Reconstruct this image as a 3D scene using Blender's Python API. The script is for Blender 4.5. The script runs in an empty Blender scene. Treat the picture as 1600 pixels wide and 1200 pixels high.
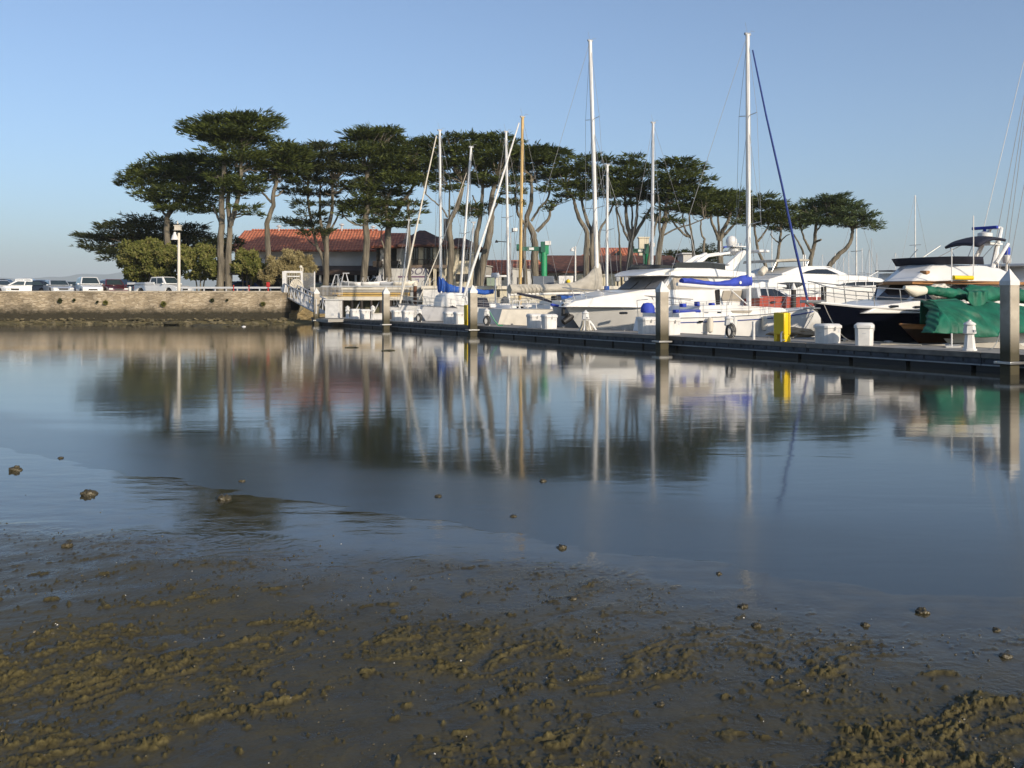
import bpy, bmesh, math, random
import numpy as np
from mathutils import Vector, Matrix, noise as mnoise
random.seed(7)
R = math.radians
sc = bpy.context.scene
col = sc.collection

# ---------------------------------------------------------------- camera, sky, sun, exposure
H, F, HOR = 1.95, 1500.0, 466.0
cd = bpy.data.cameras.new('camera'); cam = bpy.data.objects.new('camera', cd); col.objects.link(cam)
cam.location = (0, 0, H); cam.rotation_euler = (R(90), 0, 0)
cd.sensor_width = 36; cd.lens = F / 1600 * 36; cd.shift_y = -(600 - HOR) / 1600
cd.clip_start = .1; cd.clip_end = 30000
sc.camera = cam
SUN_AZ, SUN_EL = 142, 21          # clockwise from +Y
w = bpy.data.worlds.new('World'); sc.world = w; w.use_nodes = True
wn = w.node_tree; wn.nodes.clear()
wo = wn.nodes.new('ShaderNodeOutputWorld'); wb = wn.nodes.new('ShaderNodeBackground')
sk = wn.nodes.new('ShaderNodeTexSky'); sk.sky_type = 'NISHITA'; sk.sun_disc = False
sk.sun_elevation = R(SUN_EL); sk.sun_rotation = R(SUN_AZ)
sk.air_density = 1.0; sk.dust_density = 1.5; sk.ozone_density = 6.0; sk.altitude = 0
wb.inputs['Strength'].default_value = .15
hs = wn.nodes.new('ShaderNodeHueSaturation'); hs.inputs['Saturation'].default_value = .86
mx = wn.nodes.new('ShaderNodeMix'); mx.data_type = 'RGBA'; mx.blend_type = 'MULTIPLY'; mx.inputs[0].default_value = 1; mx.inputs[7].default_value = (.975, .985, .97, 1)
wn.links.new(sk.outputs[0], hs.inputs['Color']); wn.links.new(hs.outputs[0], mx.inputs[6]); wn.links.new(mx.outputs[2], wb.inputs[0])
wn.links.new(wb.outputs[0], wo.inputs[0])
sl = bpy.data.lights.new('sun', 'SUN'); sl.energy = 4.5; sl.angle = R(.6); sl.color = (1, .86, .68)
so = bpy.data.objects.new('sun', sl); col.objects.link(so)
sdir = Vector((math.sin(R(SUN_AZ)) * math.cos(R(SUN_EL)), math.cos(R(SUN_AZ)) * math.cos(R(SUN_EL)), math.sin(R(SUN_EL))))
so.rotation_euler = sdir.to_track_quat('Z', 'Y').to_euler()
sc.view_settings.view_transform = 'Standard'; sc.view_settings.look = 'None'
sc.view_settings.exposure = .12; sc.view_settings.gamma = 1
try: sc.cycles.max_bounces = 6; sc.cycles.transparent_max_bounces = 8
except Exception: pass

# ---------------------------------------------------------------- materials
MATS = {}
def pm(name, c, rough=.6, metal=0, var=.12, scale=2.0, bump=0, bscale=20, c2=None, spec=.5, coat=0, stretch=None, detail=4):
    """principled material with procedural mottling"""
    if name in MATS: return MATS[name]
    m = bpy.data.materials.new(name); m.use_nodes = True; nt = m.node_tree; N = nt.nodes; Lk = nt.links
    p = N['Principled BSDF']; p.inputs['Roughness'].default_value = rough; p.inputs['Metallic'].default_value = metal
    p.inputs['Specular IOR Level'].default_value = spec
    if coat: p.inputs['Coat Weight'].default_value = coat; p.inputs['Coat Roughness'].default_value = .08
    tc = N.new('ShaderNodeTexCoord'); mp = N.new('ShaderNodeMapping'); Lk.new(tc.outputs['Object'], mp.inputs[0])
    if stretch: mp.inputs['Scale'].default_value = stretch
    nz = N.new('ShaderNodeTexNoise'); nz.inputs['Scale'].default_value = scale; nz.inputs['Detail'].default_value = detail
    Lk.new(mp.outputs[0], nz.inputs['Vector'])
    rp = N.new('ShaderNodeValToRGB'); rp.color_ramp.elements[0].position = .32; rp.color_ramp.elements[1].position = .68
    a = c2 if c2 else tuple(x * (1 - var) for x in c)
    b = c if c2 else tuple(min(1, x * (1 + var * .5)) for x in c)
    rp.color_ramp.elements[0].color = (*a, 1); rp.color_ramp.elements[1].color = (*b, 1)
    Lk.new(nz.outputs[0], rp.inputs[0]); Lk.new(rp.outputs[0], p.inputs['Base Color'])
    if bump:
        n2 = N.new('ShaderNodeTexNoise'); n2.inputs['Scale'].default_value = bscale; n2.inputs['Detail'].default_value = 5
        Lk.new(mp.outputs[0], n2.inputs['Vector'])
        bp = N.new('ShaderNodeBump'); bp.inputs['Strength'].default_value = 1; bp.inputs['Distance'].default_value = bump
        Lk.new(n2.outputs[0], bp.inputs['Height']); Lk.new(bp.outputs[0], p.inputs['Normal'])
    MATS[name] = m
    return m

def node_mat(name):
    m = bpy.data.materials.new(name); m.use_nodes = True; MATS[name] = m
    return m, m.node_tree.nodes, m.node_tree.links, m.node_tree.nodes['Principled BSDF']

def ramp(N, pts):
    r = N.new('ShaderNodeValToRGB'); e = r.color_ramp.elements
    while len(e) < len(pts): e.new(.5)
    for i, (p, c) in enumerate(pts): e[i].position = p; e[i].color = (*c, 1) if len(c) == 3 else c
    return r
def g(v): return (v, v, v)

def stained(name, c, c2, zlo, zhi, cdark, rough=.8, bump=.01, scale=3, bscale=30, nz_amp=.25):
    """pale material with a dark algae band growing up from the water to about zlo..zhi (object height)"""
    if name in MATS: return MATS[name]
    m, N, L, p = node_mat(name)
    geo = N.new('ShaderNodeNewGeometry'); sx = N.new('ShaderNodeSeparateXYZ'); L.new(geo.outputs['Position'], sx.inputs[0])
    tc = N.new('ShaderNodeTexCoord')
    nz = N.new('ShaderNodeTexNoise'); nz.inputs['Scale'].default_value = scale; nz.inputs['Detail'].default_value = 6; L.new(tc.outputs['Object'], nz.inputs[0])
    r1 = ramp(N, [(.35, c2), (.65, c)]); L.new(nz.outputs[0], r1.inputs[0])
    ma = N.new('ShaderNodeMath'); ma.operation = 'MULTIPLY_ADD'; L.new(nz.outputs[0], ma.inputs[0]); ma.inputs[1].default_value = -nz_amp * 2
    L.new(sx.outputs[2], ma.inputs[2])
    mr = N.new('ShaderNodeMapRange'); mr.inputs[1].default_value = zlo - nz_amp; mr.inputs[2].default_value = zhi - nz_amp; L.new(ma.outputs[0], mr.inputs[0])
    mx = N.new('ShaderNodeMix'); mx.data_type = 'RGBA'; L.new(mr.outputs[0], mx.inputs[0]); mx.inputs[6].default_value = (*cdark, 1)
    L.new(r1.outputs[0], mx.inputs[7]); L.new(mx.outputs[2], p.inputs['Base Color'])
    p.inputs['Roughness'].default_value = rough
    n2 = N.new('ShaderNodeTexNoise'); n2.inputs['Scale'].default_value = bscale; n2.inputs['Detail'].default_value = 5; L.new(tc.outputs['Object'], n2.inputs[0])
    bp = N.new('ShaderNodeBump'); bp.inputs['Distance'].default_value = bump; L.new(n2.outputs[0], bp.inputs['Height']); L.new(bp.outputs[0], p.inputs['Normal'])
    return m

white = pm('white_gelcoat', (.70, .69, .66), .22, var=.10, scale=1.3, spec=.5)
white2 = pm('white_paint', (.66, .645, .61), .45, var=.16, scale=3)
offwh = pm('cream_paint', (.62, .57, .47), .6, var=.15, scale=1.2)
grey = pm('grey_paint', (.30, .31, .32), .5, var=.15)
lgrey = pm('pale_grey_paint', (.5, .51, .52), .45, var=.1)
black = pm('black_rubber', (.012, .012, .013), .55, var=.2)
glass = pm('dark_glass', (.012, .015, .02), .07, var=.1, spec=.6)
glass2 = pm('car_glass', (.03, .045, .05), .06, var=.1, spec=.7)
alu = pm('brushed_metal', (.42, .42, .41), .35, metal=.85, var=.1)
wire = pm('steel_wire', (.32, .32, .31), .45, metal=.3, var=.1)
blue = pm('blue_canvas', (.012, .085, .38), .75, var=.3, scale=2.5, bump=.02, bscale=6)
blue2 = pm('royal_blue_canvas', (.028, .058, .40), .75, var=.25, scale=2.5, bump=.015, bscale=5)
navy = pm('navy_canvas', (.006, .008, .022), .8, var=.3)
navyh = pm('navy_hull_paint', (.003, .004, .010), .10, var=.1, spec=.4)
beige = pm('beige_canvas', (.40, .37, .31), .85, var=.18, scale=2.5, bump=.03, bscale=5)
tan_glass = pm('tan_window_cover', (.33, .29, .23), .5, var=.12, scale=1.5)
grey_cover = pm('grey_window_cover', (.20, .205, .22), .6, var=.15, scale=2)
greenc = pm('green_tarpaulin', (.0, .105, .056), .65, var=.35, scale=2.2, bump=.02, bscale=7)
greenp = pm('green_steel_paint', (.02, .25, .10), .4, var=.15)
dgreenp = pm('dark_green_steel_paint', (.012, .10, .06), .45, var=.15)
varn = pm('varnished_timber', (.30, .14, .045), .3, var=.3, scale=4, stretch=(1, 1, 8))
ywood = pm('spruce_mast', (.56, .37, .13), .35, var=.15, scale=3)
brownh = pm('brown_hull_varnish', (.035, .014, .004), .3, var=.3)
redh = pm('red_hull_paint', (.38, .075, .05), .35, var=.1)
rope = pm('rope', (.42, .38, .30), .9, var=.2)
red = pm('red_paint', (.40, .02, .015), .4)
yellow = pm('yellow_paint', (.75, .52, .01), .35, var=.08)
yboard = pm('yellow_boards', (.55, .36, .11), .7, var=.3, scale=2, stretch=(.3, 1, 4))
brownp = pm('rusty_steel', (.12, .045, .02), .8, var=.3)
bark = pm('cypress_bark', (.215, .185, .135), .9, c2=(.070, .060, .043), scale=1.6, bump=.12, bscale=4, stretch=(2.2, 2.2, .35))
dock_wood = pm('weathered_deck_boards', (.28, .26, .225), .75, var=.3, scale=2.5, bump=.01, bscale=14)
asphalt = pm('asphalt', (.055, .055, .058), .9, var=.15)
tyre_m = pm('tyre_rubber', (.02, .02, .02), .8)
pile_m = stained('pile_concrete', (.44, .39, .31), (.30, .26, .20), .60, 1.30, (.055, .046, .022), bump=.01, scale=2.2, nz_amp=.22)

# ---------------------------------------------------------------- mesh builder
class MB:
    def __init__(s): s.v = []; s.f = []; s.m = []; s.pieces = []
    def add(s, vs, fs, mi=0):
        b = len(s.v); s.v += [tuple(x) for x in vs]; s.f += [tuple(b + i for i in q) for q in fs]; s.m += [mi] * len(fs); return s
    def box(s, c, d, rz=0, mi=0, top=(1, 1)):
        x, y, z = d[0] / 2, d[1] / 2, d[2] / 2; co, si = math.cos(rz), math.sin(rz); vs = []
        for k in (-1, 1):
            tx, ty = (top if k > 0 else (1, 1))
            for a, b in ((-1, -1), (1, -1), (1, 1), (-1, 1)):
                X, Y = a * x * tx, b * y * ty
                vs.append((c[0] + X * co - Y * si, c[1] + X * si + Y * co, c[2] + k * z))
        return s.add(vs, [(3, 2, 1, 0), (4, 5, 6, 7), (0, 1, 5, 4), (1, 2, 6, 5), (2, 3, 7, 6), (3, 0, 4, 7)], mi)
    def tube(s, pts, r, n=8, mi=0, cap=True, flat=None):
        pts = [Vector(p) for p in pts]; k = len(pts)
        rr = list(r) if hasattr(r, '__len__') else [r] * k; vs = []; prev = None
        for i in range(k):
            t = (pts[min(i + 1, k - 1)] - pts[max(i - 1, 0)])
            t = t.normalized() if t.length > 1e-9 else Vector((0, 0, 1))
            up = Vector((0, 0, 1)) if abs(t.z) < .95 else Vector((0, 1, 0))
            if prev is None: a = t.cross(up).normalized()
            else:
                a = prev - t * prev.dot(t); a = a.normalized() if a.length > 1e-6 else t.cross(up).normalized()
            prev = a; b = t.cross(a)
            for j in range(n):
                q = 2 * math.pi * j / n; vs.append(pts[i] + (a * math.cos(q) + b * math.sin(q)) * rr[i])
        fs = [(i * n + j, i * n + (j + 1) % n, (i + 1) * n + (j + 1) % n, (i + 1) * n + j) for i in range(k - 1) for j in range(n)]
        if cap: fs += [tuple(range(n - 1, -1, -1)), tuple((k - 1) * n + j for j in range(n))]
        return s.add(vs, fs, mi)
    def lathe(s, prof, c=(0, 0, 0), n=12, mi=0, rot=0):
        vs = []
        for r, z in prof:
            for j in range(n):
                q = rot + 2 * math.pi * j / n; vs.append((c[0] + r * math.cos(q), c[1] + r * math.sin(q), c[2] + z))
        k = len(prof)
        fs = [(i * n + j, i * n + (j + 1) % n, (i + 1) * n + (j + 1) % n, (i + 1) * n + j) for i in range(k - 1) for j in range(n)]
        fs += [tuple(range(n - 1, -1, -1)), tuple((k - 1) * n + j for j in range(n))]
        return s.add(vs, fs, mi)
    def prism(s, poly, off, mi=0):
        """poly: 3D points; off: vector or list of end points"""
        n = len(poly); a = [Vector(p) for p in poly]
        b = [p + Vector(off) for p in a] if not isinstance(off, list) else [Vector(p) for p in off]
        fs = [tuple(range(n - 1, -1, -1)), tuple(range(n, 2 * n))] + [(i, (i + 1) % n, n + (i + 1) % n, n + i) for i in range(n)]
        return s.add(a + b, fs, mi)
    def side(s, poly, wf, mi=0):
        """(x,z) outline extruded across y to +-wf(x,z)"""
        f = wf if callable(wf) else (lambda x, z: wf)
        return s.prism([(x, -f(x, z), z) for x, z in poly], [(x, f(x, z), z) for x, z in poly], mi)
    def panel(s, poly, wf, th=.02, mi=0, both=True):
        f = wf if callable(wf) else (lambda x, z: wf)
        for sg in ((-1, 1) if both else (-1,)):
            s.pieces.append((len(s.v), len(s.f)))
            s.prism([(x, sg * (f(x, z) - .03), z) for x, z in poly], [(x, sg * (f(x, z) + th), z) for x, z in poly], mi)
        return s
    def grid(s, rows, mi=0, close=False):
        n = len(rows[0]); k = len(rows); vs = [p for r in rows for p in r]
        fs = [(i * n + j, i * n + (j + 1) % n, (i + 1) * n + (j + 1) % n, (i + 1) * n + j) for i in range(k - 1) for j in range(n if close else n - 1)]
        return s.add(vs, fs, mi)
    def build(s, name, mats, parent=None, smooth=40, off=None, bevel=0, solid=0, recalc=True):
        if len(s.pieces) > 1 and s.pieces[0] == (0, 0):             # panels on both sides: one object each
            ends = s.pieces[1:] + [(len(s.v), len(s.f))]; o = None
            for (a, b), (c, d) in zip(s.pieces, ends):
                q = MB(); q.v = s.v[a:c]; q.f = [tuple(i - a for i in f_) for f_ in s.f[b:d]]; q.m = s.m[b:d]
                o = q.build(name, mats, parent, smooth, off, bevel, solid, recalc)
            return o
        me = bpy.data.meshes.new(name)
        vs = s.v if off is None else [(x - off[0], y - off[1], z - off[2]) for x, y, z in s.v]
        me.from_pydata(vs, [], s.f)
        if not isinstance(mats, (list, tuple)): mats = [mats]
        for m in mats: me.materials.append(m)
        if len(mats) > 1: me.polygons.foreach_set('material_index', s.m)
        if recalc:
            bm = bmesh.new(); bm.from_mesh(me); bmesh.ops.recalc_face_normals(bm, faces=bm.faces); bm.to_mesh(me); bm.free()
        if smooth:
            me.polygons.foreach_set('use_smooth', [True] * len(me.polygons))
            me.set_sharp_from_angle(angle=R(smooth))
        o = bpy.data.objects.new(name, me); col.objects.link(o)
        if parent is not None: o.parent = parent
        if bevel:
            b = o.modifiers.new('bevel', 'BEVEL'); b.width = bevel; b.segments = 2; b.limit_method = 'ANGLE'; b.angle_limit = R(35); b.harden_normals = False
        if solid:
            b = o.modifiers.new('solid', 'SOLIDIFY'); b.thickness = solid
        return o

def tag(o, label=None, cat=None, group=None, kind=None):
    if label: o['label'] = label
    if cat: o['category'] = cat
    if group: o['group'] = group
    if kind: o['kind'] = kind
    return o
def thing(name, label, cat, loc=(0, 0, 0), rz=0, group=None):
    o = bpy.data.objects.new(name, None); o.empty_display_size = .3; col.objects.link(o); o.location = loc; o.rotation_euler = (0, 0, rz)
    return tag(o, label, cat, group)
def copy_tree(o, parent=None):
    c = o.copy(); col.objects.link(c); c.parent = parent
    for ch in [x for x in KIDS(o)]: copy_tree(ch, c)
    return c
def KIDS(o): return [x for x in bpy.data.objects if x.parent == o]
def dup(o, loc, rz, label=None, group=None):
    c = copy_tree(o); c.location = loc; c.rotation_euler = (0, 0, rz)
    if label: c['label'] = label
    if group: c['group'] = group
    return c

# ---------------------------------------------------------------- photo geometry: rays, dock line, boat frames
def at(px, py, d): return Vector(((px - 800) / F * d, d, H + (HOR - py) / F * d))
ZD = .49                                                    # deck height above the water
P0 = Vector((13.1, 24.6)); U = Vector((-.502, .865)); V = Vector((.865, .502))
AV = math.atan2(V.y, V.x)
def dk(s_, t, z=ZD): p = P0 + U * s_ + V * t; return Vector((p.x, p.y, z))
def dock_at(px, t=0, z=ZD):
    k = (px - 800) / F; O = P0 + V * t                       # (O.x+s*Ux) = k (O.y+s*Uy)
    s_ = (k * O.y - O.x) / (U.x - k * U.y); return dk(s_, t, z)
class Frame:
    """local x runs away from the dock to the right, local -y faces the camera"""
    def __init__(s, px, t, az=AV): p = dock_at(px, t, 0); s.o = Vector((p.x, p.y)); s.az = az; s.v = Vector((math.cos(az), math.sin(az))); s.n = Vector((-s.v.y, s.v.x))
    def L(s, px, py, y=0.):
        k = (px - 800) / F; O = s.o + s.n * y
        x = (O.x - O.y * k) / (s.v.y * k - s.v.x); d = O.y + x * s.v.y
        return (x, H + (HOR - py) / F * d)
    def P(s, pts, y=0.): return [s.L(a, b, y) for a, b in pts]
    def V3(s, px, py, y=0.): x, z = s.L(px, py, y); return (x, y, z)
    def root(s, name, label, cat, group=None): return thing(name, label, cat, (s.o.x, s.o.y, 0), s.az, group)
def densify(poly, step):
    out = []
    for i in range(len(poly)):
        a = Vector(poly[i]); b = Vector(poly[(i + 1) % len(poly)]); n = max(1, int((b - a).length / step))
        out += [tuple(a.lerp(b, k / n)) for k in range(n)]
    return out
def interp(pts, x):
    if x <= pts[0][0]: return pts[0][1]
    for (a, b), (c, d) in zip(pts, pts[1:]):
        if x <= c: return b + (d - b) * (x - a) / (c - a)
    return pts[-1][1]
# ---------------------------------------------------------------- numpy gradient noise
def perlin(x, y, seed=0):
    xi = np.floor(x).astype(np.int64); yi = np.floor(y).astype(np.int64); xf = x - xi; yf = y - yi
    def gr(ix, iy):
        h = (ix * 374761393 + iy * 668265263 + seed * 982451653) & 0xffffffff
        h = ((h ^ (h >> 13)) * 1274126177) & 0xffffffff; h = h ^ (h >> 16)
        return (h & 0xffff) / 65535.0 * 2 * np.pi
    def dot(ix, iy, dx, dy): a = gr(ix, iy); return np.cos(a) * dx + np.sin(a) * dy
    u = xf ** 3 * (xf * (xf * 6 - 15) + 10); v = yf ** 3 * (yf * (yf * 6 - 15) + 10)
    n00 = dot(xi, yi, xf, yf); n10 = dot(xi + 1, yi, xf - 1, yf); n01 = dot(xi, yi + 1, xf, yf - 1); n11 = dot(xi + 1, yi + 1, xf - 1, yf - 1)
    return ((n00 * (1 - u) + n10 * u) * (1 - v) + (n01 * (1 - u) + n11 * u) * v) * 1.5
def fbm(x, y, o=4, seed=0, gain=.5):
    s = 0; a = 1; t = 0
    for k in range(o): s = s + a * perlin(x * 2 ** k, y * 2 ** k, seed + k * 17); t += a; a *= gain
    return s / t
def sstep(a, b, x): t = np.clip((x - a) / (b - a), 0, 1); return t * t * (3 - 2 * t)

# ---------------------------------------------------------------- water
m, N, L, p = node_mat('harbour_water')
p.inputs['Base Color'].default_value = (.026, .029, .024, 1); p.inputs['Roughness'].default_value = .09; p.inputs['IOR'].default_value = 1.42
p.inputs['Specular IOR Level'].default_value = .5
tc = N.new('ShaderNodeTexCoord')
def wv(scale, sx, sy, det=3, dist=0):
    mp = N.new('ShaderNodeMapping'); mp.inputs['Scale'].default_value = (sx, sy, 1); mp.inputs['Rotation'].default_value = (0, 0, R(-12)); L.new(tc.outputs['Object'], mp.inputs[0])
    n = N.new('ShaderNodeTexNoise'); n.inputs['Scale'].default_value = scale; n.inputs['Detail'].default_value = det; n.inputs['Distortion'].default_value = dist; L.new(mp.outputs[0], n.inputs[0]); return n
a1 = wv(1.0, .35, 1.0, 3, .6); a2 = wv(6.0, .5, 1.0, 3); a3 = wv(.06, .5, 1, 3, .5)
msk = ramp(N, [(.42, g(.15)), (.62, g(1))]); L.new(a3.outputs[0], msk.inputs[0])
mu = N.new('ShaderNodeMath'); mu.operation = 'MULTIPLY'; L.new(a2.outputs[0], mu.inputs[0]); L.new(msk.outputs[0], mu.inputs[1])
b1 = N.new('ShaderNodeBump'); b1.inputs['Distance'].default_value = .0035; L.new(a1.outputs[0], b1.inputs['Height'])
b2 = N.new('ShaderNodeBump'); b2.inputs['Distance'].default_value = .0016; L.new(mu.outputs[0], b2.inputs['Height']); L.new(b1.outputs[0], b2.inputs['Normal'])
L.new(b2.outputs[0], p.inputs['Normal'])
rr_ = ramp(N, [(.38, g(.045)), (.68, g(.11))]); L.new(a3.outputs[0], rr_.inputs[0])
# wavelets break up the mirror in the shallows along the shore
sp_ = N.new('ShaderNodeSeparateXYZ'); L.new(tc.outputs['Object'], sp_.inputs[0])
def mth(op, a, b=None, c=None):
    n = N.new('ShaderNodeMath'); n.operation = op
    for i, v in enumerate((a, b, c)):
        if v is None: continue
        if isinstance(v, (int, float)): n.inputs[i].default_value = v
        else: L.new(v, n.inputs[i])
    return n.outputs[0]
ys = mth('MULTIPLY_ADD', sp_.outputs[0], mth('MULTIPLY_ADD', sp_.outputs[0], .015, -.63), 8.0); ds = mth('SUBTRACT', sp_.outputs[1], ys)
nzs = wv(.5, .5, 1.6, 4, .5); ds2 = mth('MULTIPLY_ADD', nzs.outputs[0], 2.4, mth('SUBTRACT', ds, 1.2))
mrs = N.new('ShaderNodeMapRange'); mrs.interpolation_type = 'SMOOTHSTEP'; L.new(ds2, mrs.inputs[0]); mrs.inputs[1].default_value = 1.0; mrs.inputs[2].default_value = 3.1; mrs.inputs[3].default_value = .12; mrs.inputs[4].default_value = 0.
L.new(mth('ADD', rr_.outputs[0], mrs.outputs[0]), p.inputs['Roughness'])
wm = m
mb = MB(); mb.add([(-9000, -20, 0), (9000, -20, 0), (9000, 12000, 0), (-9000, 12000, 0)], [(0, 1, 2, 3)])
water = mb.build('water', wm, smooth=0); tag(water, kind='structure')

# ---------------------------------------------------------------- mud flat in the foreground
SH = [(-14, 17.5), (-9.3, 14.2), (-6.7, 12.5), (-4.3, 10.7), (-2.6, 9.6), (-1.2, 8.76), (.26, 7.7), (1.41, 7.07), (2.4, 6.59), (3.3, 6.2), (5, 5.6), (9, 4.6)]
def mud_z(X, Y):
    sh = np.interp(X, [a for a, b in SH], [b for a, b in SH])
    wob = .35 * fbm(X * .5, Y * .5, 3, 5) + .30 * fbm(X * 1.3, Y * 3.2, 4, 6)
    q = (sh - Y + wob) * .86                                      # metres inside the shore
    base = np.where(q > 0, .0045 * q + .0045 * np.maximum(0, q - 1.6), .035 * q) + .0009 * fbm(X * 2.2, Y * 5, 3, 401) * sstep(-.6, .4, q)
    base = np.minimum(base, .05 + 0 * q)
    c, s = math.cos(R(32)), math.sin(R(32))
    xr, yr = X * c + Y * s, -X * s + Y * c                        # ridges run up to the right
    q0 = .40 + .30 * np.maximum(0, -X - .3)
    rough = sstep(q0, q0 + 1.7, q + .9 * fbm(X * .45, Y * .8, 3, 33))
    f0 = fbm(xr * .45, yr * 1.0, 3, 15)
    f1 = fbm(X * 1.1, Y * 1.1, 4, 3)
    wx = X + .25 * fbm(X * 1.5, Y * 1.5, 2, 101); wy = Y + .25 * fbm(X * 1.5, Y * 1.5, 2, 102)
    wxr, wyr = wx * c + wy * s, -wx * s + wy * c
    r1 = (1 - np.abs(perlin(wxr * .8, wyr * 2.6, 21)) * 2.4)                       # long crusty rims
    r2 = (1 - np.abs(perlin(wxr * 2.1, wyr * 5.0, 22)) * 2.2)
    patch = sstep(-.16, .20, fbm(X * .7, Y * .7, 3, 91))
    l1 = np.maximum(0, fbm(wxr * 5., wyr * 8., 4, 41, .65) - .05) ; l2 = np.maximum(0, fbm(X * 13, Y * 15, 3, 57, .6) - .10)
    rim = np.clip(r1, 0, 1) ** 3; rim2 = np.clip(r2, 0, 1) ** 3
    fine = fbm(X * 30, Y * 34, 3, 77, .65); cr = fbm(X * 9, Y * 11, 4, 78, .7)
    act = .22 + .78 * patch
    t1 = fbm(wxr * 4.4, wyr * 10, 5, 141, .62); t2 = fbm(X * 17, Y * 21, 4, 157, .62); t3 = fbm(X * 38, Y * 42, 3, 158, .6)
    dn = fbm(wxr * .9, wyr * 2.4, 4, 301); th = .20 - .36 * dn - .18 * (patch - .6)                        # lumps gather in drifts
    clod = .006 * np.maximum(0, t1 + .12 + .5 * dn) * (1 + patch) + sstep(th + .05, th + .11, t1) * .0055 * (1 + 2 * dn) + sstep(th + .08, th + .14, t2) * (.004 + .022 * np.maximum(0, t2)) + sstep(th + .10, th + .17, t3) * .0032
    big = sstep(.36, .44, fbm(wxr * 6.2, wyr * 8.5, 4, 188, .55) + .25 * dn) * .017
    near = .6 + .4 * sstep(9, 5, Y)
    ch = np.clip(1 - np.abs(perlin(wxr * .33 + 4, wyr * 1.5, 601)) * 9, 0, 1) ** 1.5                        # drainage runnels
    h = rough * ((clod + big) * near * (1 - .85 * ch) + .016 * f0 + .010 * f1 - .007 * ch + act * (.006 * rim + .004 * rim2 + (.016 * l1 + .014 * l2) * (.3 + 1.1 * rim) + .005 * cr) + .0036 * fine * (.4 + patch) * (1 - .8 * ch)) + .00022 * fine * sstep(0, 1, q)
    lvl = -.0012 + .004 * fbm(X * .35 + 7, Y * .35, 2, 13) + .012 * f0 + .007 * f1   # little pools and runnels where the ground dips
    film = h < lvl * rough
    h2 = np.where(film, lvl * rough, h)
    return base + h2, np.where(film, 1., 0.), np.clip((h - lvl * rough) * 60, 0, 1) * rough, rough
rows = 766; cols_ = 980
ii = np.linspace(0, 1, rows)
dd = np.concatenate([[-7, -4, -2, -.5, .8, 1.7], 2.3 * (18.5 / 2.3) ** np.linspace(0, 1, rows - 6)])
uu = np.linspace(-1, 1, cols_)
X = uu[None, :] * (.64 * np.maximum(dd, 2.3)[:, None] + .5) + (np.sign(uu) * 7 * (np.maximum(0, np.abs(uu) - .88) / .12) ** 2)[None, :]; Y = np.repeat(dd[:, None], cols_, 1)
Z, film, dry, rgh = mud_z(X, Y)
me = bpy.data.meshes.new('mud_flat')
idx = np.arange(rows * cols_).reshape(rows, cols_)
q = np.stack([idx[:-1, :-1], idx[:-1, 1:], idx[1:, 1:], idx[1:, :-1]], -1).reshape(-1, 4)
me.vertices.add(rows * cols_); me.vertices.foreach_set('co', np.stack([X, Y, Z], -1).astype(np.float32).ravel())
me.loops.add(q.size); me.loops.foreach_set('vertex_index', q.ravel().astype(np.int32))
me.polygons.add(len(q)); me.polygons.foreach_set('loop_start', np.arange(0, q.size, 4, dtype=np.int32)); me.polygons.foreach_set('loop_total', np.full(len(q), 4, dtype=np.int32))
me.update(); me.validate()
me.polygons.foreach_set('use_smooth', [True] * len(me.polygons))
at_ = me.attributes.new('dry', 'FLOAT', 'POINT'); at_.data.foreach_set('value', dry.ravel().astype(np.float32))
at_ = me.attributes.new('rough', 'FLOAT', 'POINT'); at_.data.foreach_set('value', rgh.ravel().astype(np.float32))
mud = bpy.data.objects.new('mud_flat', me); col.objects.link(mud); tag(mud, kind='structure')
m, N, L, p = node_mat('wet_mud')
tc = N.new('ShaderNodeTexCoord')
at1 = N.new('ShaderNodeAttribute'); at1.attribute_name = 'dry'; at2 = N.new('ShaderNodeAttribute'); at2.attribute_name = 'rough'
n1 = N.new('ShaderNodeTexNoise'); n1.inputs['Scale'].default_value = 5; n1.inputs['Detail'].default_value = 8; L.new(tc.outputs['Object'], n1.inputs[0])
n2 = N.new('ShaderNodeTexNoise'); n2.inputs['Scale'].default_value = 60; n2.inputs['Detail'].default_value = 5; L.new(tc.outputs['Object'], n2.inputs[0])
r0 = ramp(N, [(.35, (.036, .031, .017)), (.65, (.062, .053, .029))]); L.new(n1.outputs[0], r0.inputs[0])
r1 = ramp(N, [(.3, (.042, .034, .013)), (.7, (.130, .105, .042))]); L.new(n2.outputs[0], r1.inputs[0])  # raised mud paler: partly drier, partly sunlit tops and crevice shade painted in
mx = N.new('ShaderNodeMix'); mx.data_type = 'RGBA'; L.new(at1.outputs['Fac'], mx.inputs[0]); L.new(r0.outputs[0], mx.inputs[6]); L.new(r1.outputs[0], mx.inputs[7]); L.new(mx.outputs[2], p.inputs['Base Color'])
ad = N.new('ShaderNodeMath'); ad.operation = 'MULTIPLY_ADD'; L.new(n1.outputs[0], ad.inputs[0]); ad.inputs[1].default_value = .6; L.new(at1.outputs['Fac'], ad.inputs[2])
rg = ramp(N, [(.18, g(.10)), (.36, g(.28)), (1, g(.50))]); L.new(ad.outputs[0], rg.inputs[0])
m2 = N.new('ShaderNodeMath'); m2.operation = 'MULTIPLY'; L.new(rg.outputs[0], m2.inputs[0])
r3 = N.new('ShaderNodeMapRange'); L.new(at2.outputs['Fac'], r3.inputs[0]); r3.inputs[3].default_value = .30; r3.inputs[4].default_value = 1.25; L.new(r3.outputs[0], m2.inputs[1])
L.new(m2.outputs[0], p.inputs['Roughness']); p.inputs['IOR'].default_value = 1.33
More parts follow.
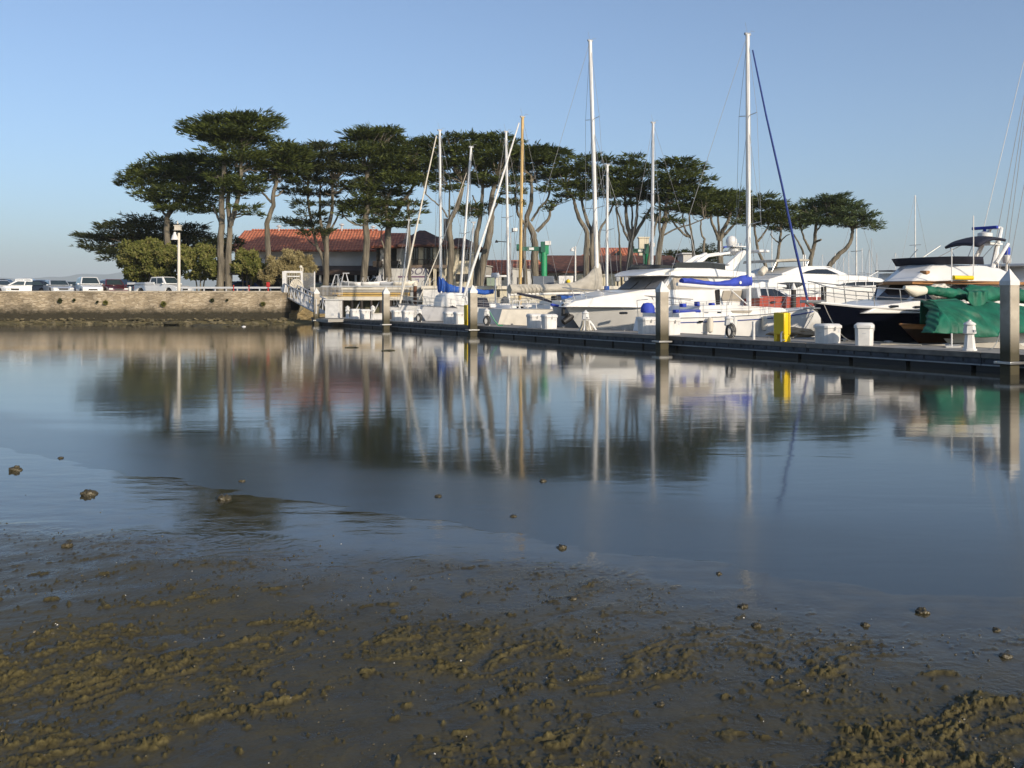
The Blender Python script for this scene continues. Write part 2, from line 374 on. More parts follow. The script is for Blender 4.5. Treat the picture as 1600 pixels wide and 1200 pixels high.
r5 = N.new('ShaderNodeMapRange'); L.new(at2.outputs['Fac'], r5.inputs[0]); r5.inputs[3].default_value = .5; r5.inputs[4].default_value = .24; L.new(r5.outputs[0], p.inputs['Specular IOR Level'])
n3 = N.new('ShaderNodeTexNoise'); n3.inputs['Scale'].default_value = 22; n3.inputs['Detail'].default_value = 5; L.new(tc.outputs['Object'], n3.inputs[0])
mpb = N.new('ShaderNodeMath'); mpb.operation = 'MULTIPLY'; L.new(n3.outputs[0], mpb.inputs[0]); r4 = N.new('ShaderNodeMapRange'); L.new(at2.outputs['Fac'], r4.inputs[0]); r4.inputs[3].default_value = .10; r4.inputs[4].default_value = 1.25; L.new(r4.outputs[0], mpb.inputs[1])
bp = N.new('ShaderNodeBump'); bp.inputs['Distance'].default_value = .005; L.new(mpb.outputs[0], bp.inputs['Height']); L.new(bp.outputs[0], p.inputs['Normal'])
me.materials.append(m)

# clods lying on the wet flat: (px, py, width in px, label)
clod_m = pm('mud_clod', (.085, .068, .032), .4, c2=(.025, .021, .011), scale=16, bump=.01, bscale=40)
CL = [(140, 773, 24, 'largest dark mud clod on the wet shore at the left'), (24, 735, 20, 'flat pale topped mud clod nearest the left edge of the water'),
      (95, 716, 9, 'small mud clod on the water edge, just right of the flat pale one'), (350, 780, 22, 'low dark mud clod left of the dark tree reflection in the shallows'),
      (378, 752, 9, 'small mud clod in the shallow water above the low dark one'), (685, 776, 11, 'small mud clod at the water edge below the bright mast reflections'),
      (848, 752, 11, 'lone mud clod standing out in the shallow water near the middle'), (802, 807, 10, 'small mud clod where mast glints cross the wet mud'),
      (878, 856, 15, 'round dark mud clod beside the water edge at the middle'), (1124, 897, 9, 'small mud clod between the middle clod and the mast glitter'),
      (1161, 948, 15, 'dark mud clod at the foot of the bright mast glitter'), (1182, 978, 15, 'dark mud clod just below and right of the mast glitter'),
      (1352, 977, 14, 'round mud clod in a small hollow, left one of a pair on the smooth mud'), (1441, 957, 20, 'wide mud clod near the water edge at the right'),
      (1557, 985, 13, 'mud clod on the smooth mud by the right edge'), (1571, 1026, 18, 'dark mud clod by the right edge below the smooth mud'),
      (895, 936, 12, 'upright mud clod at the top of the rough mud, middle of the beach'), (104, 853, 17, 'low wide mud clod on streaky mud at the left'),
      (345, 993, 12, 'rounded mud clod on the smooth patch of rough mud, lower left'), (1031, 1101, 14, 'rounded pale pebble sized clod on the rough mud, lower middle'),
      (1413, 1189, 17, 'orange brown stone at the bottom edge of the mud')]
for k, (a, b, wd, lb) in enumerate(CL):
    d = 2925 / (b - HOR)
    for _ in range(4):
        zz = float(mud_z(np.array([(a - 800) / F * d]), np.array([d]))[0][0]); d = (H - max(zz, 0)) * F / (b - HOR)
    x0 = (a - 800) / F * d; r0_ = wd / F * d / 2
    bm = bmesh.new(); bmesh.ops.create_icosphere(bm, subdivisions=4, radius=1)
    for v in bm.verts:
        c = v.co.copy(); n_ = mnoise.fractal(c * 1.3 + Vector((k * 7.1, 0, 0)), 1, 2, 5); n2_ = mnoise.fractal(c * 4 + Vector((k * 3.1, 5, 0)), 1, 2, 3)
        v.co = Vector((c.x * (1 + .35 * n_ + .14 * n2_), c.y * (1 + .3 * n_ + .14 * n2_), max(-.3, c.z) * .55 * (1 + .6 * n_ + .3 * n2_))) * r0_
    me = bpy.data.meshes.new('mud_clod'); bm.to_mesh(me); bm.free(); me.materials.append(clod_m if k < len(CL) - 1 else pm('orange_stone', (.22, .10, .035), .4, var=.3))
    me.polygons.foreach_set('use_smooth', [True] * len(me.polygons))
    o = bpy.data.objects.new('mud_clod' if k < len(CL) - 1 else 'stone', me); col.objects.link(o); o.location = (x0, d, max(zz, 0) + r0_ * .02); tag(o, lb, 'mud clod' if k < len(CL) - 1 else 'stone', 'clods on the mud')

# loose crumbs and shell chips: nobody could count them
rnd = random.Random(4)
def crumbs(name, n, mt, rmin, rmax, seed, cond):
    r_ = random.Random(seed); mb = MB(); c = 0; xs = []; ys = []
    while len(xs) < n:
        d = 2.6 + (r_.random() ** 1.0) * 10; x = (r_.random() * 2 - 1) * (.6 * d + .3); xs.append(x); ys.append(d)
    zs, fl, dr, rg_ = mud_z(np.array(xs), np.array(ys))
    sel = perlin(np.array(xs) * 1.3, np.array(ys) * 1.3, 66)
    for i, (x, y, z, rr) in enumerate(zip(xs, ys, zs, rg_)):
        if z < .003 or not cond(rr, sel[i], r_): continue
        r = rmin + (rmax - rmin) * r_.random() ** 3; vs = []
        for q in range(6):
            a = q * math.pi / 3; k = r * (.7 + .5 * r_.random()); vs.append((x + k * math.cos(a), y + k * math.sin(a), z - r * .2))
        for q in range(5):
            a = q * math.pi / 2.5 + .3; k = r * (.45 + .4 * r_.random()); vs.append((x + k * math.cos(a), y + k * math.sin(a), z + r * (.3 + .5 * r_.random())))
        vs.append((x, y, z + r * .8))
        fs = [(q, (q + 1) % 6, 6 + (q % 5)) for q in range(6)] + [((q + 1) % 6, 6 + ((q + 1) % 5), 6 + q % 5) for q in range(5)] + [(6 + q, 6 + (q + 1) % 5, 11) for q in range(5)]
        mb.add(vs, fs)
    o = mb.build(name, mt, smooth=50); tag(o, kind='stuff'); return o
o = crumbs('mud_crumbs', 14000, clod_m, .002, .011, 11, lambda rr, s, r_: (rr > .25 and s > .0) or r_.random() < .06); tag(o, 'brown crumbs of mud scattered over the foreshore', 'mud crumbs')
o = crumbs('shell_chips', 130, pm('shell', (.6, .57, .5), .5), .002, .006, 12, lambda rr, s, r_: True); tag(o, 'tiny white shell chips scattered on the dark mud', 'shells')

# ---------------------------------------------------------------- far shore: land, bank, hills
conc = pm('pale_concrete', (.36, .34, .30), .85, var=.2, scale=.7, bump=.01)
ground_m = pm('ground_soil', (.13, .11, .075), .95, c2=(.075, .08, .04), scale=.25, bump=.04, bscale=2)
GZ = 2.1
land = [(-400, 75.9), (-18.2, 75.9), (-18.2, 86.6), (26, 86.6), (30, 93), (36.5, 104), (36, 135), (10, 190), (-60, 220), (-400, 230)]
mb = MB(); mb.prism([(x, y, GZ) for x, y in land], (0, 0, -2.6)); tag(mb.build('ground', ground_m, smooth=0), kind='structure')
mb = MB(); mb.prism([(x, y, GZ + .004) for x, y in [(-200, 77.2), (-24, 77.2), (-19, 88), (25, 88), (25, 93.5), (-24, 93.5), (-24, 97), (-200, 97)]], (0, 0, -.2)); tag(mb.build('road', asphalt, smooth=0), kind='structure')
# mud bank below the wall
mb = MB(); rws = []
bank_m = pm('algae_bank', (.20, .16, .06), .7, c2=(.075, .065, .026), scale=.9, bump=.1, bscale=3)
xs = np.linspace(-130, -14, 240)
for j, dy in enumerate(np.linspace(0, 1, 14)):
    yy = 76 - dy * 5.5; nn = fbm(xs * .35, np.full_like(xs, dy * 3), 4, 8); zz = .30 * (1 - dy) ** 1.8 + .14 * nn * (1 - .4 * dy) - .12 * dy - .02
    rws.append([(float(a) + .3 * float(b), yy + .6 * float(b), float(c)) for a, b, c in zip(xs, nn, zz)])
mb.grid(rws); tag(mb.build('mud_bank', bank_m, smooth=60), kind='structure')
hm = pm('hill_scrub', (.10, .13, .12), .95, var=.3, scale=.002)
mb = MB(); rws = []
for j in range(12):
    v = j / 11; row = []
    for i in range(120):
        x = -3300 + i * 27; env = max(0, math.sin(math.pi * min(1, (i + 1) / 121))) ** .5
        hgt = 165 * (.75 + .35 * float(perlin(np.array(x * .0012 + 3), np.array(.5), 3)) + .06 * float(perlin(np.array(x * .01), np.array(.5), 4)))
        if x > -2300: hgt *= max(0, 1 - ((x + 2300) / 1500)) ** .7 * .9 + .0
        hgt = max(hgt, 2) if i % 119 else 0
        row.append((x, 5400 + 900 * v, -2 + hgt * math.sin(math.pi * v) ** .8 * (1 if v < 1 else 0)))
    rws.append(row)
mb.grid(rws); tag(mb.build('hills', hm, smooth=60), kind='structure')

# ---------------------------------------------------------------- seawall
m, N, L, p = node_mat('seawall_stone')
geo = N.new('ShaderNodeNewGeometry'); sx = N.new('ShaderNodeSeparateXYZ'); L.new(geo.outputs['Position'], sx.inputs[0])
cb = N.new('ShaderNodeCombineXYZ'); L.new(sx.outputs[0], cb.inputs[0]); L.new(sx.outputs[2], cb.inputs[1])
nzd = N.new('ShaderNodeTexNoise'); nzd.inputs['Scale'].default_value = 1.2; L.new(cb.outputs[0], nzd.inputs[0])
vm = N.new('ShaderNodeVectorMath'); vm.operation = 'MULTIPLY_ADD'; L.new(nzd.outputs['Color'], vm.inputs[0]); vm.inputs[1].default_value = (.5, .25, 0); L.new(cb.outputs[0], vm.inputs[2])
mp = N.new('ShaderNodeMapping'); mp.inputs['Scale'].default_value = (2.2, 6.2, 1); L.new(vm.outputs[0], mp.inputs[0])
vo = N.new('ShaderNodeTexVoronoi'); vo.inputs['Scale'].default_value = 1.3; L.new(mp.outputs[0], vo.inputs[0])
ve = N.new('ShaderNodeTexVoronoi'); ve.feature = 'DISTANCE_TO_EDGE'; ve.inputs['Scale'].default_value = 1.3; L.new(mp.outputs[0], ve.inputs[0])
sc_ = N.new('ShaderNodeSeparateColor'); L.new(vo.outputs['Color'], sc_.inputs[0])
rs = ramp(N, [(0, (.30, .235, .15)), (.5, (.40, .32, .21)), (1, (.50, .41, .29))]); L.new(sc_.outputs[0], rs.inputs[0])
re = ramp(N, [(.0, g(.62)), (.07, g(1))]); L.new(ve.outputs['Distance'], re.inputs[0])
mm = N.new('ShaderNodeMix'); mm.data_type = 'RGBA'; mm.blend_type = 'MULTIPLY'; mm.inputs[0].default_value = 1; L.new(rs.outputs[0], mm.inputs[6]); L.new(re.outputs[0], mm.inputs[7])
ns = N.new('ShaderNodeTexNoise'); ns.inputs['Scale'].default_value = .5; ns.inputs['Detail'].default_value = 8; L.new(cb.outputs[0], ns.inputs[0])
mps = N.new('ShaderNodeMapping'); mps.inputs['Scale'].default_value = (1, .12, 1); L.new(cb.outputs[0], mps.inputs[0])
nst = N.new('ShaderNodeTexNoise'); nst.inputs['Scale'].default_value = .55; nst.inputs['Detail'].default_value = 5; L.new(mps.outputs[0], nst.inputs[0])
mns = N.new('ShaderNodeMath'); mns.operation = 'MINIMUM'; L.new(ns.outputs[0], mns.inputs[0]); L.new(nst.outputs[0], mns.inputs[1])
rz_ = ramp(N, [(.30, g(.50)), (.52, g(1.05))]); L.new(mns.outputs[0], rz_.inputs[0])
m3 = N.new('ShaderNodeMix'); m3.data_type = 'RGBA'; m3.blend_type = 'MULTIPLY'; m3.inputs[0].default_value = 1; L.new(mm.outputs[2], m3.inputs[6]); L.new(rz_.outputs[0], m3.inputs[7])
nb = N.new('ShaderNodeTexNoise'); nb.inputs['Scale'].default_value = 2.2; nb.inputs['Detail'].default_value = 8; nb.inputs['Roughness'].default_value = .7; L.new(cb.outputs[0], nb.inputs[0])
ma = N.new('ShaderNodeMath'); ma.operation = 'MULTIPLY_ADD'; L.new(nb.outputs[0], ma.inputs[0]); ma.inputs[1].default_value = -1.1; L.new(sx.outputs[2], ma.inputs[2])
mr = N.new('ShaderNodeMapRange'); mr.inputs[1].default_value = .22; mr.inputs[2].default_value = .86; L.new(ma.outputs[0], mr.inputs[0])
m4 = N.new('ShaderNodeMix'); m4.data_type = 'RGBA'; L.new(mr.outputs[0], m4.inputs[0]); m4.inputs[6].default_value = (.034, .028, .014, 1); L.new(m3.outputs[2], m4.inputs[7]); L.new(m4.outputs[2], p.inputs['Base Color'])
p.inputs['Roughness'].default_value = .9
bp = N.new('ShaderNodeBump'); bp.inputs['Distance'].default_value = .06; L.new(re.outputs[0], bp.inputs['Height']); L.new(bp.outputs[0], p.inputs['Normal'])
seam = m
sw = thing('seawall', 'long low rubble stone seawall with a dark algae band at its foot', 'seawall', (-60, 75.5, 0))
mb = MB(); rws = []
xs = np.linspace(-140, -18, 500)
for z in np.linspace(-.4, 2.42, 16):
    nn = fbm(xs * .8, np.full_like(xs, z * 1.6), 3, 61)
    rws.append([(float(a), 75.3 - .22 * (2.42 - z) / 2.4 + .09 * float(b), float(z)) for a, b in zip(xs, nn)])
rws.append([(float(a), 75.9, 2.42) for a in xs]); rws.append([(float(a), 75.9, GZ - .3) for a in xs])
mb.grid(rws); mb.build('wall', seam, sw, smooth=60, off=sw.location)
mb = MB()
x = -140.
while x < -18.4:
    l = rnd.uniform(.7, 1.4); l = min(l, -18.2 - x); mb.box((x + l / 2, 75.58 + rnd.uniform(-.02, .02), 2.47 + rnd.uniform(-.012, .012)), (l - .03, .62, .10)); x += l
mb.build('coping', pm('coping_stone', (.42, .36, .27), .85, var=.3, scale=1.2, bump=.01), sw, off=sw.location)
mb = MB(); rws = []
ys = np.linspace(75.3, 86.6, 60)
for z in np.linspace(-.4, 2.42, 12):
    nn = fbm(ys * .8, np.full_like(ys, z * 1.6), 3, 62); rws.append([(-18.1 + .1 * float(b), float(a), float(z)) for a, b in zip(ys, nn)])
mb.grid(rws); mb.build('return_wall', seam, sw, smooth=60, off=sw.location)

# rubble at the foot of the wall
r_ = random.Random(21); mb = MB()
for _ in range(800):
    x = r_.uniform(-75, -16.5); u = r_.random() ** 1.7; y = 75.0 - u * 4.2; z = .30 * (1 - u) ** 1.8 - .06 * u + r_.uniform(-.02, .08); k = r_.uniform(.04, .11) + (.16 * r_.random() if r_.random() < .12 else 0)
    vs = []
    for dz, m_ in ((-.4, .8), (.25, 1), (.6, .45)):
        for q in range(5): a = q * 1.2566 + dz; rr = k * m_ * r_.uniform(.7, 1.25); vs.append((x + rr * 1.4 * math.cos(a), y + rr * math.sin(a), z + k * dz))
    fs = [(q, (q + 1) % 5, 5 + (q + 1) % 5, 5 + q) for q in range(5)] + [(5 + q, 5 + (q + 1) % 5, 10 + (q + 1) % 5, 10 + q) for q in range(5)] + [tuple(range(10, 15))]
    mb.add(vs, fs)
o = mb.build('shore_rubble', pm('rubble_stone', (.20, .165, .09), .85, c2=(.035, .03, .014), scale=.9), smooth=0); tag(o, 'small algae stained stones strewn below the seawall', 'rubble', kind='stuff')
# rocks and the drain under the gangway
rock_m = pm('algae_rock', (.30, .22, .10), .85, c2=(.08, .065, .03), scale=.8, bump=.08, bscale=3)
def rock(name, lbl, c, r, seed, mt, flat=.6, group=None):
    bm = bmesh.new(); bmesh.ops.create_icosphere(bm, subdivisions=4, radius=1)
    for v in bm.verts:
        c_ = v.co.copy(); n_ = mnoise.fractal(c_ * 1.2 + Vector((seed * 5.3, 0, 0)), 1, 2, 5); v.co = Vector((c_.x * r[0], c_.y * r[1], c_.z * r[2])) * (1 + .35 * n_)
    me = bpy.data.meshes.new(name); bm.to_mesh(me); bm.free(); me.materials.append(mt)
    o = bpy.data.objects.new(name, me); col.objects.link(o); o.location = c; tag(o, lbl, 'rock', group); return o
for k, (a, b, d, rx, rz, lb) in enumerate([(472, 484, 80, 1.5, .9, 'pale triangular rock face under the gangway'), (455, 494, 79, 1.6, .5, 'olive algae covered rocks heaped at the corner of the seawall'),
        (487, 495, 79.5, 1.3, .5, 'low dark rock at the foot of the gangway'), (336, 512, 66, 1.1, .22, 'dark weedy rock lying in the shallows left of the white buoy'),
        (358, 513, 66.3, .9, .26, 'dark weedy rock right beside the white buoy'), (315, 510, 68, .8, .16, 'small dark rock awash, leftmost by the white buoy'),
        (270, 505, 70, .8, .14, 'flat pale rock awash below the lamp post')]):
    q = at(a, b, d); rock('rock', lb, q, (rx, rx * .7, rz), k, rock_m if k < 3 else pm('weedy_rock', (.06, .05, .022), .8, var=.5, bump=.05), group='rocks below the seawall')
q = at(381, 513.5, 65.5); mb = MB(); mb.lathe([(.0, -.25), (.15, -.2), (.19, 0), (.16, .12), (.09, .18), (.03, .2)], n=16); bz = mb.build('mooring_buoy', white2); bz.location = q; tag(bz, 'white round buoy floating beside the weedy rocks', 'buoy')
# ---------------------------------------------------------------- foliage materials
def leaf_mat(name, cols, rough=.6, trans=.25):
    m = bpy.data.materials.new(name); m.use_nodes = True; N = m.node_tree.nodes; L = m.node_tree.links; p = N['Principled BSDF']; out = N['Material Output']
    geo = N.new('ShaderNodeNewGeometry'); tc = N.new('ShaderNodeTexCoord')
    nz = N.new('ShaderNodeTexNoise'); nz.inputs['Scale'].default_value = .55; nz.inputs['Detail'].default_value = 3; L.new(tc.outputs['Object'], nz.inputs[0])
    ma = N.new('ShaderNodeMath'); ma.operation = 'MULTIPLY_ADD'; L.new(geo.outputs['Random Per Island'], ma.inputs[0]); ma.inputs[1].default_value = .45
    sb = N.new('ShaderNodeMath'); sb.operation = 'MULTIPLY'; L.new(nz.outputs[0], sb.inputs[0]); sb.inputs[1].default_value = .6; L.new(sb.outputs[0], ma.inputs[2])
    r = ramp(N, [(.12 + .76 * i / (len(cols) - 1), c) for i, c in enumerate(cols)]); L.new(ma.outputs[0], r.inputs[0]); L.new(r.outputs[0], p.inputs['Base Color'])
    p.inputs['Roughness'].default_value = rough; p.inputs['Specular IOR Level'].default_value = .2
    tr = N.new('ShaderNodeBsdfTranslucent'); L.new(r.outputs[0], tr.inputs[0]); mix = N.new('ShaderNodeMixShader'); mix.inputs[0].default_value = trans
    L.new(p.outputs[0], mix.inputs[1]); L.new(tr.outputs[0], mix.inputs[2]); L.new(mix.outputs[0], out.inputs[0]); return m
cyp = leaf_mat('cypress_foliage', [(.020, .030, .009), (.056, .074, .017), (.150, .175, .038)])  # dark and pale ends widened to paint in shaded and sunlit foliage
pine = leaf_mat('pine_foliage', [(.035, .050, .020), (.065, .092, .032), (.120, .150, .050)])
dkf = leaf_mat('dark_foliage', [(.016, .022, .009), (.036, .045, .014), (.085, .095, .028)])
bushg = leaf_mat('bush_leaves', [(.05, .07, .014), (.14, .15, .032), (.29, .25, .10)], trans=.35)
bushb = leaf_mat('dry_bush_twigs', [(.16, .13, .06), (.27, .22, .10), (.38, .32, .16)], trans=.2)

def foliage(pads, d, rndm, style='spray', dens=62, base=None):
    vs = []; fs = []
    if style == 'spray':                                         # break every bough into thin irregular tiers
        sub = []
        for pad in pads:
            px, py, rx, ry = pad[:4]; o_ = rndm.uniform(-1.6, 1.6)
            for k in range(4):
                t = (k + .5) / 4 * 2 - 1; fx = rndm.uniform(.60, .95) if k else 1.0
                sub.append((px + rndm.uniform(-1, 1) * rx * (1 - fx) * 1.15, py + (t * .85 if k else -.1) * ry + rndm.uniform(-.15, .15) * ry, rx * fx * 1.10, max(2.6, ry * rndm.uniform(.36, .56)), o_ + rndm.uniform(-.7, .7)))
        pads = sub
    for pad in pads:
        px, py, rx, ry = pad[:4]; off = pad[4] if len(pad) > 4 else rndm.uniform(-1.6, 1.6)
        D = d + off; c = at(px, py, D); a = rx / F * D; b = ry / F * D; e = max(a * .8, b)
        ph = [rndm.uniform(0, 6.28) for _ in range(3)]; tilt = rndm.uniform(-.16, .16); dome = rndm.uniform(-.1, .35)
        if style == 'spray':
            n = int(dens * a * e * (.62 + b * .8))
            for _ in range(n):
                th = rndm.uniform(0, 6.2832); rr = rndm.random() ** .5; lob = 1 + .16 * math.sin(3 * th + ph[0]) + .13 * math.sin(7 * th + ph[1])
                rr *= lob; x, y = rr * math.cos(th), rr * math.sin(th)
                lim = math.sqrt(max(0, 1 - min(1, rr / 1.3) ** 2)); z = rndm.uniform(-.7, 1) * lim; z += .26 * math.sin(x * 6 + ph[2]) * math.cos(y * 5 + ph[0]) * lim
                if mnoise.noise(Vector((x * 2.6 + ph[0] * 9, y * 2.6, z * 2.2 + ph[1] * 5))) < -.11: continue
                p = (c.x + a * x, c.y + e * y, c.z + b * z + tilt * a * x - dome * b * rr * rr + (rndm.random() < .04) * b * rndm.random() * .9)
                hx, hy = math.cos(th), math.sin(th); k = .5 + .8 * rr
                for _ in range(6):
                    dx, dy, dz = hx * k + rndm.gauss(0, .5), hy * k + rndm.gauss(0, .5), .38 + rndm.gauss(0, .30)
                    l = math.sqrt(dx * dx + dy * dy + dz * dz) + 1e-6; s_ = rndm.uniform(.20, .44) * (1 + .8 * (rr > .8)); dx, dy, dz = dx / l * s_, dy / l * s_, dz / l * s_
                    wx, wy, wz = rndm.gauss(0, 1), rndm.gauss(0, 1), rndm.gauss(0, .7); q = rndm.uniform(.035, .08) / (math.sqrt(wx * wx + wy * wy + wz * wz) + 1e-6)
                    wx, wy, wz = wx * q, wy * q, wz * q; ox, oy, oz = p[0] + rndm.gauss(0, .10), p[1] + rndm.gauss(0, .10), p[2] + rndm.gauss(0, .07)
                    i = len(vs); vs += [(ox, oy, oz), (ox + dx * .45 + wx, oy + dy * .45 + wy, oz + dz * .45 + wz), (ox + dx, oy + dy, oz + dz), (ox + dx * .45 - wx, oy + dy * .45 - wy, oz + dz * .45 - wz)]
                    fs.append((i, i + 1, i + 2, i + 3))
        else:
            n = int(dens * a * b * 14)
            cl = []
            for _ in range(max(8, int(a * b * 10))):
                v = Vector((rndm.gauss(0, 1), rndm.gauss(0, 1), rndm.gauss(0, 1))).normalized() * rndm.random() ** .35 * .86
                cl.append((v, rndm.uniform(.14, .30)))
            for _ in range(n):
                v, cr = rndm.choice(cl); q = Vector((rndm.gauss(0, 1), rndm.gauss(0, 1), rndm.gauss(0, 1))).normalized() * cr * rndm.uniform(.55, 1)
                p = Vector((c.x + a * (v.x + q.x), c.y + e * (v.y + q.y), c.z + b * (v.z + q.z)))
                if p.z < GZ + .25: continue
                t = Vector((rndm.gauss(0, 1), rndm.gauss(0, 1), rndm.gauss(0, 1))).normalized(); u = t.orthogonal().normalized(); s_ = rndm.uniform(.08, .19)
                wdt = .5 if style == 'leaf' else .24
                i = len(vs); vs += [p, p + t * s_ + u * s_ * wdt, p + t * s_ * 2, p + t * s_ - u * s_ * wdt]; fs.append((i, i + 1, i + 2, i + 3))
    return vs, fs

def tree(name, lbl, cat, d, limbs, pads, mt=cyp, style='spray', dens=52, seed=0, group='wind shaped trees behind the harbour', twig=True):
    """limbs: [(points in px, start width px, end width px)], pads: [(px, py, rx, ry)]"""
    rn = random.Random(seed * 13 + 5)
    b0 = limbs[0][0][0] if limbs else (pads[0][0], pads[0][1]); base = at(b0[0], b0[1], d); base.z = GZ
    root = thing(name, lbl, cat, base, 0, group)
    mb = MB(); tips = []
    for k, (pts, w0, w1) in enumerate(limbs):
        P = []; W = []; n = len(pts)
        for i in range(n - 1):
            for j in range(4):
                t = (i + j / 4) / (n - 1); u = j / 4
                p0 = pts[max(0, i - 1)]; p1 = pts[i]; p2 = pts[i + 1]; p3 = pts[min(n - 1, i + 2)]
                f = lambda q: .5 * (2 * p1[q] + (p2[q] - p0[q]) * u + (2 * p0[q] - 5 * p1[q] + 4 * p2[q] - p3[q]) * u * u + (-p0[q] + 3 * p1[q] - 3 * p2[q] + p3[q]) * u ** 3)
                P.append((f(0), f(1), t)); W.append(w0 + (w1 - w0) * t)
        P.append((*pts[-1], 1)); W.append(w1)
        dv = rn.uniform(-1.2, 1.2) if k else 0
        V_ = [at(x, y, d + dv * t) + Vector((rn.gauss(0, .02), 0, rn.gauss(0, .02))) for x, y, t in P]
        if k == 0 or pts[0][1] > 425:
            V_[0] = V_[0].copy(); V_[0].z = GZ - .15; W[0] *= 1.35
        mb.tube(V_, [w_ / F * d / 2 for w_ in W], n=9)
        tips += [(P[i][0], P[i][1], V_[i], W[i]) for i in range(len(P) // 2, len(P))]
    if twig and tips:
        for pad in pads:
            for q in range(5):
                tx, ty = pad[0] + rn.uniform(-.7, .7) * pad[2], pad[1] + rn.uniform(-.2, .5) * pad[3]
                s_ = min(tips, key=lambda t: (t[0] - tx) ** 2 + 1.6 * (t[1] - ty) ** 2 - (400 if t[1] > ty else 0) + rn.uniform(0, 200))
                e = at(tx, ty, d + rn.uniform(-1.3, 1.3)); m_ = s_[2].lerp(e, .5) + Vector((rn.gauss(0, .15), 0, rn.uniform(-.1, .35)))
                w_ = min(s_[3], 3.2) / F * d / 2; mb.tube([s_[2], s_[2].lerp(m_, .5) + Vector((rn.gauss(0, .07), 0, rn.gauss(0, .07))), m_, m_.lerp(e, .5) + Vector((rn.gauss(0, .1), 0, rn.gauss(0, .1))), e], [w_ * .8, w_ * .65, w_ * .5, w_ * .35, w_ * .15], n=5)
    if mb.v: mb.build('trunk', bark, root, off=base, smooth=60, recalc=False)
    vs, fs = foliage(pads, d, rn, style, dens)
    mb = MB(); mb.v = [tuple(v) for v in vs]; mb.f = fs; mb.m = [0] * len(fs)
    mb.build('crown', mt, root, off=base, smooth=0, recalc=False)
    return root

T = tree
T('cypress_tree', 'low dark spreading cypress leftmost of all, behind the green bush', 'tree', 96, [([(262, 440), (255, 410), (235, 385)], 8, 4), ([(258, 425), (290, 390)], 5, 3)],
  [(158, 371, 36, 8), (150, 388, 24, 7), (178, 356, 28, 9), (205, 352, 26, 9), (228, 345, 30, 12), (200, 372, 44, 13), (250, 360, 34, 16), (190, 395, 34, 10), (235, 385, 40, 16), (298, 356, 24, 10), (305, 372, 26, 13), (280, 372, 34, 15), (330, 378, 26, 9)], seed=1, dens=44, mt=dkf)
T('cypress_tree', 'leaning cypress with a bent trunk and a wide dark crown, behind the bell lamp post', 'tree', 90, [([(262, 445), (262, 395), (261, 352), (262, 338), (272, 322), (284, 305), (292, 285)], 11, 5), ([(262, 340), (254, 330), (250, 318)], 5, 2)],
  [(222, 275, 32, 9), (210, 284, 20, 8), (240, 262, 32, 11), (270, 252, 36, 11), (300, 250, 40, 12), (332, 248, 34, 11), (235, 288, 34, 12), (262, 275, 44, 15), (300, 275, 48, 18), (335, 270, 34, 16), (345, 290, 30, 14), (250, 306, 30, 10), (290, 300, 42, 13), (222, 306, 16, 9), (282, 324, 34, 8), (320, 312, 32, 9), (262, 318, 16, 7), (325, 330, 20, 5)], seed=2, dens=44)
T('cypress_tree', 'tallest cypress with twin pale trunks and a flat top, above the red tiled roof end', 'tree', 84,
  [([(343, 457), (345, 420), (344, 380), (347, 345), (346, 310), (349, 280), (351, 250), (350, 225)], 12, 6), ([(358, 457), (356, 420), (358, 385), (359, 350), (356, 320), (358, 300)], 11, 6), ([(360, 352), (366, 330), (373, 305), (377, 270), (376, 235)], 8, 5), ([(343, 345), (337, 332), (332, 320)], 4, 2), ([(359, 355), (367, 340), (370, 325)], 4, 2)],
  [(345, 189, 46, 8), (312, 200, 26, 7), (375, 184, 40, 7), (405, 190, 34, 7), (420, 196, 20, 6), (340, 205, 46, 8), (385, 205, 40, 10), (360, 215, 44, 10), (330, 216, 22, 5), (362, 232, 34, 11), (392, 220, 24, 9), (380, 246, 30, 11), (352, 256, 24, 12), (396, 262, 22, 11), (384, 282, 28, 10), (355, 285, 22, 8), (372, 300, 24, 9), (392, 296, 18, 7), (386, 325, 18, 5), (400, 334, 14, 5), (340, 275, 18, 6)], seed=3)
T('cypress_tree', 'slender cypress with one sinuous trunk, between the twin trunks and the gangway gate', 'tree', 86,
  [([(412, 457), (417, 425), (419, 390), (417, 355), (420, 340), (427, 322), (427, 305), (432, 282), (433, 255)], 10, 5), ([(424, 316), (412, 303), (405, 292)], 4, 2), ([(426, 308), (436, 304), (442, 298)], 3, 2)],
  [(436, 228, 24, 7), (452, 234, 26, 8), (420, 240, 26, 9), (462, 245, 24, 8), (436, 248, 40, 11), (420, 262, 26, 9), (458, 262, 26, 8), (408, 280, 18, 8), (432, 272, 24, 8), (445, 280, 20, 6), (412, 295, 12, 5)], seed=4)
T('cypress_tree', 'dark many stemmed cypress with layered boughs, right of the lattice gate', 'tree', 90,
  [([(509, 445), (510, 410), (510, 375), (514, 350), (519, 325), (519, 285)], 10, 4), ([(509, 430), (503, 400), (495, 385), (487, 350), (481, 310), (484, 275)], 6, 3), ([(509, 385), (504, 365), (500, 335), (501, 285)], 7, 3), ([(494, 384), (484, 378), (476, 366)], 3, 1.5), ([(512, 370), (524, 345), (532, 330)], 4, 2)],
  [(480, 232, 26, 8), (512, 228, 24, 7), (460, 240, 24, 7), (496, 245, 40, 12), (530, 245, 24, 10), (470, 262, 34, 12), (510, 262, 36, 13), (540, 262, 20, 9), (484, 282, 32, 9), (528, 286, 26, 9), (462, 298, 24, 6), (500, 302, 26, 7), (545, 292, 16, 6), (474, 318, 20, 6), (450, 345, 17, 4.5), (476, 350, 24, 6), (492, 362, 20, 6), (520, 318, 20, 6), (488, 335, 22, 6)], seed=5, dens=46, mt=dkf)
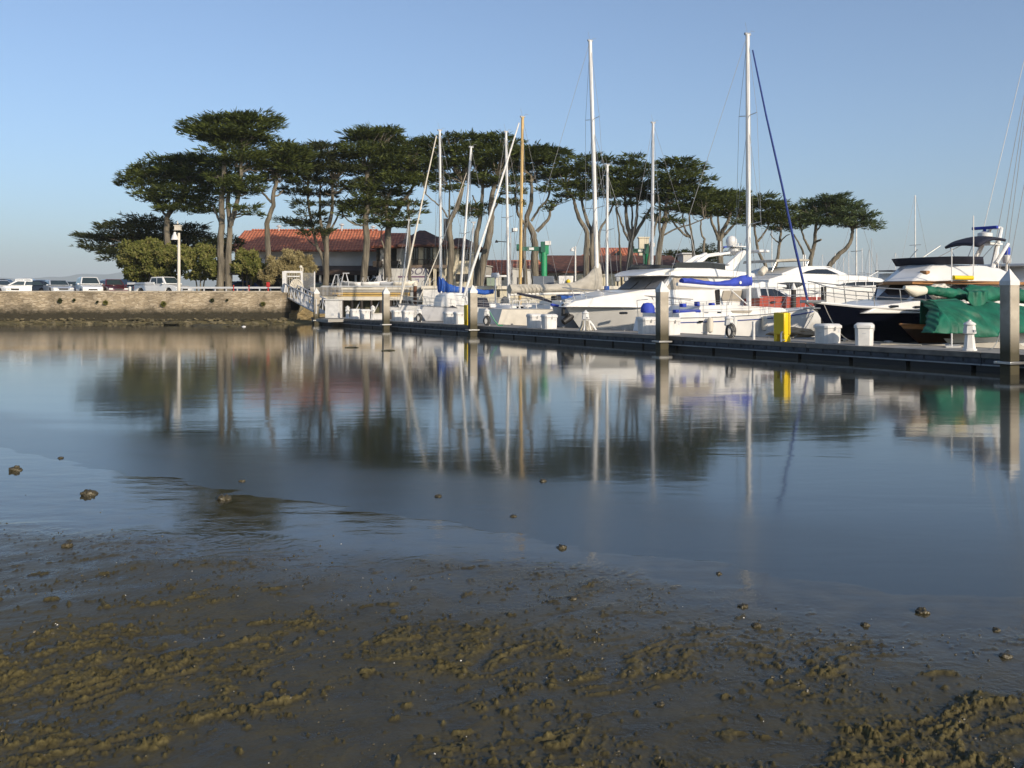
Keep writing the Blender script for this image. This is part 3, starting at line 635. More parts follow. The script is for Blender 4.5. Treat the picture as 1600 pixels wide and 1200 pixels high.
T('cypress_tree', 'full bright green cypress with a straight pale trunk, in front of the red roof', 'tree', 90,
  [([(567, 445), (570, 415), (573, 380), (571, 345), (575, 315), (575, 290), (573, 265)], 12, 7), ([(572, 350), (560, 352), (545, 345), (535, 335)], 3.5, 1.5)],
  [(592, 205, 30, 7), (568, 210, 26, 7), (612, 206, 14, 6), (585, 218, 38, 10), (556, 230, 22, 9), (600, 232, 30, 12), (572, 240, 34, 13), (608, 252, 26, 13), (580, 262, 34, 14), (560, 262, 20, 11), (588, 284, 28, 11), (568, 296, 22, 8), (572, 308, 14, 6), (600, 278, 20, 9)], seed=6, dens=60)
T('cypress_tree', 'cypress with a forked pale trunk and dense crown, just left of the white furled sail', 'tree', 91,
  [([(607, 445), (605, 410), (606, 375), (607, 348), (603, 330), (604, 312), (612, 295)], 13, 5), ([(606, 352), (616, 336), (627, 320), (638, 304), (648, 285)], 8, 4), ([(604, 395), (596, 375), (596, 360), (602, 352)], 2.5, 1.5)],
  [(636, 222, 20, 7), (650, 228, 22, 9), (628, 238, 26, 11), (655, 246, 26, 12), (634, 258, 34, 14), (660, 266, 22, 12), (622, 276, 28, 11), (645, 284, 30, 10), (606, 300, 34, 9), (570, 318, 30, 9), (555, 330, 22, 9), (590, 332, 26, 9), (580, 345, 24, 7), (600, 318, 26, 8), (618, 352, 16, 4)], seed=7, dens=58)
T('cypress_tree', 'thin young cypress stem half hidden behind the white furled sail', 'tree', 90,
  [([(641, 446), (640, 410), (639, 370), (638, 335), (637, 310)], 6, 4), ([(638, 352), (630, 340), (622, 334)], 2.5, 1)],
  [(640, 318, 20, 6), (624, 338, 16, 6), (650, 332, 12, 4), (630, 350, 20, 6)], seed=8)
T('cypress_tree', 'cypress with a kinked trunk directly right of the first tall white mast', 'tree', 90,
  [([(702, 445), (704, 415), (705, 385), (702, 352), (706, 340), (714, 325), (720, 305), (723, 285)], 11, 6), ([(703, 348), (702, 320), (703, 295)], 3.5, 2), ([(700, 340), (690, 325), (675, 312), (664, 302)], 3, 1.5)],
  [(676, 222, 24, 8), (700, 216, 22, 7), (724, 215, 24, 7), (690, 236, 30, 10), (720, 234, 30, 11), (745, 226, 20, 8), (676, 254, 24, 11), (706, 256, 32, 12), (735, 252, 22, 10), (690, 276, 28, 10), (720, 276, 22, 9), (700, 294, 20, 7), (672, 280, 16, 8)], seed=9)
T('cypress_tree', 'cypress with a straight dark trunk right of the two storey building', 'tree', 91,
  [([(744, 445), (745, 410), (744, 375), (749, 350), (752, 325), (754, 300), (753, 278)], 10, 4), ([(750, 335), (744, 318), (738, 305)], 3, 2)],
  [(755, 214, 20, 7), (742, 230, 24, 9), (768, 232, 26, 9), (752, 250, 32, 12), (770, 262, 22, 10), (742, 276, 22, 10), (760, 286, 22, 9), (722, 328, 15, 5), (742, 324, 22, 7), (736, 335, 16, 5)], seed=10)
T('cypress_tree', 'cypress with a thick slanting trunk behind the long white furled sail', 'tree', 90,
  [([(748, 448), (754, 415), (762, 380), (768, 345), (767, 325), (770, 300), (778, 280)], 14, 6), ([(768, 335), (778, 315), (784, 295)], 4, 2)],
  [(780, 214, 22, 6), (795, 224, 24, 8), (775, 238, 28, 10), (800, 244, 22, 10), (785, 262, 26, 11), (768, 280, 18, 8), (796, 282, 20, 8), (806, 298, 16, 6), (796, 315, 18, 5), (810, 318, 12, 4)], seed=11)
T('cypress_tree', 'gnarled cypress with broken limbs directly behind the green jib crane', 'tree', 90.5,
  [([(838, 445), (835, 415), (836, 385), (832, 362), (823, 342), (829, 322), (831, 300), (830, 275)], 14, 4), ([(822, 445), (819, 400), (820, 360), (824, 345)], 7, 5), ([(838, 362), (850, 350), (859, 338), (858, 328)], 6, 3.5), ([(830, 345), (842, 326), (855, 312), (860, 292), (858, 275)], 4, 2.5), ([(831, 285), (840, 266), (852, 256), (862, 250)], 4, 2), ([(820, 350), (810, 335), (806, 315), (804, 295)], 5, 3)],
  [(830, 233, 26, 5), (850, 236, 34, 5), (872, 240, 18, 4.5), (825, 246, 36, 8), (860, 250, 26, 6), (810, 258, 26, 9), (838, 262, 26, 8), (850, 276, 24, 8), (870, 268, 22, 7), (862, 296, 18, 6), (870, 316, 12, 6), (856, 324, 10, 5), (815, 280, 20, 8)], seed=12)
T('cypress_tree', 'vase shaped cypress with fanned limbs, left of the tall mast with grey sail cover', 'tree', 90,
  [([(916, 442), (916, 400), (917, 365), (907, 345), (899, 325), (896, 310), (885, 298)], 10, 3), ([(928, 442), (925, 400), (925, 365), (917, 345), (910, 320), (908, 300)], 9, 3), ([(926, 362), (930, 335), (928, 310), (930, 295)], 6, 3), ([(932, 442), (935, 400), (937, 362), (948, 342), (958, 320), (962, 305)], 5, 2.5)],
  [(896, 258, 26, 8), (918, 246, 20, 6), (935, 250, 22, 7), (880, 270, 24, 9), (910, 270, 34, 11), (945, 268, 26, 9), (888, 288, 28, 9), (925, 290, 34, 10), (955, 285, 22, 9), (884, 306, 16, 5), (910, 305, 22, 6), (940, 306, 20, 6)], seed=13, dens=46)
T('cypress_tree', 'many stemmed cypress spreading between the short white mast and the silver mast', 'tree', 90,
  [([(983, 442), (984, 405), (986, 375), (980, 350), (978, 325), (976, 300)], 11, 3), ([(985, 385), (993, 350), (996, 325), (994, 300)], 6, 3), ([(988, 375), (1002, 350), (1014, 330), (1024, 315)], 6, 3), ([(982, 375), (973, 355), (966, 335), (962, 318)], 4, 2), ([(972, 442), (969, 400), (968, 382), (966, 350), (962, 325)], 3.5, 2), ([(986, 370), (988, 340), (986, 310)], 4, 2)],
  [(992, 246, 16, 5), (975, 254, 20, 6), (1000, 258, 24, 7), (980, 268, 30, 9), (1008, 272, 26, 9), (985, 286, 34, 10), (1015, 292, 28, 9), (965, 300, 22, 7), (995, 304, 32, 8), (1022, 312, 20, 7), (978, 318, 20, 6)], seed=14, dens=46)
T('cypress_tree', 'tall leaning cypress with a stepped crown directly right of the silver mast', 'tree', 87,
  [([(1024, 440), (1028, 405), (1033, 372), (1039, 348), (1040, 325), (1044, 300)], 11, 4), ([(1034, 372), (1030, 350), (1032, 325), (1028, 305)], 5, 2.5), ([(1036, 368), (1055, 358), (1080, 350), (1100, 342)], 3, 1.5), ([(1010, 440), (1015, 395), (1022, 362), (1028, 338)], 6, 3)],
  [(1062, 253, 24, 5), (1050, 260, 22, 6), (1078, 262, 22, 6), (1062, 274, 32, 8), (1090, 280, 20, 8), (1058, 290, 30, 9), (1085, 298, 30, 10), (1058, 308, 30, 9), (1098, 312, 20, 9), (1050, 326, 24, 7), (1082, 326, 26, 8), (1030, 340, 20, 6), (1045, 345, 18, 5)], seed=15, dens=52)
T('cypress_tree', 'bare candelabra limbed tree above the big motor yacht flybridge', 'tree', 92,
  [([(1085, 442), (1084, 410), (1083, 385), (1080, 371), (1070, 367), (1058, 355), (1049, 342), (1044, 332)], 6, 2), ([(1079, 371), (1071, 360), (1067, 345), (1066, 325)], 4, 2), ([(1082, 375), (1079, 358), (1077, 340), (1076, 322)], 4, 2)],
  [(1092, 330, 20, 6), (1072, 322, 22, 6), (1100, 320, 18, 6)], seed=16)
T('cypress_tree', 'crooked thin stem left of the satellite dome', 'tree', 91,
  [([(1098, 442), (1099, 405), (1100, 380), (1101, 374), (1096, 366), (1095, 350), (1097, 343), (1108, 340)], 4.5, 1.6)], [(1112, 336, 14, 5)], seed=17)
T('cypress_tree', 'fork limbed cypress with a flat crown directly behind the satellite dome', 'tree', 92,
  [([(1125, 442), (1125, 405), (1125, 378), (1130, 360), (1138, 345), (1141, 330)], 11, 4), ([(1123, 375), (1118, 360), (1112, 348), (1110, 328)], 6, 3), ([(1124, 368), (1122, 345), (1122, 325)], 4, 2.5), ([(1129, 370), (1140, 358), (1149, 348), (1154, 335)], 5, 2.5)],
  [(1120, 303, 26, 5), (1142, 304, 24, 5), (1105, 312, 20, 7), (1130, 314, 36, 9), (1155, 318, 20, 9), (1118, 328, 28, 8), (1146, 332, 26, 9), (1160, 348, 14, 6)], seed=18, dens=52)
T('cypress_tree', 'small cypress with a curved trunk directly right of the tallest mast', 'tree', 94,
  [([(1200, 440), (1196, 415), (1188, 400), (1183, 385), (1181, 372), (1178, 350)], 6, 3), ([(1184, 377), (1190, 370), (1198, 358), (1202, 345)], 4, 2)],
  [(1188, 308, 20, 5), (1176, 320, 22, 9), (1200, 320, 24, 9), (1185, 338, 26, 10), (1206, 345, 18, 9), (1172, 350, 12, 6)], seed=19)
T('cypress_tree', 'straight little cypress left of the blue furled sail', 'tree', 95,
  [([(1209, 440), (1212, 415), (1216, 398), (1218, 380), (1220, 362), (1220, 345)], 6, 3), ([(1218, 380), (1210, 374), (1203, 366)], 2.5, 1.2), ([(1219, 379), (1226, 370), (1234, 366)], 2.5, 1.2)],
  [(1214, 318, 18, 6), (1226, 326, 20, 8), (1212, 338, 26, 10), (1234, 346, 18, 9), (1218, 356, 20, 6)], seed=20)
T('pine_tree', 'rounded pine with a forked trunk above the modern yacht', 'tree', 96,
  [([(1265, 440), (1266, 410), (1270, 392), (1273, 378), (1275, 355), (1276, 340)], 8, 4), ([(1268, 395), (1260, 380), (1254, 366), (1251, 350)], 4.5, 2), ([(1274, 378), (1280, 376), (1283, 374)], 3.5, 3), ([(1275, 362), (1284, 350), (1290, 340)], 3, 1.5), ([(1257, 440), (1255, 397), (1247, 378), (1240, 366)], 4, 2)],
  [(1300, 309, 20, 6), (1282, 318, 26, 8), (1310, 318, 24, 8), (1262, 326, 20, 8), (1290, 332, 34, 9), (1318, 330, 20, 9), (1256, 340, 22, 9), (1276, 346, 22, 7), (1246, 352, 12, 6), (1302, 346, 22, 6)], mt=pine, seed=21, dens=58)
T('pine_tree', 'rightmost pine leaning right on a sawn off sloping trunk', 'tree', 97,
  [([(1288, 440), (1296, 416), (1305, 404), (1315, 394), (1324, 386), (1330, 374), (1332, 358), (1330, 345)], 9, 4), ([(1331, 362), (1340, 350), (1352, 346)], 3, 1.5)],
  [(1334, 326, 20, 8), (1350, 336, 20, 7), (1330, 340, 24, 8), (1360, 350, 16, 6), (1366, 356, 10, 4), (1345, 350, 16, 5), (1318, 350, 16, 6)], mt=pine, seed=22, dens=58)
T('conifer_tree', 'low dark bushy evergreen on the skyline left of the flybridge arch', 'tree', 118, [([(1100, 430), (1100, 400)], 8, 4)], [(1085, 396, 22, 7), (1064, 402, 24, 10), (1070, 412, 26, 9), (1110, 388, 14, 9), (1112, 402, 16, 12), (1095, 402, 20, 10), (1150, 394, 12, 9), (1052, 396, 10, 6)], mt=dkf, seed=23, dens=44, group='low evergreens far behind')
T('conifer_tree', 'low dark evergreen between the twin trunks and the tiled roof', 'tree', 100, [([(352, 430), (352, 400)], 8, 4)], [(350, 375, 20, 14), (338, 392, 18, 14), (362, 385, 18, 14)], mt=dkf, seed=24, dens=44, group='low evergreens far behind')
# shrubs on the quay
def bush(lbl, d, pads, mt, seed, style='leaf', dens=95):
    limbs = [([(pads[0][0] + k * 5, 455), (pads[0][0] + k * 9, pads[0][1] + 12)], 2.5, 1.2) for k in (-1, 0, 1)]
    return tree('bush', lbl, 'bush', d, limbs, pads, mt, style, dens, seed, 'round bushes along the quay', twig=False)
bush('big rounded green and straw bush leftmost on the quay, left of the lamp post', 88, [(226, 402, 34, 32), (206, 408, 24, 28), (250, 404, 30, 31), (228, 388, 30, 18), (200, 426, 18, 14), (270, 412, 26, 28), (232, 425, 44, 18), (222, 400, 40, 30)], bushg, 31)
bush('dense green bush directly right of the lamp post', 85.5, [(313, 402, 24, 26), (328, 407, 18, 26), (298, 408, 22, 24), (290, 400, 14, 18), (315, 428, 26, 14)], bushg, 32)
bush('green bush directly right of the twin trunks', 86, [(386, 404, 24, 24), (397, 414, 18, 22), (374, 412, 14, 26), (388, 428, 22, 14), (403, 402, 12, 16)], bushg, 33)
bush('dry brown rounded bush left of the lattice gate', 84.5, [(445, 414, 32, 24), (474, 418, 28, 20), (422, 422, 18, 22), (458, 404, 28, 14), (452, 428, 42, 16)], bushb, 34, 'twig', 240)
# tufts growing out of the seawall
for k, (a, b, r_, lb) in enumerate([(94, 470, 5, 'leftmost brown weed tuft growing on the seawall'), (116, 469, 3, 'tiny brown weed tuft second from the left on the seawall'), (152, 472, 3, 'tiny weed tuft beside the round green one on the seawall'), (165, 473, 5, 'round green weed tuft on the seawall under the maroon car'),
        (256, 475, 6, 'green weed tuft on the seawall under the white pickup'), (332, 469, 4, 'brown weed tuft high on the seawall under the twin trunks'), (355, 469, 2.5, 'tiny weed tuft on the seawall right of the twin trunks'), (411, 475, 5, 'dark green weed tuft on the seawall near its corner')]):
    rn = random.Random(k + 90); c = at(a, b, 75.1); vs = []; fs = []; q = r_ / F * 75
    for _ in range(160):
        t = Vector((rn.gauss(0, 1), -abs(rn.gauss(0, 1)), rn.gauss(0, 1))).normalized() * q * rn.uniform(.5, 1); u = Vector((rn.gauss(0, 1), rn.gauss(0, 1), rn.gauss(0, 1))).normalized() * .05
        i = len(vs); vs += [c + t * .3, c + t * .7 + u, c + t, c + t * .7 - u]; fs.append((i, i + 1, i + 2, i + 3))
    mb = MB(); mb.add(vs, fs); o = mb.build('weed_tuft', dkf if k in (0, 1, 2, 5, 6) else bushg, off=c, smooth=0, recalc=False); o.location = c; tag(o, lb, 'weed', 'weeds on the seawall')

# ---------------------------------------------------------------- buildings
m, N, L, p = node_mat('clay_roof_tiles')
geo = N.new('ShaderNodeNewGeometry'); sx = N.new('ShaderNodeSeparateXYZ'); L.new(geo.outputs['Position'], sx.inputs[0])
def wave(ch, sc__, typ='SINE'):
    a_ = N.new('ShaderNodeMath'); a_.operation = 'MULTIPLY'; L.new(ch, a_.inputs[0]); a_.inputs[1].default_value = sc__
    b_ = N.new('ShaderNodeMath'); b_.operation = 'SINE'; L.new(a_.outputs[0], b_.inputs[0]); return b_.outputs[0]
sA = wave(sx.outputs[0], 2 * math.pi / .36); sB = wave(sx.outputs[2], 2 * math.pi / .22)
ad = N.new('ShaderNodeMath'); ad.operation = 'ADD'; L.new(sA, ad.inputs[0]); L.new(sB, ad.inputs[1])
nz = N.new('ShaderNodeTexNoise'); nz.inputs['Scale'].default_value = 3; nz.inputs['Detail'].default_value = 6; L.new(geo.outputs['Position'], nz.inputs[0])
rt = ramp(N, [(.25, (.28, .085, .045)), (.5, (.46, .135, .065)), (.75, (.58, .22, .11))])
mm = N.new('ShaderNodeMath'); mm.operation = 'MULTIPLY_ADD'; L.new(ad.outputs[0], mm.inputs[0]); mm.inputs[1].default_value = .085; L.new(nz.outputs[0], mm.inputs[2]); L.new(mm.outputs[0], rt.inputs[0]); L.new(rt.outputs[0], p.inputs['Base Color'])
bp = N.new('ShaderNodeBump'); bp.inputs['Distance'].default_value = .035; L.new(ad.outputs[0], bp.inputs['Height']); L.new(bp.outputs[0], p.inputs['Normal']); p.inputs['Roughness'].default_value = .85
rtile = m
rdark = pm('weathered_brown_tiles', (.14, .055, .035), .9, c2=(.055, .026, .020), scale=2.5, bump=.05, bscale=6)
stucco = pm('white_stucco', (.58, .57, .54), .9, var=.12, scale=.6, bump=.01)
cream = pm('cream_stucco', (.62, .56, .42), .9, var=.15, scale=.8, bump=.01)
dkwood = pm('dark_timber', (.035, .026, .02), .7, var=.3)
shade_m = pm('painted_interior_shade', (.012, .011, .010), .9)  # near-black colour stands in for the shade inside openings
def W(pts, d): return [at(a, b, d) for a, b in pts]
def pz(px, d): return (px - 800) / F * d
def gable(mb, x0, x1, yf, dep, zb, zt, over=.5, mi=0, hip=0, th=.18):
    """pitched roof slab, ridge along x"""
    ym = yf + dep / 2; a = [(x0 - over, yf - over, zb), (x1 + over, yf - over, zb), (x1 + over - hip, ym, zt), (x0 - over + hip, ym, zt)]
    b_ = [(x0 - over, yf + dep + over, zb), (x1 + over, yf + dep + over, zb), (x1 + over - hip, ym, zt), (x0 - over + hip, ym, zt)]
    mb.add(a + b_ + [(v[0], v[1], v[2] - th) for v in a + b_], [(0, 1, 2, 3), (7, 6, 5, 4), (8, 9, 1, 0), (4, 5, 13, 12), (11, 10, 9, 8), (12, 13, 14, 15), (0, 3, 11, 8), (7, 4, 12, 15), (1, 9, 10, 2), (5, 6, 14, 13), (0, 4, 7, 3), (1, 2, 6, 5)], mi)
# long hall with bright tiled roof
dB = 108; X0 = pz(366, dB); X1 = pz(592, dB); zE = at(0, 391, dB).z; zR = at(0, 360, dB + 4.5).z
b1_ = thing('hall_building', 'long white hall with a bright orange red tiled roof', 'building', ((X0 + X1) / 2, dB, GZ))
o1 = b1_.location
mb = MB(); gable(mb, X0, X1, dB, 9, zE, zR, .6, hip=.5); mb.build('roof', rtile, b1_, off=o1, smooth=0)
mb = MB()
for k in range(46): x = X0 + .9 + (X1 - X0 - 1.8) * k / 45; mb.lathe([(.10, -.05), (.16, .0), (.14, .12), (.05, .16)], (x, dB + 4.5, zR + .02), 6)
mb.build('ridge_tiles', rtile, b1_, off=o1)
mb = MB(); mb.box(((X0 + X1) / 2, dB + 4.5, (zE + GZ + 3.0) / 2 + .2), (X1 - X0, 8.6, zE - GZ - 3.3)); mb.build('wall', stucco, b1_, off=o1, smooth=0)
mb = MB(); mb.box(((X0 + X1) / 2, dB + 5.2, GZ + 1.7), (X1 - X0 - .6, 7, 3.4)); mb.build('undercroft_shade', shade_m, b1_, off=o1, smooth=0)  # dark block fills the recess, its shade put into the colour
mb = MB(); mb.prism([(X0, dB - 2.4, GZ + 2.9), (X0, dB - .1, GZ + 3.5), (X0, dB - .1, GZ + 3.3), (X0, dB - 2.4, GZ + 2.4)], (X1 - X0, 0, 0)); mb.build('canopy', pm('brown_awning', (.07, .045, .035), .8, var=.25), b1_, off=o1, smooth=0)
for k in range(9):
    mb = MB(); x = X0 + .3 + k * (X1 - X0 - .6) / 8; mb.box((x, dB - 2.1, GZ + 1.2), (.2, .2, 2.4)); mb.build('post', stucco, b1_, off=o1, smooth=0)
for px_, hh in ((534, .9), (583, .5), (436, .6)):
    mb = MB(); x = pz(px_, dB + 4.5); mb.tube([(x, dB + 4.5, zR - .1), (x, dB + 4.5, zR + hh * .6)], .12); mb.lathe([(.02, 0), (.3, .05), (.3, .18), (.05, .32)], (x, dB + 4.5, zR + hh * .6), 10); mb.build('roof_vent', lgrey, b1_, off=o1)
# two storey building, dark tiled roofs
d2 = 100; b2_ = thing('clubhouse_building', 'two storey cream building with dark tiled hipped roofs and a balcony', 'building', (pz(665, d2), d2, GZ)); o2 = b2_.location
def zpx(py, d): return at(0, py, d).z
def hiproof(mb, x0, x1, yf, dep, zb, ax, zt, over=.7, th=.2):
    ym = yf + dep / 2; a = [(x0 - over, yf - over, zb), (x1 + over, yf - over, zb), (x1 + over, yf + dep + over, zb), (x0 - over, yf + dep + over, zb)]
    mb.add(a + [(v[0], v[1], v[2] - th) for v in a] + [(ax[0], ym, zt), (ax[1], ym, zt)], [(0, 1, 9, 8), (1, 2, 9), (2, 3, 8, 9), (3, 0, 8), (4, 5, 1, 0), (5, 6, 2, 1), (6, 7, 3, 2), (7, 4, 0, 3), (7, 6, 5, 4)])
mb = MB(); hiproof(mb, pz(630, d2), pz(700, d2), d2, 9, zpx(383, d2), (pz(655, d2 + 4.5), pz(664, d2 + 4.5)), zpx(360, d2 + 4.5)); mb.build('roof', rdark, b2_, off=o2, smooth=0)
mb = MB(); hiproof(mb, pz(588, d2), pz(632, d2), d2 + 1.5, 7, zpx(385, d2 + 1.5), (pz(600, d2 + 5), pz(640, d2 + 5)), zpx(364, d2 + 5)); mb.build('roof', rtile, b2_, off=o2, smooth=0)
mb = MB(); hiproof(mb, pz(703, d2), pz(743, d2), d2 + .4, 7, zpx(386, d2), (pz(712, d2 + 4), pz(726, d2 + 4)), zpx(372, d2 + 4)); mb.build('roof', rdark, b2_, off=o2, smooth=0)
mb = MB(); zt = zpx(384, d2)
mb.box(((pz(640, d2) + pz(700, d2)) / 2, d2 + 4.6, (GZ + zt) / 2), (pz(700, d2) - pz(640, d2), 8.2, zt - GZ - .25)); mb.box(((pz(703, d2) + pz(743, d2)) / 2, d2 + 4, (GZ + zt) / 2), (pz(743, d2) - pz(703, d2), 6.6, zt - GZ - .4))
mb.build('wall', cream, b2_, off=o2, smooth=0)
mb = MB(); mb.box(((pz(588, d2) + pz(638, d2)) / 2, d2 + 5, (GZ + zt) / 2), (pz(638, d2) - pz(588, d2), 6.4, zt - GZ - .3)); mb.build('wall', stucco, b2_, off=o2, smooth=0)
def window(root, off, px0, px1, py0, py1, d, frame=dkwood, th=.08, mull=2, pane=glass):
    x0, x1, z0, z1 = pz(px0, d), pz(px1, d), zpx(py1, d), zpx(py0, d); mb = MB(); f = .1
    mb.box(((x0 + x1) / 2, d - th / 2, z1 - f / 2), (x1 - x0, th, f)); mb.box(((x0 + x1) / 2, d - th / 2, z0 + f / 2), (x1 - x0, th, f))
    for k in range(mull + 1): x = x0 + f / 2 + (x1 - x0 - f) * k / mull; mb.box((x, d - th / 2, (z0 + z1) / 2), (f, th * .9, z1 - z0 - 2 * f))
    w_ = mb.build('window', frame, root, off=off, smooth=0)
    mb = MB(); mb.box(((x0 + x1) / 2, d - .02, (z0 + z1) / 2), (x1 - x0 - .02, .03, z1 - z0 - .02)); mb.build('pane', pane, w_, off=off, smooth=0); return w_
for a, b, c_, e, mm_ in ((645, 654, 386, 414, 2), (662, 677, 386, 414, 3), (684, 698, 386, 414, 3)): window(b2_, o2, a, b, c_, e, d2 + .49, mull=mm_)
for a, b, c_, e, mm_ in ((718, 733, 388, 407, 2), (712, 732, 428, 440, 3)): window(b2_, o2, a, b, c_, e, d2 + .69, mull=mm_)
for a, b in ((674, 686), (652, 664)): window(b2_, o2, a, b, 424, 446, d2 + .49, mull=1, pane=shade_m)
for a, b in ((588, 594), (602, 608), (611, 620)): window(b2_, o2, a, b, 384, 416, d2 + 1.79, mull=1, pane=shade_m)
for a, b, in ((581, 595), (609, 622)):
    mb = MB(); mb.box(((pz(a, d2) + pz(b, d2)) / 2, d2 + 1.1, zpx(412, d2)), (pz(b, d2) - pz(a, d2), .9, .62)); mb.build('balcony', dkwood, b2_, off=o2, smooth=0)
mb = MB(); mb.box(((pz(641, d2) + pz(700, d2)) / 2, d2 - .6, zpx(417, d2)), (pz(700, d2) - pz(641, d2), 1.9, .3)); bal = mb.build('balcony', pm('brown_balcony', (.16, .12, .09), .8), b2_, off=o2, smooth=0)
mb = MB(); x0, x1 = pz(642, d2), pz(699, d2)
for k in range(30): mb.box((x0 + (x1 - x0) * k / 29, d2 - 1.45, zpx(411.5, d2)), (.05, .05, .62))
mb.box(((x0 + x1) / 2, d2 - 1.45, zpx(406.5, d2)), (x1 - x0, .08, .08)); mb.build('railing', dkwood, bal, off=o2, smooth=0)
for px_ in (642, 656, 681, 699):
    mb = MB(); mb.box((pz(px_, d2), d2 - 1.2, GZ + 1.6), (.3, .3, 3.2)); mb.build('post', cream, b2_, off=o2, smooth=0)
mb = MB(); mb.box((pz(692, d2), d2 + 5, zpx(358, d2)), (.55, .55, 3)); mb.build('chimney', pm('grey_flue', (.12, .12, .12), .7), b2_, off=o2, smooth=0)
# low brown roofed building behind the boats
d3 = 104; b3_ = thing('boathouse_building', 'long low building with a dark brown red tiled roof behind the sailboats', 'building', (pz(920, d3), d3, GZ)); o3 = b3_.location
mb = MB(); gable(mb, pz(848, d3), pz(1072, d3), d3, 11, zpx(424, d3), zpx(399, d3 + 5.5), .5, hip=1.2); mb.build('roof', rdark, b3_, off=o3, smooth=0)
mb = MB(); gable(mb, pz(760, d3), pz(852, d3), d3 + .5, 8, zpx(426, d3), zpx(406, d3 + 4), .4); mb.build('roof', rtile, b3_, off=o3, smooth=0)
mb = MB(); mb.box(((pz(762, d3) + pz(1070, d3)) / 2, d3 + 4.6, (GZ + zpx(425, d3)) / 2), (pz(1070, d3) - pz(762, d3), 7.5, zpx(425, d3) - GZ)); mb.build('wall', stucco, b3_, off=o3, smooth=0)
for a in (775, 800, 868, 900, 935, 965, 1000, 1030): window(b3_, o3, a, a + 12, 429, 438, d3 + .79)
d4 = 122; b4_ = thing('gabled_building', 'orange roofed gabled building rising behind the low brown roof', 'building', (pz(965, d4), d4, GZ)); o4 = b4_.location
mb = MB(); gable(mb, pz(905, d4), pz(1025, d4), d4, 10, zpx(403, d4), zpx(387, d4 + 5), .4, hip=3); mb.build('roof', rtile, b4_, off=o4, smooth=0)
mb = MB(); x0, x1, xm = pz(953, d4), pz(975, d4), pz(966, d4); mb.prism([(x0, d4 - .8, zpx(400, d4)), (x1 + .2, d4 - .8, zpx(400, d4)), (xm, d4 - .8, zpx(389, d4))], (0, 5, 0)); mb.build('gable', rtile, b4_, off=o4, smooth=0)
mb = MB(); mb.prism([(x0 + .4, d4 - .85, zpx(399.5, d4)), (x1 - .3, d4 - .85, zpx(399.5, d4)), (xm, d4 - .85, zpx(392, d4))], (0, .03, 0)); mb.build('gable_window', glass, b4_, off=o4, smooth=0)
mb = MB(); mb.box((pz(965, d4), d4 + 5, (GZ + zpx(403, d4)) / 2), (pz(1020, d4) - pz(910, d4), 9, zpx(403, d4) - GZ)); mb.build('wall', cream, b4_, off=o4, smooth=0)
for a, b, t_, bt, dd_ in ((920, 924, 376, 400, 118), (998, 1013, 372.5, 400, 117)):
    mb = MB(); mb.box(((pz(a, dd_) + pz(b, dd_)) / 2, dd_, (zpx(t_, dd_) + zpx(bt, dd_)) / 2), (pz(b, dd_) - pz(a, dd_), 1, zpx(t_, dd_) - zpx(bt, dd_)))
    mb.box(((pz(a, dd_) + pz(b, dd_)) / 2, dd_, zpx(t_, dd_) + .08), (pz(b, dd_) - pz(a, dd_) + .2, 1.2, .16)); mb.build('chimney', cream, b4_, off=o4, smooth=0)
d5 = 112; b5_ = thing('white_shed', 'small pale house front between the dark evergreens behind the flybridge', 'building', (pz(1074, d5), d5, GZ)); o5 = b5_.location
mb = MB(); mb.box((pz(1075, d5), d5 + 2, (GZ + zpx(397, d5)) / 2), (1.1, 4, zpx(397, d5) - GZ)); mb.build('wall', stucco, b5_, off=o5, smooth=0)
mb = MB(); mb.box((pz(1075, d5), d5 + 2, zpx(396, d5)), (1.5, 4.4, .15)); mb.build('roof', lgrey, b5_, off=o5, smooth=0)
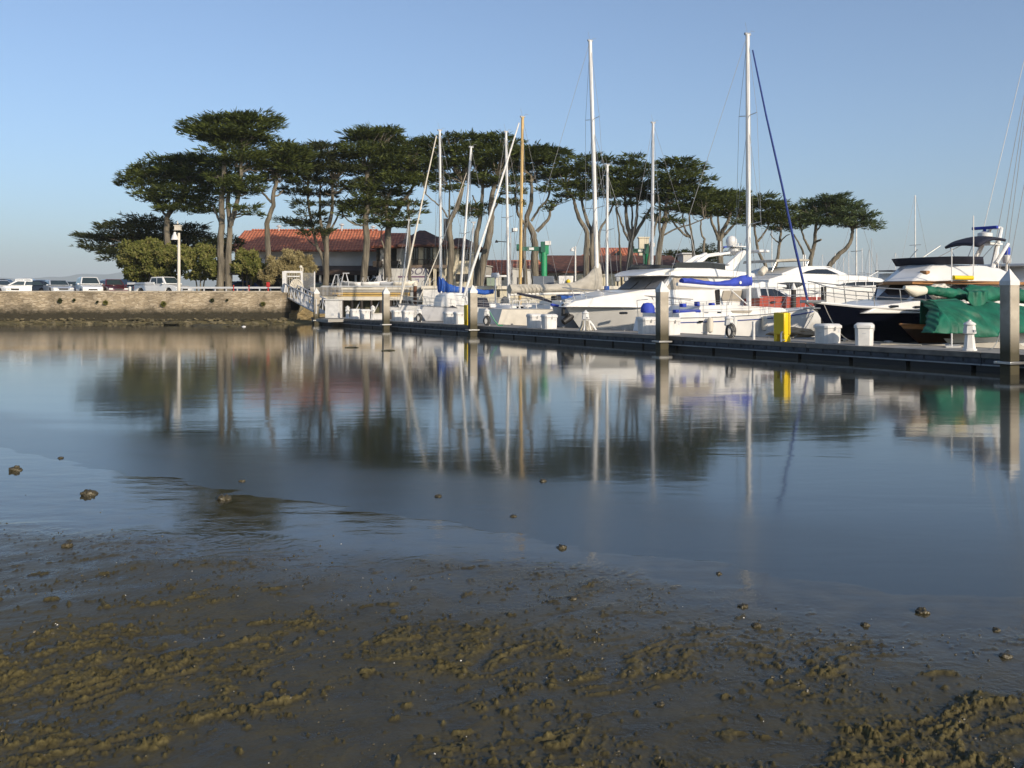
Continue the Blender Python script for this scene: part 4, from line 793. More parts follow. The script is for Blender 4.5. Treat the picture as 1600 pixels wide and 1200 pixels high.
# cream fence wall and low grey outbuilding
d6 = 96; fw = thing('boundary_wall', 'cream painted wall behind the sailboats and the outboard motors', 'wall', (pz(960, d6), d6, GZ)); mb = MB()
mb.box(((pz(900, d6) + pz(1085, d6)) / 2, d6, (GZ + zpx(430, d6)) / 2), (pz(1085, d6) - pz(900, d6), .25, zpx(430, d6) - GZ)); mb.build('wall', cream, fw, off=fw.location, smooth=0)
mb = MB()
for k in range(14): mb.box((pz(902, d6) + k * .9, d6 - .16, (GZ + zpx(430, d6)) / 2), (.08, .06, zpx(430, d6) - GZ))
mb.build('battens', cream, fw, off=fw.location, smooth=0)
mb = MB(); mb.box(((pz(900, d6) + pz(1085, d6)) / 2, d6, zpx(429.2, d6)), (pz(1085, d6) - pz(900, d6), .4, .1)); mb.build('cap', offwh, fw, off=fw.location, smooth=0)
for (a, b, t_, dd_, lb, mt) in ((756, 768, 415, 93, 'small grey shed with a sloping top beside the slanting trunk', conc), (800, 832, 420, 94, 'grey stucco kiosk behind the wooden mast', stucco), (886, 900, 429, 92, 'olive grey container beside the white lamp post', pm('olive_metal', (.15, .14, .10), .7)), (1005, 1018, 421, 95, 'small cream hut below the second green crane', cream)):
    o = thing('shed', lb, 'shed', (pz((a + b) / 2, dd_), dd_, GZ)); x0, x1, zt = pz(a, dd_), pz(b, dd_), zpx(t_, dd_)
    mb = MB(); mb.prism([(x0, dd_, GZ), (x1, dd_, GZ), (x1, dd_, zt - .15), (x0, dd_, zt)], (0, 2.2, 0)); mb.build('wall', mt, o, off=o.location, smooth=0)
    mb = MB(); mb.prism([(x0 - .12, dd_ - .12, zt + .01), (x1 + .12, dd_ - .12, zt - .15), (x1 + .12, dd_ - .12, zt - .05), (x0 - .12, dd_ - .12, zt + .11)], (0, 2.4, 0)); mb.build('roof', conc, o, off=o.location, smooth=0)
    mb = MB(); mb.box(((x0 * .6 + x1 * .4), dd_ - .02, GZ + .95), (.6, .05, 1.9)); mb.build('door', dkwood, o, off=o.location, smooth=0)
# ---------------------------------------------------------------- parked vehicles
carpaint = {}
def paint(n, c): return pm('car_paint_' + n, c, .25, var=.05, spec=.5, coat=.6)
def vehicle(kind, c, px, d, head, lbl, name):
    """local x forward; head in degrees, 0 = +x"""
    loc = (pz(px, d), d, GZ + .004); root = thing(name, lbl, {'sedan': 'car', 'wagon': 'car', 'suv': 'car', 'pickup': 'pickup truck'}[kind], loc, R(head), 'vehicles parked on the quay')
    P = dict(sedan=dict(L=4.7, W=1.78, bz=.92, cab=[(-1.75, .90), (-1.15, 1.40), (.25, 1.42), (1.05, .94)], hood=.90), wagon=dict(L=4.6, W=1.78, bz=.95, cab=[(-2.1, .95), (-1.9, 1.5), (.2, 1.55), (1.0, .98)], hood=.95),
             suv=dict(L=4.6, W=1.85, bz=1.05, cab=[(-2.15, 1.05), (-1.95, 1.72), (.25, 1.75), (1.0, 1.08)], hood=1.05), pickup=dict(L=5.3, W=1.9, bz=1.05, cab=[(-.75, 1.05), (-.65, 1.70), (.75, 1.72), (1.35, 1.08)], hood=1.05))[kind]
    Lh, Wd, bz, cab, hd = P['L'] / 2, P['W'] / 2, P['bz'], P['cab'], P['hood']; pt = paint(*c)
    def arch(x): return [(x + .42 * math.cos(a), .34 + .42 * math.sin(a)) for a in [math.pi * (1 - k / 8) for k in range(9)]]
    prof = [(-Lh, .45), (-Lh, .80), (-Lh + .08, bz - .02), (cab[0][0], bz), (cab[3][0], hd), (Lh - .45, hd - .12), (Lh - .05, hd - .26), (Lh, .55), (Lh - .05, .30)] + [(x, z) for x, z in reversed(arch(Lh - .92))] + [(x, z) for x, z in reversed(arch(-Lh + .95))] + [(-Lh + .05, .32)]
    wf = lambda x, z: Wd * (1 - .06 * max(0, (z - .55))) * (1 - .10 * max(0, (abs(x) - Lh + .7) / .7) ** 2)
    mb = MB(); mb.side(prof, wf)
    if kind == 'pickup':
        pass
    mb.build('body', pt, root, bevel=.04, smooth=50)
    if kind == 'pickup':
        mb = MB(); mb.box(((-Lh + cab[0][0]) / 2, 0, bz + .012), (-cab[0][0] + Lh - .25, Wd * 1.7, .02)); mb.build('cargo_bed', black, root, smooth=0)
        mb = MB()
        for s_ in (-1, 1): mb.box(((-Lh + cab[0][0]) / 2, s_ * Wd * .93, bz + .09), (-cab[0][0] + Lh - .06, .09, .2))
        mb.box((-Lh + .06, 0, bz + .09), (.08, Wd * 1.8, .2)); mb.build('tailgate', pt, root, bevel=.02)
    cw = lambda x, z: Wd * .93 - .30 * (z - bz)
    mb = MB(); mb.side(densify(cab, .5), cw); mb.build('cabin', pt, root, bevel=.05, smooth=60)
    def lerp2(a, b, t): return (a[0] + (b[0] - a[0]) * t, a[1] + (b[1] - a[1]) * t)
    A, B, Cc, D = cab
    # side windows (inset outline), windscreen, rear window
    side = [(A[0] + .22 + (.1 if kind in ('sedan',) else 0), bz + .07), (B[0] + .10, B[1] - .10), (Cc[0] - .06, Cc[1] - .10), (D[0] - .28, bz + .07)]
    xm = (B[0] + Cc[0]) / 2
    for s0, s1 in (((0, 1), (2, 3)),):
        pass
    q = side; mid_t = lerp2(q[1], q[2], .52); mid_b = lerp2(q[0], q[3], .50)
    for pl in ([q[0], q[1], (mid_t[0] - .04, mid_t[1]), (mid_b[0] - .04, mid_b[1])], [(mid_b[0] + .04, mid_b[1]), (mid_t[0] + .04, mid_t[1]), q[2], q[3]]):
        mb = MB(); mb.panel(pl, cw, .012); mb.build('side_window', glass2, root, smooth=0)
    def screen(P0_, P1_, nm, sg):
        a = lerp2(P0_, P1_, .10); b = lerp2(P0_, P1_, .88); n = Vector((P0_[1] - P1_[1], 0, P1_[0] - P0_[0])).normalized() * .02
        if n.z < 0: n = -n
        wa, wb_ = cw(*a) - .10, cw(*b) - .10; mb = MB(); V0 = [Vector((a[0], -wa, a[1])), Vector((a[0], wa, a[1])), Vector((b[0], wb_, b[1])), Vector((b[0], -wb_, b[1]))]
        mb.prism([v - n for v in V0], [v + n for v in V0]); mb.build(nm, glass2, root, smooth=0)
    screen(D, Cc, 'windscreen', 1); screen(A, B, 'rear_window', -1)
    for s_ in (-1, 1):
        mb = MB(); mb.box((Lh - .04, s_ * Wd * .72, .66), (.10, .34, .15)); mb.build('headlight', pm('headlamp_glass', (.6, .6, .58), .15), root, bevel=.02)
        mb = MB(); mb.box((-Lh + .03, s_ * Wd * .82, .78), (.08, .22, .20)); mb.build('tail_light', pm('red_lens', (.35, .01, .01), .2), root, bevel=.02)
        mb = MB(); mb.box((D[0] - .22, s_ * (Wd + .06), bz + .06), (.12, .18, .12)); mb.build('wing_mirror', pt, root, bevel=.03)
    mb = MB(); mb.box((Lh + .02, 0, .42), (.12, Wd * 1.9, .18)); mb.build('bumper', pt if kind == 'sedan' else alu, root, bevel=.03)
    mb = MB(); mb.box((Lh - .01, 0, .62), (.06, Wd * .8, .14)); mb.build('grille', black, root, smooth=0)
    for sx_ in (Lh - .92, -Lh + .95):
        for s_ in (-1, 1):
            mb = MB(); mb.tube([(sx_, s_ * (Wd - .22), .33), (sx_, s_ * (Wd - .01), .33)], .33, 20); wh = mb.build('wheel', tyre_m, root, bevel=.02)
            mb = MB(); mb.tube([(sx_, s_ * (Wd - .02), .33), (sx_, s_ * (Wd + .005), .33)], .2, 14); mb.build('rim', alu, wh)
    return root
silver = ('silver', (.42, .44, .46)); wh_ = ('white', (.72, .72, .70)); mar = ('maroon', (.09, .012, .02)); dkb = ('dark_blue', (.015, .02, .035)); bl = ('blue', (.03, .06, .22)); slb = ('silver_blue', (.20, .25, .32))
vehicle('sedan', wh_, -2, 84, -30, 'pale car cut off by the left edge of the photo', 'parked_car')
vehicle('pickup', wh_, 38, 92, 15, 'white pickup truck seen from behind, leftmost pickup, tailgate with red light', 'pickup_truck')
vehicle('suv', dkb, 8, 96, 5, 'dark blue grey car behind the leftmost white pickup', 'parked_car')
vehicle('sedan', wh_, 32, 84, 205, 'low white sedan in front of the leftmost pickup', 'parked_car')
vehicle('sedan', dkb, 52, 84.5, 175, 'small dark car with an orange glint in front of the leftmost pickup', 'parked_car')
vehicle('wagon', slb, 66, 88, -55, 'silver blue wagon behind the silver sedan', 'parked_car')
vehicle('sedan', silver, 89, 83, -52, 'silver sedan facing the water, between the wagon and the boxy white car', 'parked_car')
vehicle('sedan', slb, 112, 90, -50, 'grey blue car half hidden between the silver sedan and the boxy white car', 'parked_car')
vehicle('suv', wh_, 139, 86, -58, 'boxy white car facing the water, left of the maroon car', 'parked_car')
vehicle('wagon', mar, 176, 86, -55, 'maroon station wagon with roof rails', 'parked_car')
vehicle('suv', dkb, 214, 93, -40, 'dark car in the shade under the big bush', 'parked_car')
vehicle('pickup', wh_, 254, 84, -28, 'white crew cab pickup truck beside the lamp post', 'pickup_truck')
vehicle('sedan', bl, 376, 88, 190, 'blue car behind the twin trunks', 'parked_car')
vehicle('sedan', dkb, 357, 89, 178, 'dark car behind the base of the twin trunks', 'parked_car')
vehicle('sedan', dkb, 497, 96, 178, 'dark car under the hall canopy behind the lattice gate', 'parked_car')

# box truck with lettering
tr = thing('box_truck', 'grey white box truck with dark script lettering parked before the clubhouse', 'truck', (pz(632, 93), 93, GZ), 0); of = tr.location
x0, x1 = pz(598, 93), pz(666, 93); z0, z1 = GZ + .85, zpx(419.5, 93)
mb = MB(); mb.box(((x0 + x1) / 2, 94.3, (z0 + z1) / 2), (x1 - x0, 2.5, z1 - z0)); mb.build('cargo_box', pm('truck_panel', (.50, .49, .46), .5, var=.2), tr, off=of, bevel=.04)
mb = MB(); mb.side([(-1.1, .4), (-1.05, 1.0), (-.35, 1.2), (.25, 1.95), (1.0, 2.1), (1.1, .4)], lambda x, z: 1.05 - .08 * max(0, z - 1)); 
for i, v in enumerate(mb.v): mb.v[i] = (v[0] + x0 - 1.2, v[1] + 94.3, v[2] + GZ)
mb.build('cab', pm('truck_cab_paint', (.42, .44, .48), .3), tr, off=of, bevel=.05)
mb = MB(); mb.panel([(-.25, 1.25), (.22, 1.82), (.65, 1.86), (.65, 1.25)], lambda x, z: 1.05 - .08 * max(0, z - 1), .015)
for i, v in enumerate(mb.v): mb.v[i] = (v[0] + x0 - 1.2, v[1] + 94.3, v[2] + GZ)
mb.build('side_window', glass2, tr, off=of, smooth=0)
for x in (x0 - 1.5, x0 + 1.0, x1 - .8):
    mb = MB(); mb.tube([(x, 93.05, GZ + .42), (x, 93.3, GZ + .42)], .42, 18); mb.build('wheel', tyre_m, tr, off=of)
mb = MB(); mb.box(((pz(622, 93) + pz(664, 93)) / 2, 93.035, zpx(432.5, 93)), (pz(664, 93) - pz(622, 93), .02, .13)); mb.build('stripe', pm('purple_stripe', (.10, .03, .10), .5), tr, off=of, smooth=0)
def text(body, size, loc, rot, mt, parent, name, ext=.01, shear=0, align='CENTER'):
    cu = bpy.data.curves.new(name, 'FONT'); cu.body = body; cu.size = size; cu.extrude = ext; cu.align_x = align; cu.shear = shear
    o = bpy.data.objects.new(name, cu); col.objects.link(o); dg = bpy.context.evaluated_depsgraph_get(); me = bpy.data.meshes.new_from_object(o.evaluated_get(dg)); bpy.data.objects.remove(o)
    o = bpy.data.objects.new(name, me); col.objects.link(o); me.materials.append(mt); o.parent = parent; o.location = loc; o.rotation_euler = rot; return o
text('SON', 1.0, (pz(655, 93) - of[0], 93.03 - of[1], zpx(429, 93) - of[2]), (R(90), 0, 0), pm('grey_ink', (.09, .08, .12), .6), tr, 'lettering', shear=.35)
text('III', .5, (pz(652, 93) - of[0], 93.03 - of[1], zpx(441, 93) - of[2]), (R(90), 0, 0), pm('blue_ink', (.10, .09, .25), .6), tr, 'emblem')

# ---------------------------------------------------------------- lamp posts, cranes, posts
lp = thing('street_lamp', 'tall cream lamp post with a big bell shaped shade on the seawall', 'lamp post', (pz(279.5, 76.6), 76.6, GZ)); of = lp.location; d = 76.6
mb = MB(); mb.tube([(of[0], d, GZ), (of[0], d, zpx(364, d))], [.14, .10], 12); mb.build('post', offwh, lp, off=of)
mb = MB(); mb.box((of[0] - .08, d, zpx(356, d)), (.46, .36, .30)); mb.box((of[0] - .08, d, zpx(352.5, d)), (.58, .44, .07)); mb.box((of[0] - .08, d, zpx(359.5, d)), (.54, .42, .05)); mb.tube([(of[0] - .1, d, zpx(350, d)), (of[0] - .1, d, zpx(345, d))], [.06, .02]); mb.build('lamp_head', offwh, lp, off=of, bevel=.02)
mb = MB(); mb.lathe([(.30, -.32), (.26, -.22), (.20, .0), (.12, .12), (.08, .3)], (of[0] - .3, d - .1, zpx(368.5, d)), 16); mb.build('lamp_shade', white2, lp, off=of)
def lamp(px, top, d, lbl, arm=-1):
    o = thing('street_lamp', lbl, 'lamp post', (pz(px, d), d, GZ)); of = o.location
    mb = MB(); mb.tube([(of[0], d, GZ), (of[0], d, zpx(top, d))], [.09, .07], 10); mb.build('post', white2, o, off=of)
    mb = MB(); mb.tube([(of[0], d, zpx(top + 3, d)), (of[0] + arm * .25, d, zpx(top + 1, d))], .03); mb.lathe([(.2, -.2), (.14, .0), (.05, .12)], (of[0] + arm * .3, d, zpx(top + 4, d)), 12); mb.build('lamp_shade', white2, o, off=of); return o
lamp(899, 385, 90, 'white lamp post with a small bell shade between the crane and the tall mast')
o = thing('street_lamp', 'thin dark curved arm floodlight beside the second tall white mast', 'lamp post', (pz(797, 92), 92, GZ)); of = o.location; d = 92
mb = MB(); mb.tube([(of[0], d, GZ), (of[0], d, zpx(380, d)), (of[0] - .4, d, zpx(378, d)), (of[0] - 1.2, d, zpx(377, d))], .04); mb.build('post', black, o, off=of)
mb = MB(); mb.lathe([(.16, -.16), (.1, .02), (.03, .1)], (of[0] - 1.3, d, zpx(376.5, d)), 10); mb.build('lamp_shade', black, o, off=of)
o = thing('security_camera', 'white box floodlight mounted high beside the second tall white mast', 'camera', (pz(804, 86), 86, GZ)); of = o.location
mb = MB(); mb.box((of[0], 86, zpx(359, 86)), (.42, .5, .3), rz=.3); mb.build('housing', white2, o, off=of, bevel=.03)
mb = MB(); mb.tube([(of[0] - .35, 86, GZ), (of[0] - .35, 86, zpx(363, 86)), (of[0] - .1, 86, zpx(362, 86))], .04); mb.build('bracket', lgrey, o, off=of)

def crane(px, d, top, armL, lbl, arm=True):
    o = thing('jib_crane', lbl, 'crane', (pz(px, d), d, GZ)); of = o.location; x = of[0]; s_ = d / F
    mb = MB(); mb.tube([(x, d, GZ), (x, d, zpx(top + 14, d))], .28, 16); mb.build('column', greenp, o, off=of)
    mb = MB(); mb.box((x + .15, d, zpx(top + 10, d)), (.55, .5, 1.1)); mb.build('motor_housing', greenp, o, off=of, bevel=.03)
    mb = MB(); mb.box((x + .35, d - .1, zpx(top + 2, d)), (.55, .5, .38)); mb.build('control_box', white2, o, off=of, bevel=.02)
    mb = MB(); zt, zb_ = zpx(top + 7.5, d), zpx(top + 14, d); mb.prism([(x - armL, d - .1, zt), (x - .1, d - .1, zt), (x - .1, d - .1, zpx(top + 32, d)), (x - .4, d - .1, zpx(top + 31, d)), (x - .5, d - .1, zb_), (x - armL, d - .1, zb_)], (0, .2, 0)); mb.build('jib', dgreenp, o, off=of, bevel=.015)
    mb = MB(); mb.box((x - .1, d, zpx(top + 8, d)), (.4, .6, .95)); mb.build('head_bracket', dgreenp, o, off=of)
    mb = MB(); mb.box((x - armL + .15, d, zpx(top + 8, d)), (.3, .5, .5)); mb.build('hoist', dgreenp, o, off=of, bevel=.03)
    mb = MB(); mb.tube([(x - armL + .1, d, zpx(top + 12, d)), (x - armL + .1, d, zpx(top + 45, d))], .02, 5); mb.build('hoist_rope', rope, o, off=of)
    mb = MB(); mb.box((x - armL * .45, d - .12, zpx(top + 10.7, d)), (.42, .02, .22)); mb.build('plate', white2, o, off=of, smooth=0); return o
crane(850, 87, 378, 2.5, 'bright green jib crane with a long arm over the grey sail cover')
crane(1012, 92, 381, 1.6, 'second green jib crane partly behind the silver mast')

def simple(name, lbl, cat, px, d, parts, loc=None, group=None):
    o = thing(name, lbl, cat, (pz(px, d), d, GZ), 0, group)
    for nm, mb, mt, kw in parts: mb.build(nm, mt, o, **kw)
    return o
mb = MB(); mb.tube([(0, 0, 0), (0, 0, .75)], .06, 10); m2_ = MB(); m2_.box((0, 0, .98), (.26, .22, .42)); simple('call_box', 'red call box on a post near the end of the seawall', 'post', 419, 80, [('post', mb, red, {}), ('cabinet', m2_, red, dict(bevel=.02))])
for k, (a, lb) in enumerate([(365, 'rust red marker post right of the twin trunks'), (389, 'thin rust red marker post in front of the blue car'), (203, 'short white bollard right of the maroon car')]):
    mb = MB(); mb.tube([(0, 0, 0), (0, 0, .85 if k < 2 else .75)], .045 if k < 2 else .11, 10); mb.lathe([(.06 if k < 2 else .12, 0), (.05, .05), (.01, .07)], (0, 0, .85 if k < 2 else .75), 10)
    o = mb.build('bollard', red if k < 2 else white2); o.location = (pz(a, 78), 78, GZ); tag(o, lb, 'bollard')
# guard rail in front of the bushes
gr = thing('guard_rail', 'long low grey metal rail running behind the seawall between the lamp post and the gate', 'rail', (pz(340, 82), 82, GZ)); of = gr.location
mb = MB(); xa, xb = pz(284, 82), pz(440, 82)
mb.box(((xa + xb) / 2, 82, GZ + .75), (xb - xa, .06, .16)); mb.box(((xa + xb) / 2, 82, GZ + .42), (xb - xa, .05, .10)); mb.build('rail', lgrey, gr, off=of, smooth=0)
mb = MB()
for k in range(10): mb.box((xa + (xb - xa) * k / 9, 82.06, GZ + .4), (.09, .09, .8))
mb.build('posts', lgrey, gr, off=of, smooth=0)

# ---------------------------------------------------------------- security gate and gangway
gt = thing('security_gate', 'white lattice security gate with a fan shaped panel at the head of the gangway', 'gate', (pz(465, 79), 79, GZ)); of = gt.location; d = 79
def latt(mb, xa, xb, za, zb_, y0, y1=None, st=.14, r=.02):
    y1 = y0 if y1 is None else y1; n = max(1, int(math.hypot(xb - xa, y1 - y0) / st))
    for k in range(n + 1): t = k / n; mb.box((xa + (xb - xa) * t, y0 + (y1 - y0) * t, (za + zb_) / 2), (r, r, zb_ - za))
X = lambda px: pz(px, d)
mb = MB(); latt(mb, X(447), X(471), zpx(451, d), zpx(426, d), d); mb.build('lattice', white2, gt, off=of, smooth=0)
mb = MB(); latt(mb, X(473), X(488), zpx(451, d), zpx(426, d), d, d + .9, .10); mb.build('side_lattice', lgrey, gt, off=of, smooth=0)
mb = MB()
for px_ in (444.5, 471.5): mb.box((X(px_), d, (GZ - .3 + zpx(424, d)) / 2), (.16 if px_ > 450 else .34, .16, zpx(424, d) - GZ + .3))
mb.box((X(488), d + .9, (GZ - .3 + zpx(424, d)) / 2), (.09, .09, zpx(424, d) - GZ + .3)); mb.box(((X(444) + X(472)) / 2, d, zpx(425, d)), (X(472) - X(444), .18, .18)); mb.box(((X(449) + X(468)) / 2, d - .03, zpx(432, d)), (X(468) - X(449), .08, .1))
mb.build('frame', white2, gt, off=of, bevel=.01)
mb = MB(); c0 = (X(463.5), zpx(450, d)); pts = [(c0[0] + .48 * math.cos(a) * 1.1, d - .08, c0[1] + .72 * math.sin(a)) for a in [math.pi * k / 16 for k in range(17)]]
mb.tube(pts, .05, 6); 
for k in range(1, 16, 2): mb.tube([(c0[0], d - .08, c0[1]), pts[k]], .03, 5)
mb.prism([(p_[0], d - .05, p_[2]) for p_ in pts], (0, .02, 0)); mb.build('fan_panel', offwh, gt, off=of)
mb = MB(); mb.tube([(X(470), d, zpx(424, d)), (X(470), d, zpx(419, d)), (X(471.5), d, zpx(416.5, d)), (X(473), d, zpx(419, d)), (X(473), d, zpx(424, d))], .05, 6); mb.lathe([(.05, 0), (.13, .05), (.12, .18), (.03, .24)], (X(470), d, zpx(419, d)), 10); mb.build('gate_lamp', offwh, gt, off=of)
gw = thing('gangway', 'grey truss gangway sloping from the lattice gate down to the dock', 'gangway', (pz(470, 76), 76, 1.2)); of = gw.location
A = at(444, 462, 78.8); B = at(494, 489, 71.5)
for s_ in (0, 1.15):
    off_ = Vector((.5, .85, 0)).normalized() * s_ + Vector((0, 0, 0)); a0, b0 = A + off_, B + off_; up = Vector((0, 0, 1.0)); mb = MB()
    mb.tube([a0, b0], .07, 6); mb.tube([a0 + up, b0 + up], .05, 6); n = 9
    for k in range(n + 1):
        p_ = a0.lerp(b0, k / n); mb.tube([p_, p_ + up], .045, 5)
        if k < n: q_ = a0.lerp(b0, (k + 1) / n); mb.tube([p_, q_ + up] if k % 2 else [p_ + up, q_], .035, 5)
    mb.build('truss', lgrey, gw, off=of)
off_ = Vector((.5, .85, 0)).normalized() * 1.15
mb = MB(); mb.prism([A + Vector((0, 0, -.06)), B + Vector((0, 0, -.06)), B + off_ + Vector((0, 0, -.06)), A + off_ + Vector((0, 0, -.06))], (0, 0, .07)); mb.build('walkway', lgrey, gw, off=of, smooth=0)
mb = MB(); mb.box((pz(442, 79), 79, 1.2), (.14, .14, 2.4)); mb.box((pz(452, 81), 81, 2.0), (2.4, 3, .2)); mb.build('support', lgrey, gw, off=of, smooth=0)
dp = thing('drain_pipe', 'dark drain pipe mouth with pale rim in the wall under the gangway', 'pipe', at(456, 478, 78)); 
mb = MB(); n = 20; rg1 = [(1.0 * math.cos(2 * math.pi * k / n), -.0, 1.0 * math.sin(2 * math.pi * k / n)) for k in range(n)]
mb.grid([[(x * r_, y_, z * r_) for x, _, z in rg1] for r_, y_ in ((.62, 1.8), (.62, 0), (.74, -.05), (.78, .1), (.78, 1.8))], close=True); mb.build('rim', pm('pipe_rim', (.26, .22, .13), .9, var=.3), dp)
mb = MB(); mb.lathe([(.6, 0), (.6, .02)], (0, 0, 0), 20); 
for i, v in enumerate(mb.v): mb.v[i] = (v[0], v[2] + .6, v[1])
mb.build('opening', shade_m, dp)

# ---------------------------------------------------------------- pier behind the small boats
dP = 85.5; pr = thing('timber_pier', 'cream and yellow timber boarded pier on dark piles behind the dock boxes', 'pier', (pz(575, dP), dP, GZ)); of = pr.location; X = lambda px: pz(px, dP)
mb = MB(); mb.box(((X(497) + X(660)) / 2, dP + .9, zpx(466, dP)), (X(660) - X(497), 2.2, .35)); mb.build('deck', offwh, pr, off=of, smooth=0)
for k, (a, za, zb_, mt) in enumerate([(534, 449, 452.5, offwh), (534, 453.5, 456.5, conc), (520, 457.5, 460, yboard), (528, 461, 463.2, yboard)]):
    mb = MB(); mb.box(((X(a) + X(640)) / 2, dP - .25 + .02 * k, (zpx(za, dP) + zpx(zb_, dP)) / 2), (X(640) - X(a), .10, zpx(za, dP) - zpx(zb_, dP))); mb.build('board', mt, pr, off=of, smooth=0)
mb = MB(); mb.box(((X(497) + X(640)) / 2, dP + 1.0, zpx(458, dP)), (X(640) - X(497), .1, 1.0)); mb.build('back_panel', pm('weathered_boards', (.22, .18, .12), .9, var=.4, scale=3), pr, off=of, smooth=0)
for px_ in list(range(520, 655, 15)):
    mb = MB(); mb.tube([(X(px_), dP, -.6), (X(px_), dP, zpx(467, dP))], .13, 8); mb.build('pile', dkwood, pr, off=of)
mb = MB()
for px_ in range(520, 640, 30): mb.tube([(X(px_), dP + .2, .3), (X(px_ + 14), dP + .2, zpx(468, dP))], .05, 6)
mb.build('brace', lgrey, pr, off=of)
rl = thing('pier_railing', 'pale metal railing along the top of the timber pier', 'railing', (pz(575, dP), dP - .4, 2.6)); mb = MB(); x0, x1 = X(503), X(585)
for k in range(17): mb.box((x0 + (X(536) - x0) * k / 16, dP - .45, (zpx(448, dP) + zpx(462, dP)) / 2), (.03, .03, zpx(448, dP) - zpx(462, dP)))
mb.build('balusters', lgrey, rl, off=rl.location, smooth=0)
mb = MB(); mb.box(((x0 + x1) / 2, dP - .45, zpx(447.5, dP)), (x1 - x0, .05, .05)); mb.box(((x0 + X(670)) / 2, dP + .1, zpx(447.6, dP) + .02), (X(670) - x0, .1, .1)); mb.build('top_rail', lgrey, rl, off=rl.location, smooth=0)
hut = thing('quay_hut', 'white painted flat topped hut between the rusty post and blue sail cover', 'hut', (pz(673, 82), 82, 0)); xa, xb_, zt = pz(661, 82), pz(687, 82), zpx(448, 82)
mb = MB(); mb.box(((xa + xb_) / 2, 82.6, zt / 2 - .2), (xb_ - xa, 1.3, zt + .4 - .25)); mb.build('wall', white2, hut, off=hut.location, smooth=0)
mb = MB(); mb.box(((xa + xb_) / 2, 82.6, zt - .05), (xb_ - xa + .25, 1.6, .25)); mb.build('roof', offwh, hut, off=hut.location, bevel=.02)
bp_ = thing('mooring_post', 'rusty brown post with a cream cap beside the timber pier', 'post', (pz(648.5, 84), 84, 0)); mb = MB(); mb.tube([(bp_.location[0], 84, -.5), (bp_.location[0], 84, zpx(447, 84))], .16, 12); mb.build('post', brownp, bp_, off=bp_.location)
mb = MB(); mb.lathe([(.22, 0), (.24, .15), (.1, .3), (.02, .34)], (bp_.location[0], 84, zpx(447, 84)), 12); mb.build('cap', offwh, bp_, off=bp_.location)
qw = thing('quay_wall', 'cream quay wall with a thick top beam behind the sailboats', 'wall', (pz(760, dP), dP, 1)); of = qw.location
mb = MB(); mb.box(((X(660) + X(1250)) / 2, dP + .6, (zpx(452, dP) - .6) / 2 + .0), (X(1250) - X(660), .9, zpx(452, dP) + .6)); mb.build('wall', cream, qw, off=of, smooth=0)
mb = MB(); mb.box(((X(640) + X(660)) / 2, dP + .9, 1.0), (X(660) - X(640), .5, 3.0)); mb.build('wall_end', grey, qw, off=of, smooth=0)
mb = MB(); mb.box(((X(658) + X(1250)) / 2, dP + .5, zpx(449.5, dP)), (X(1250) - X(658), 1.3, .3)); mb.build('top_beam', offwh, qw, off=of, bevel=.02)
for px_ in (779, 700, 836):
    mb = MB(); mb.box((X(px_), dP + .12, zpx(459, dP)), (.24, .1, .6)); mb.build('vent', shade_m, qw, off=of, smooth=0)
# bits standing on the quay: bicycles, dinghies, cabinets
def bike(px, d, rz, lbl):
    o = thing('bicycle', lbl, 'bicycle', (pz(px, d), d, 2.95 if d < 90 else GZ), rz, 'bicycles on the quay')
    for x in (-.5, .5):
        mb = MB(); pts = [(x + .33 * math.cos(a), 0, .34 + .33 * math.sin(a)) for a in [2 * math.pi * k / 18 for k in range(19)]]; mb.tube(pts, .018, 5, cap=False); mb.build('wheel', tyre_m, o)
    mb = MB(); f = [(-.5, 0, .34), (-.15, 0, .32), (.35, 0, .85), (-.2, 0, .85), (-.15, 0, .32)]; mb.tube(f, .02, 5); mb.tube([(-.5, 0, .34), (-.2, 0, .85), (-.23, 0, .98)], .018, 5); mb.tube([(.5, 0, .34), (.35, 0, .95)], .018, 5); mb.build('frame', lgrey, o)
    mb = MB(); mb.tube([(.35, -.22, .98), (.35, .22, .98)], .018, 5); mb.build('handlebar', alu, o)
    mb = MB(); mb.box((-.23, 0, 1.0), (.24, .12, .05)); mb.build('saddle', black, o, bevel=.015)
bike(527, 88, .4, 'bicycle nearest the dark hall canopy'); bike(592, 88, .1, 'bicycle in front of the box truck cab'); bike(607, 88.4, 1.0, 'bicycle turned end on left of the truck lettering'); bike(570, 88, -.5, 'bicycle at the foot of the straight pale trunk'); bike(673, 88, .3, 'bicycle leaning before the clubhouse doorway')
def dinghy(px, d, z, rz, lbl, mt, L_=3.0, B_=1.3, group='small boats stored on the quay'):
    o = thing('dinghy', lbl, 'dinghy', (pz(px, d), d, z), rz, group); mb = MB(); rws = []
    for i in range(11):
        u = i / 10; hb = B_ / 2 * (1 - max(0, (u - .4) / .6) ** 2.2) * (.85 + .15 * min(1, u / .3)) + .01; zs = .45 + .18 * u * u; row = []
        for j in range(9): a = math.pi * j / 8; row.append((-L_ / 2 + L_ * u, -hb * math.cos(a), zs * (1 - math.sin(a) ** .8)))
        rws.append(row)
    mb.grid(rws); mb.add(rws[0], [tuple(range(9))]); mb.build('hull', mt, o, solid=.04, smooth=60)
    mb = MB()
    for u in (.3, .6): mb.box((-L_ / 2 + L_ * u, 0, .34), (.22, B_ * .8, .03))
    mb.build('thwart', varn, o, smooth=0); return o
dinghy(548, 88, 2.95, 2.4, 'upturned looking pale dinghy beside the trestle frames', white2); dinghy(585, 87.6, 2.95, .3, 'white dinghy with a blunt bow under the forked tree', white2, 2.4)
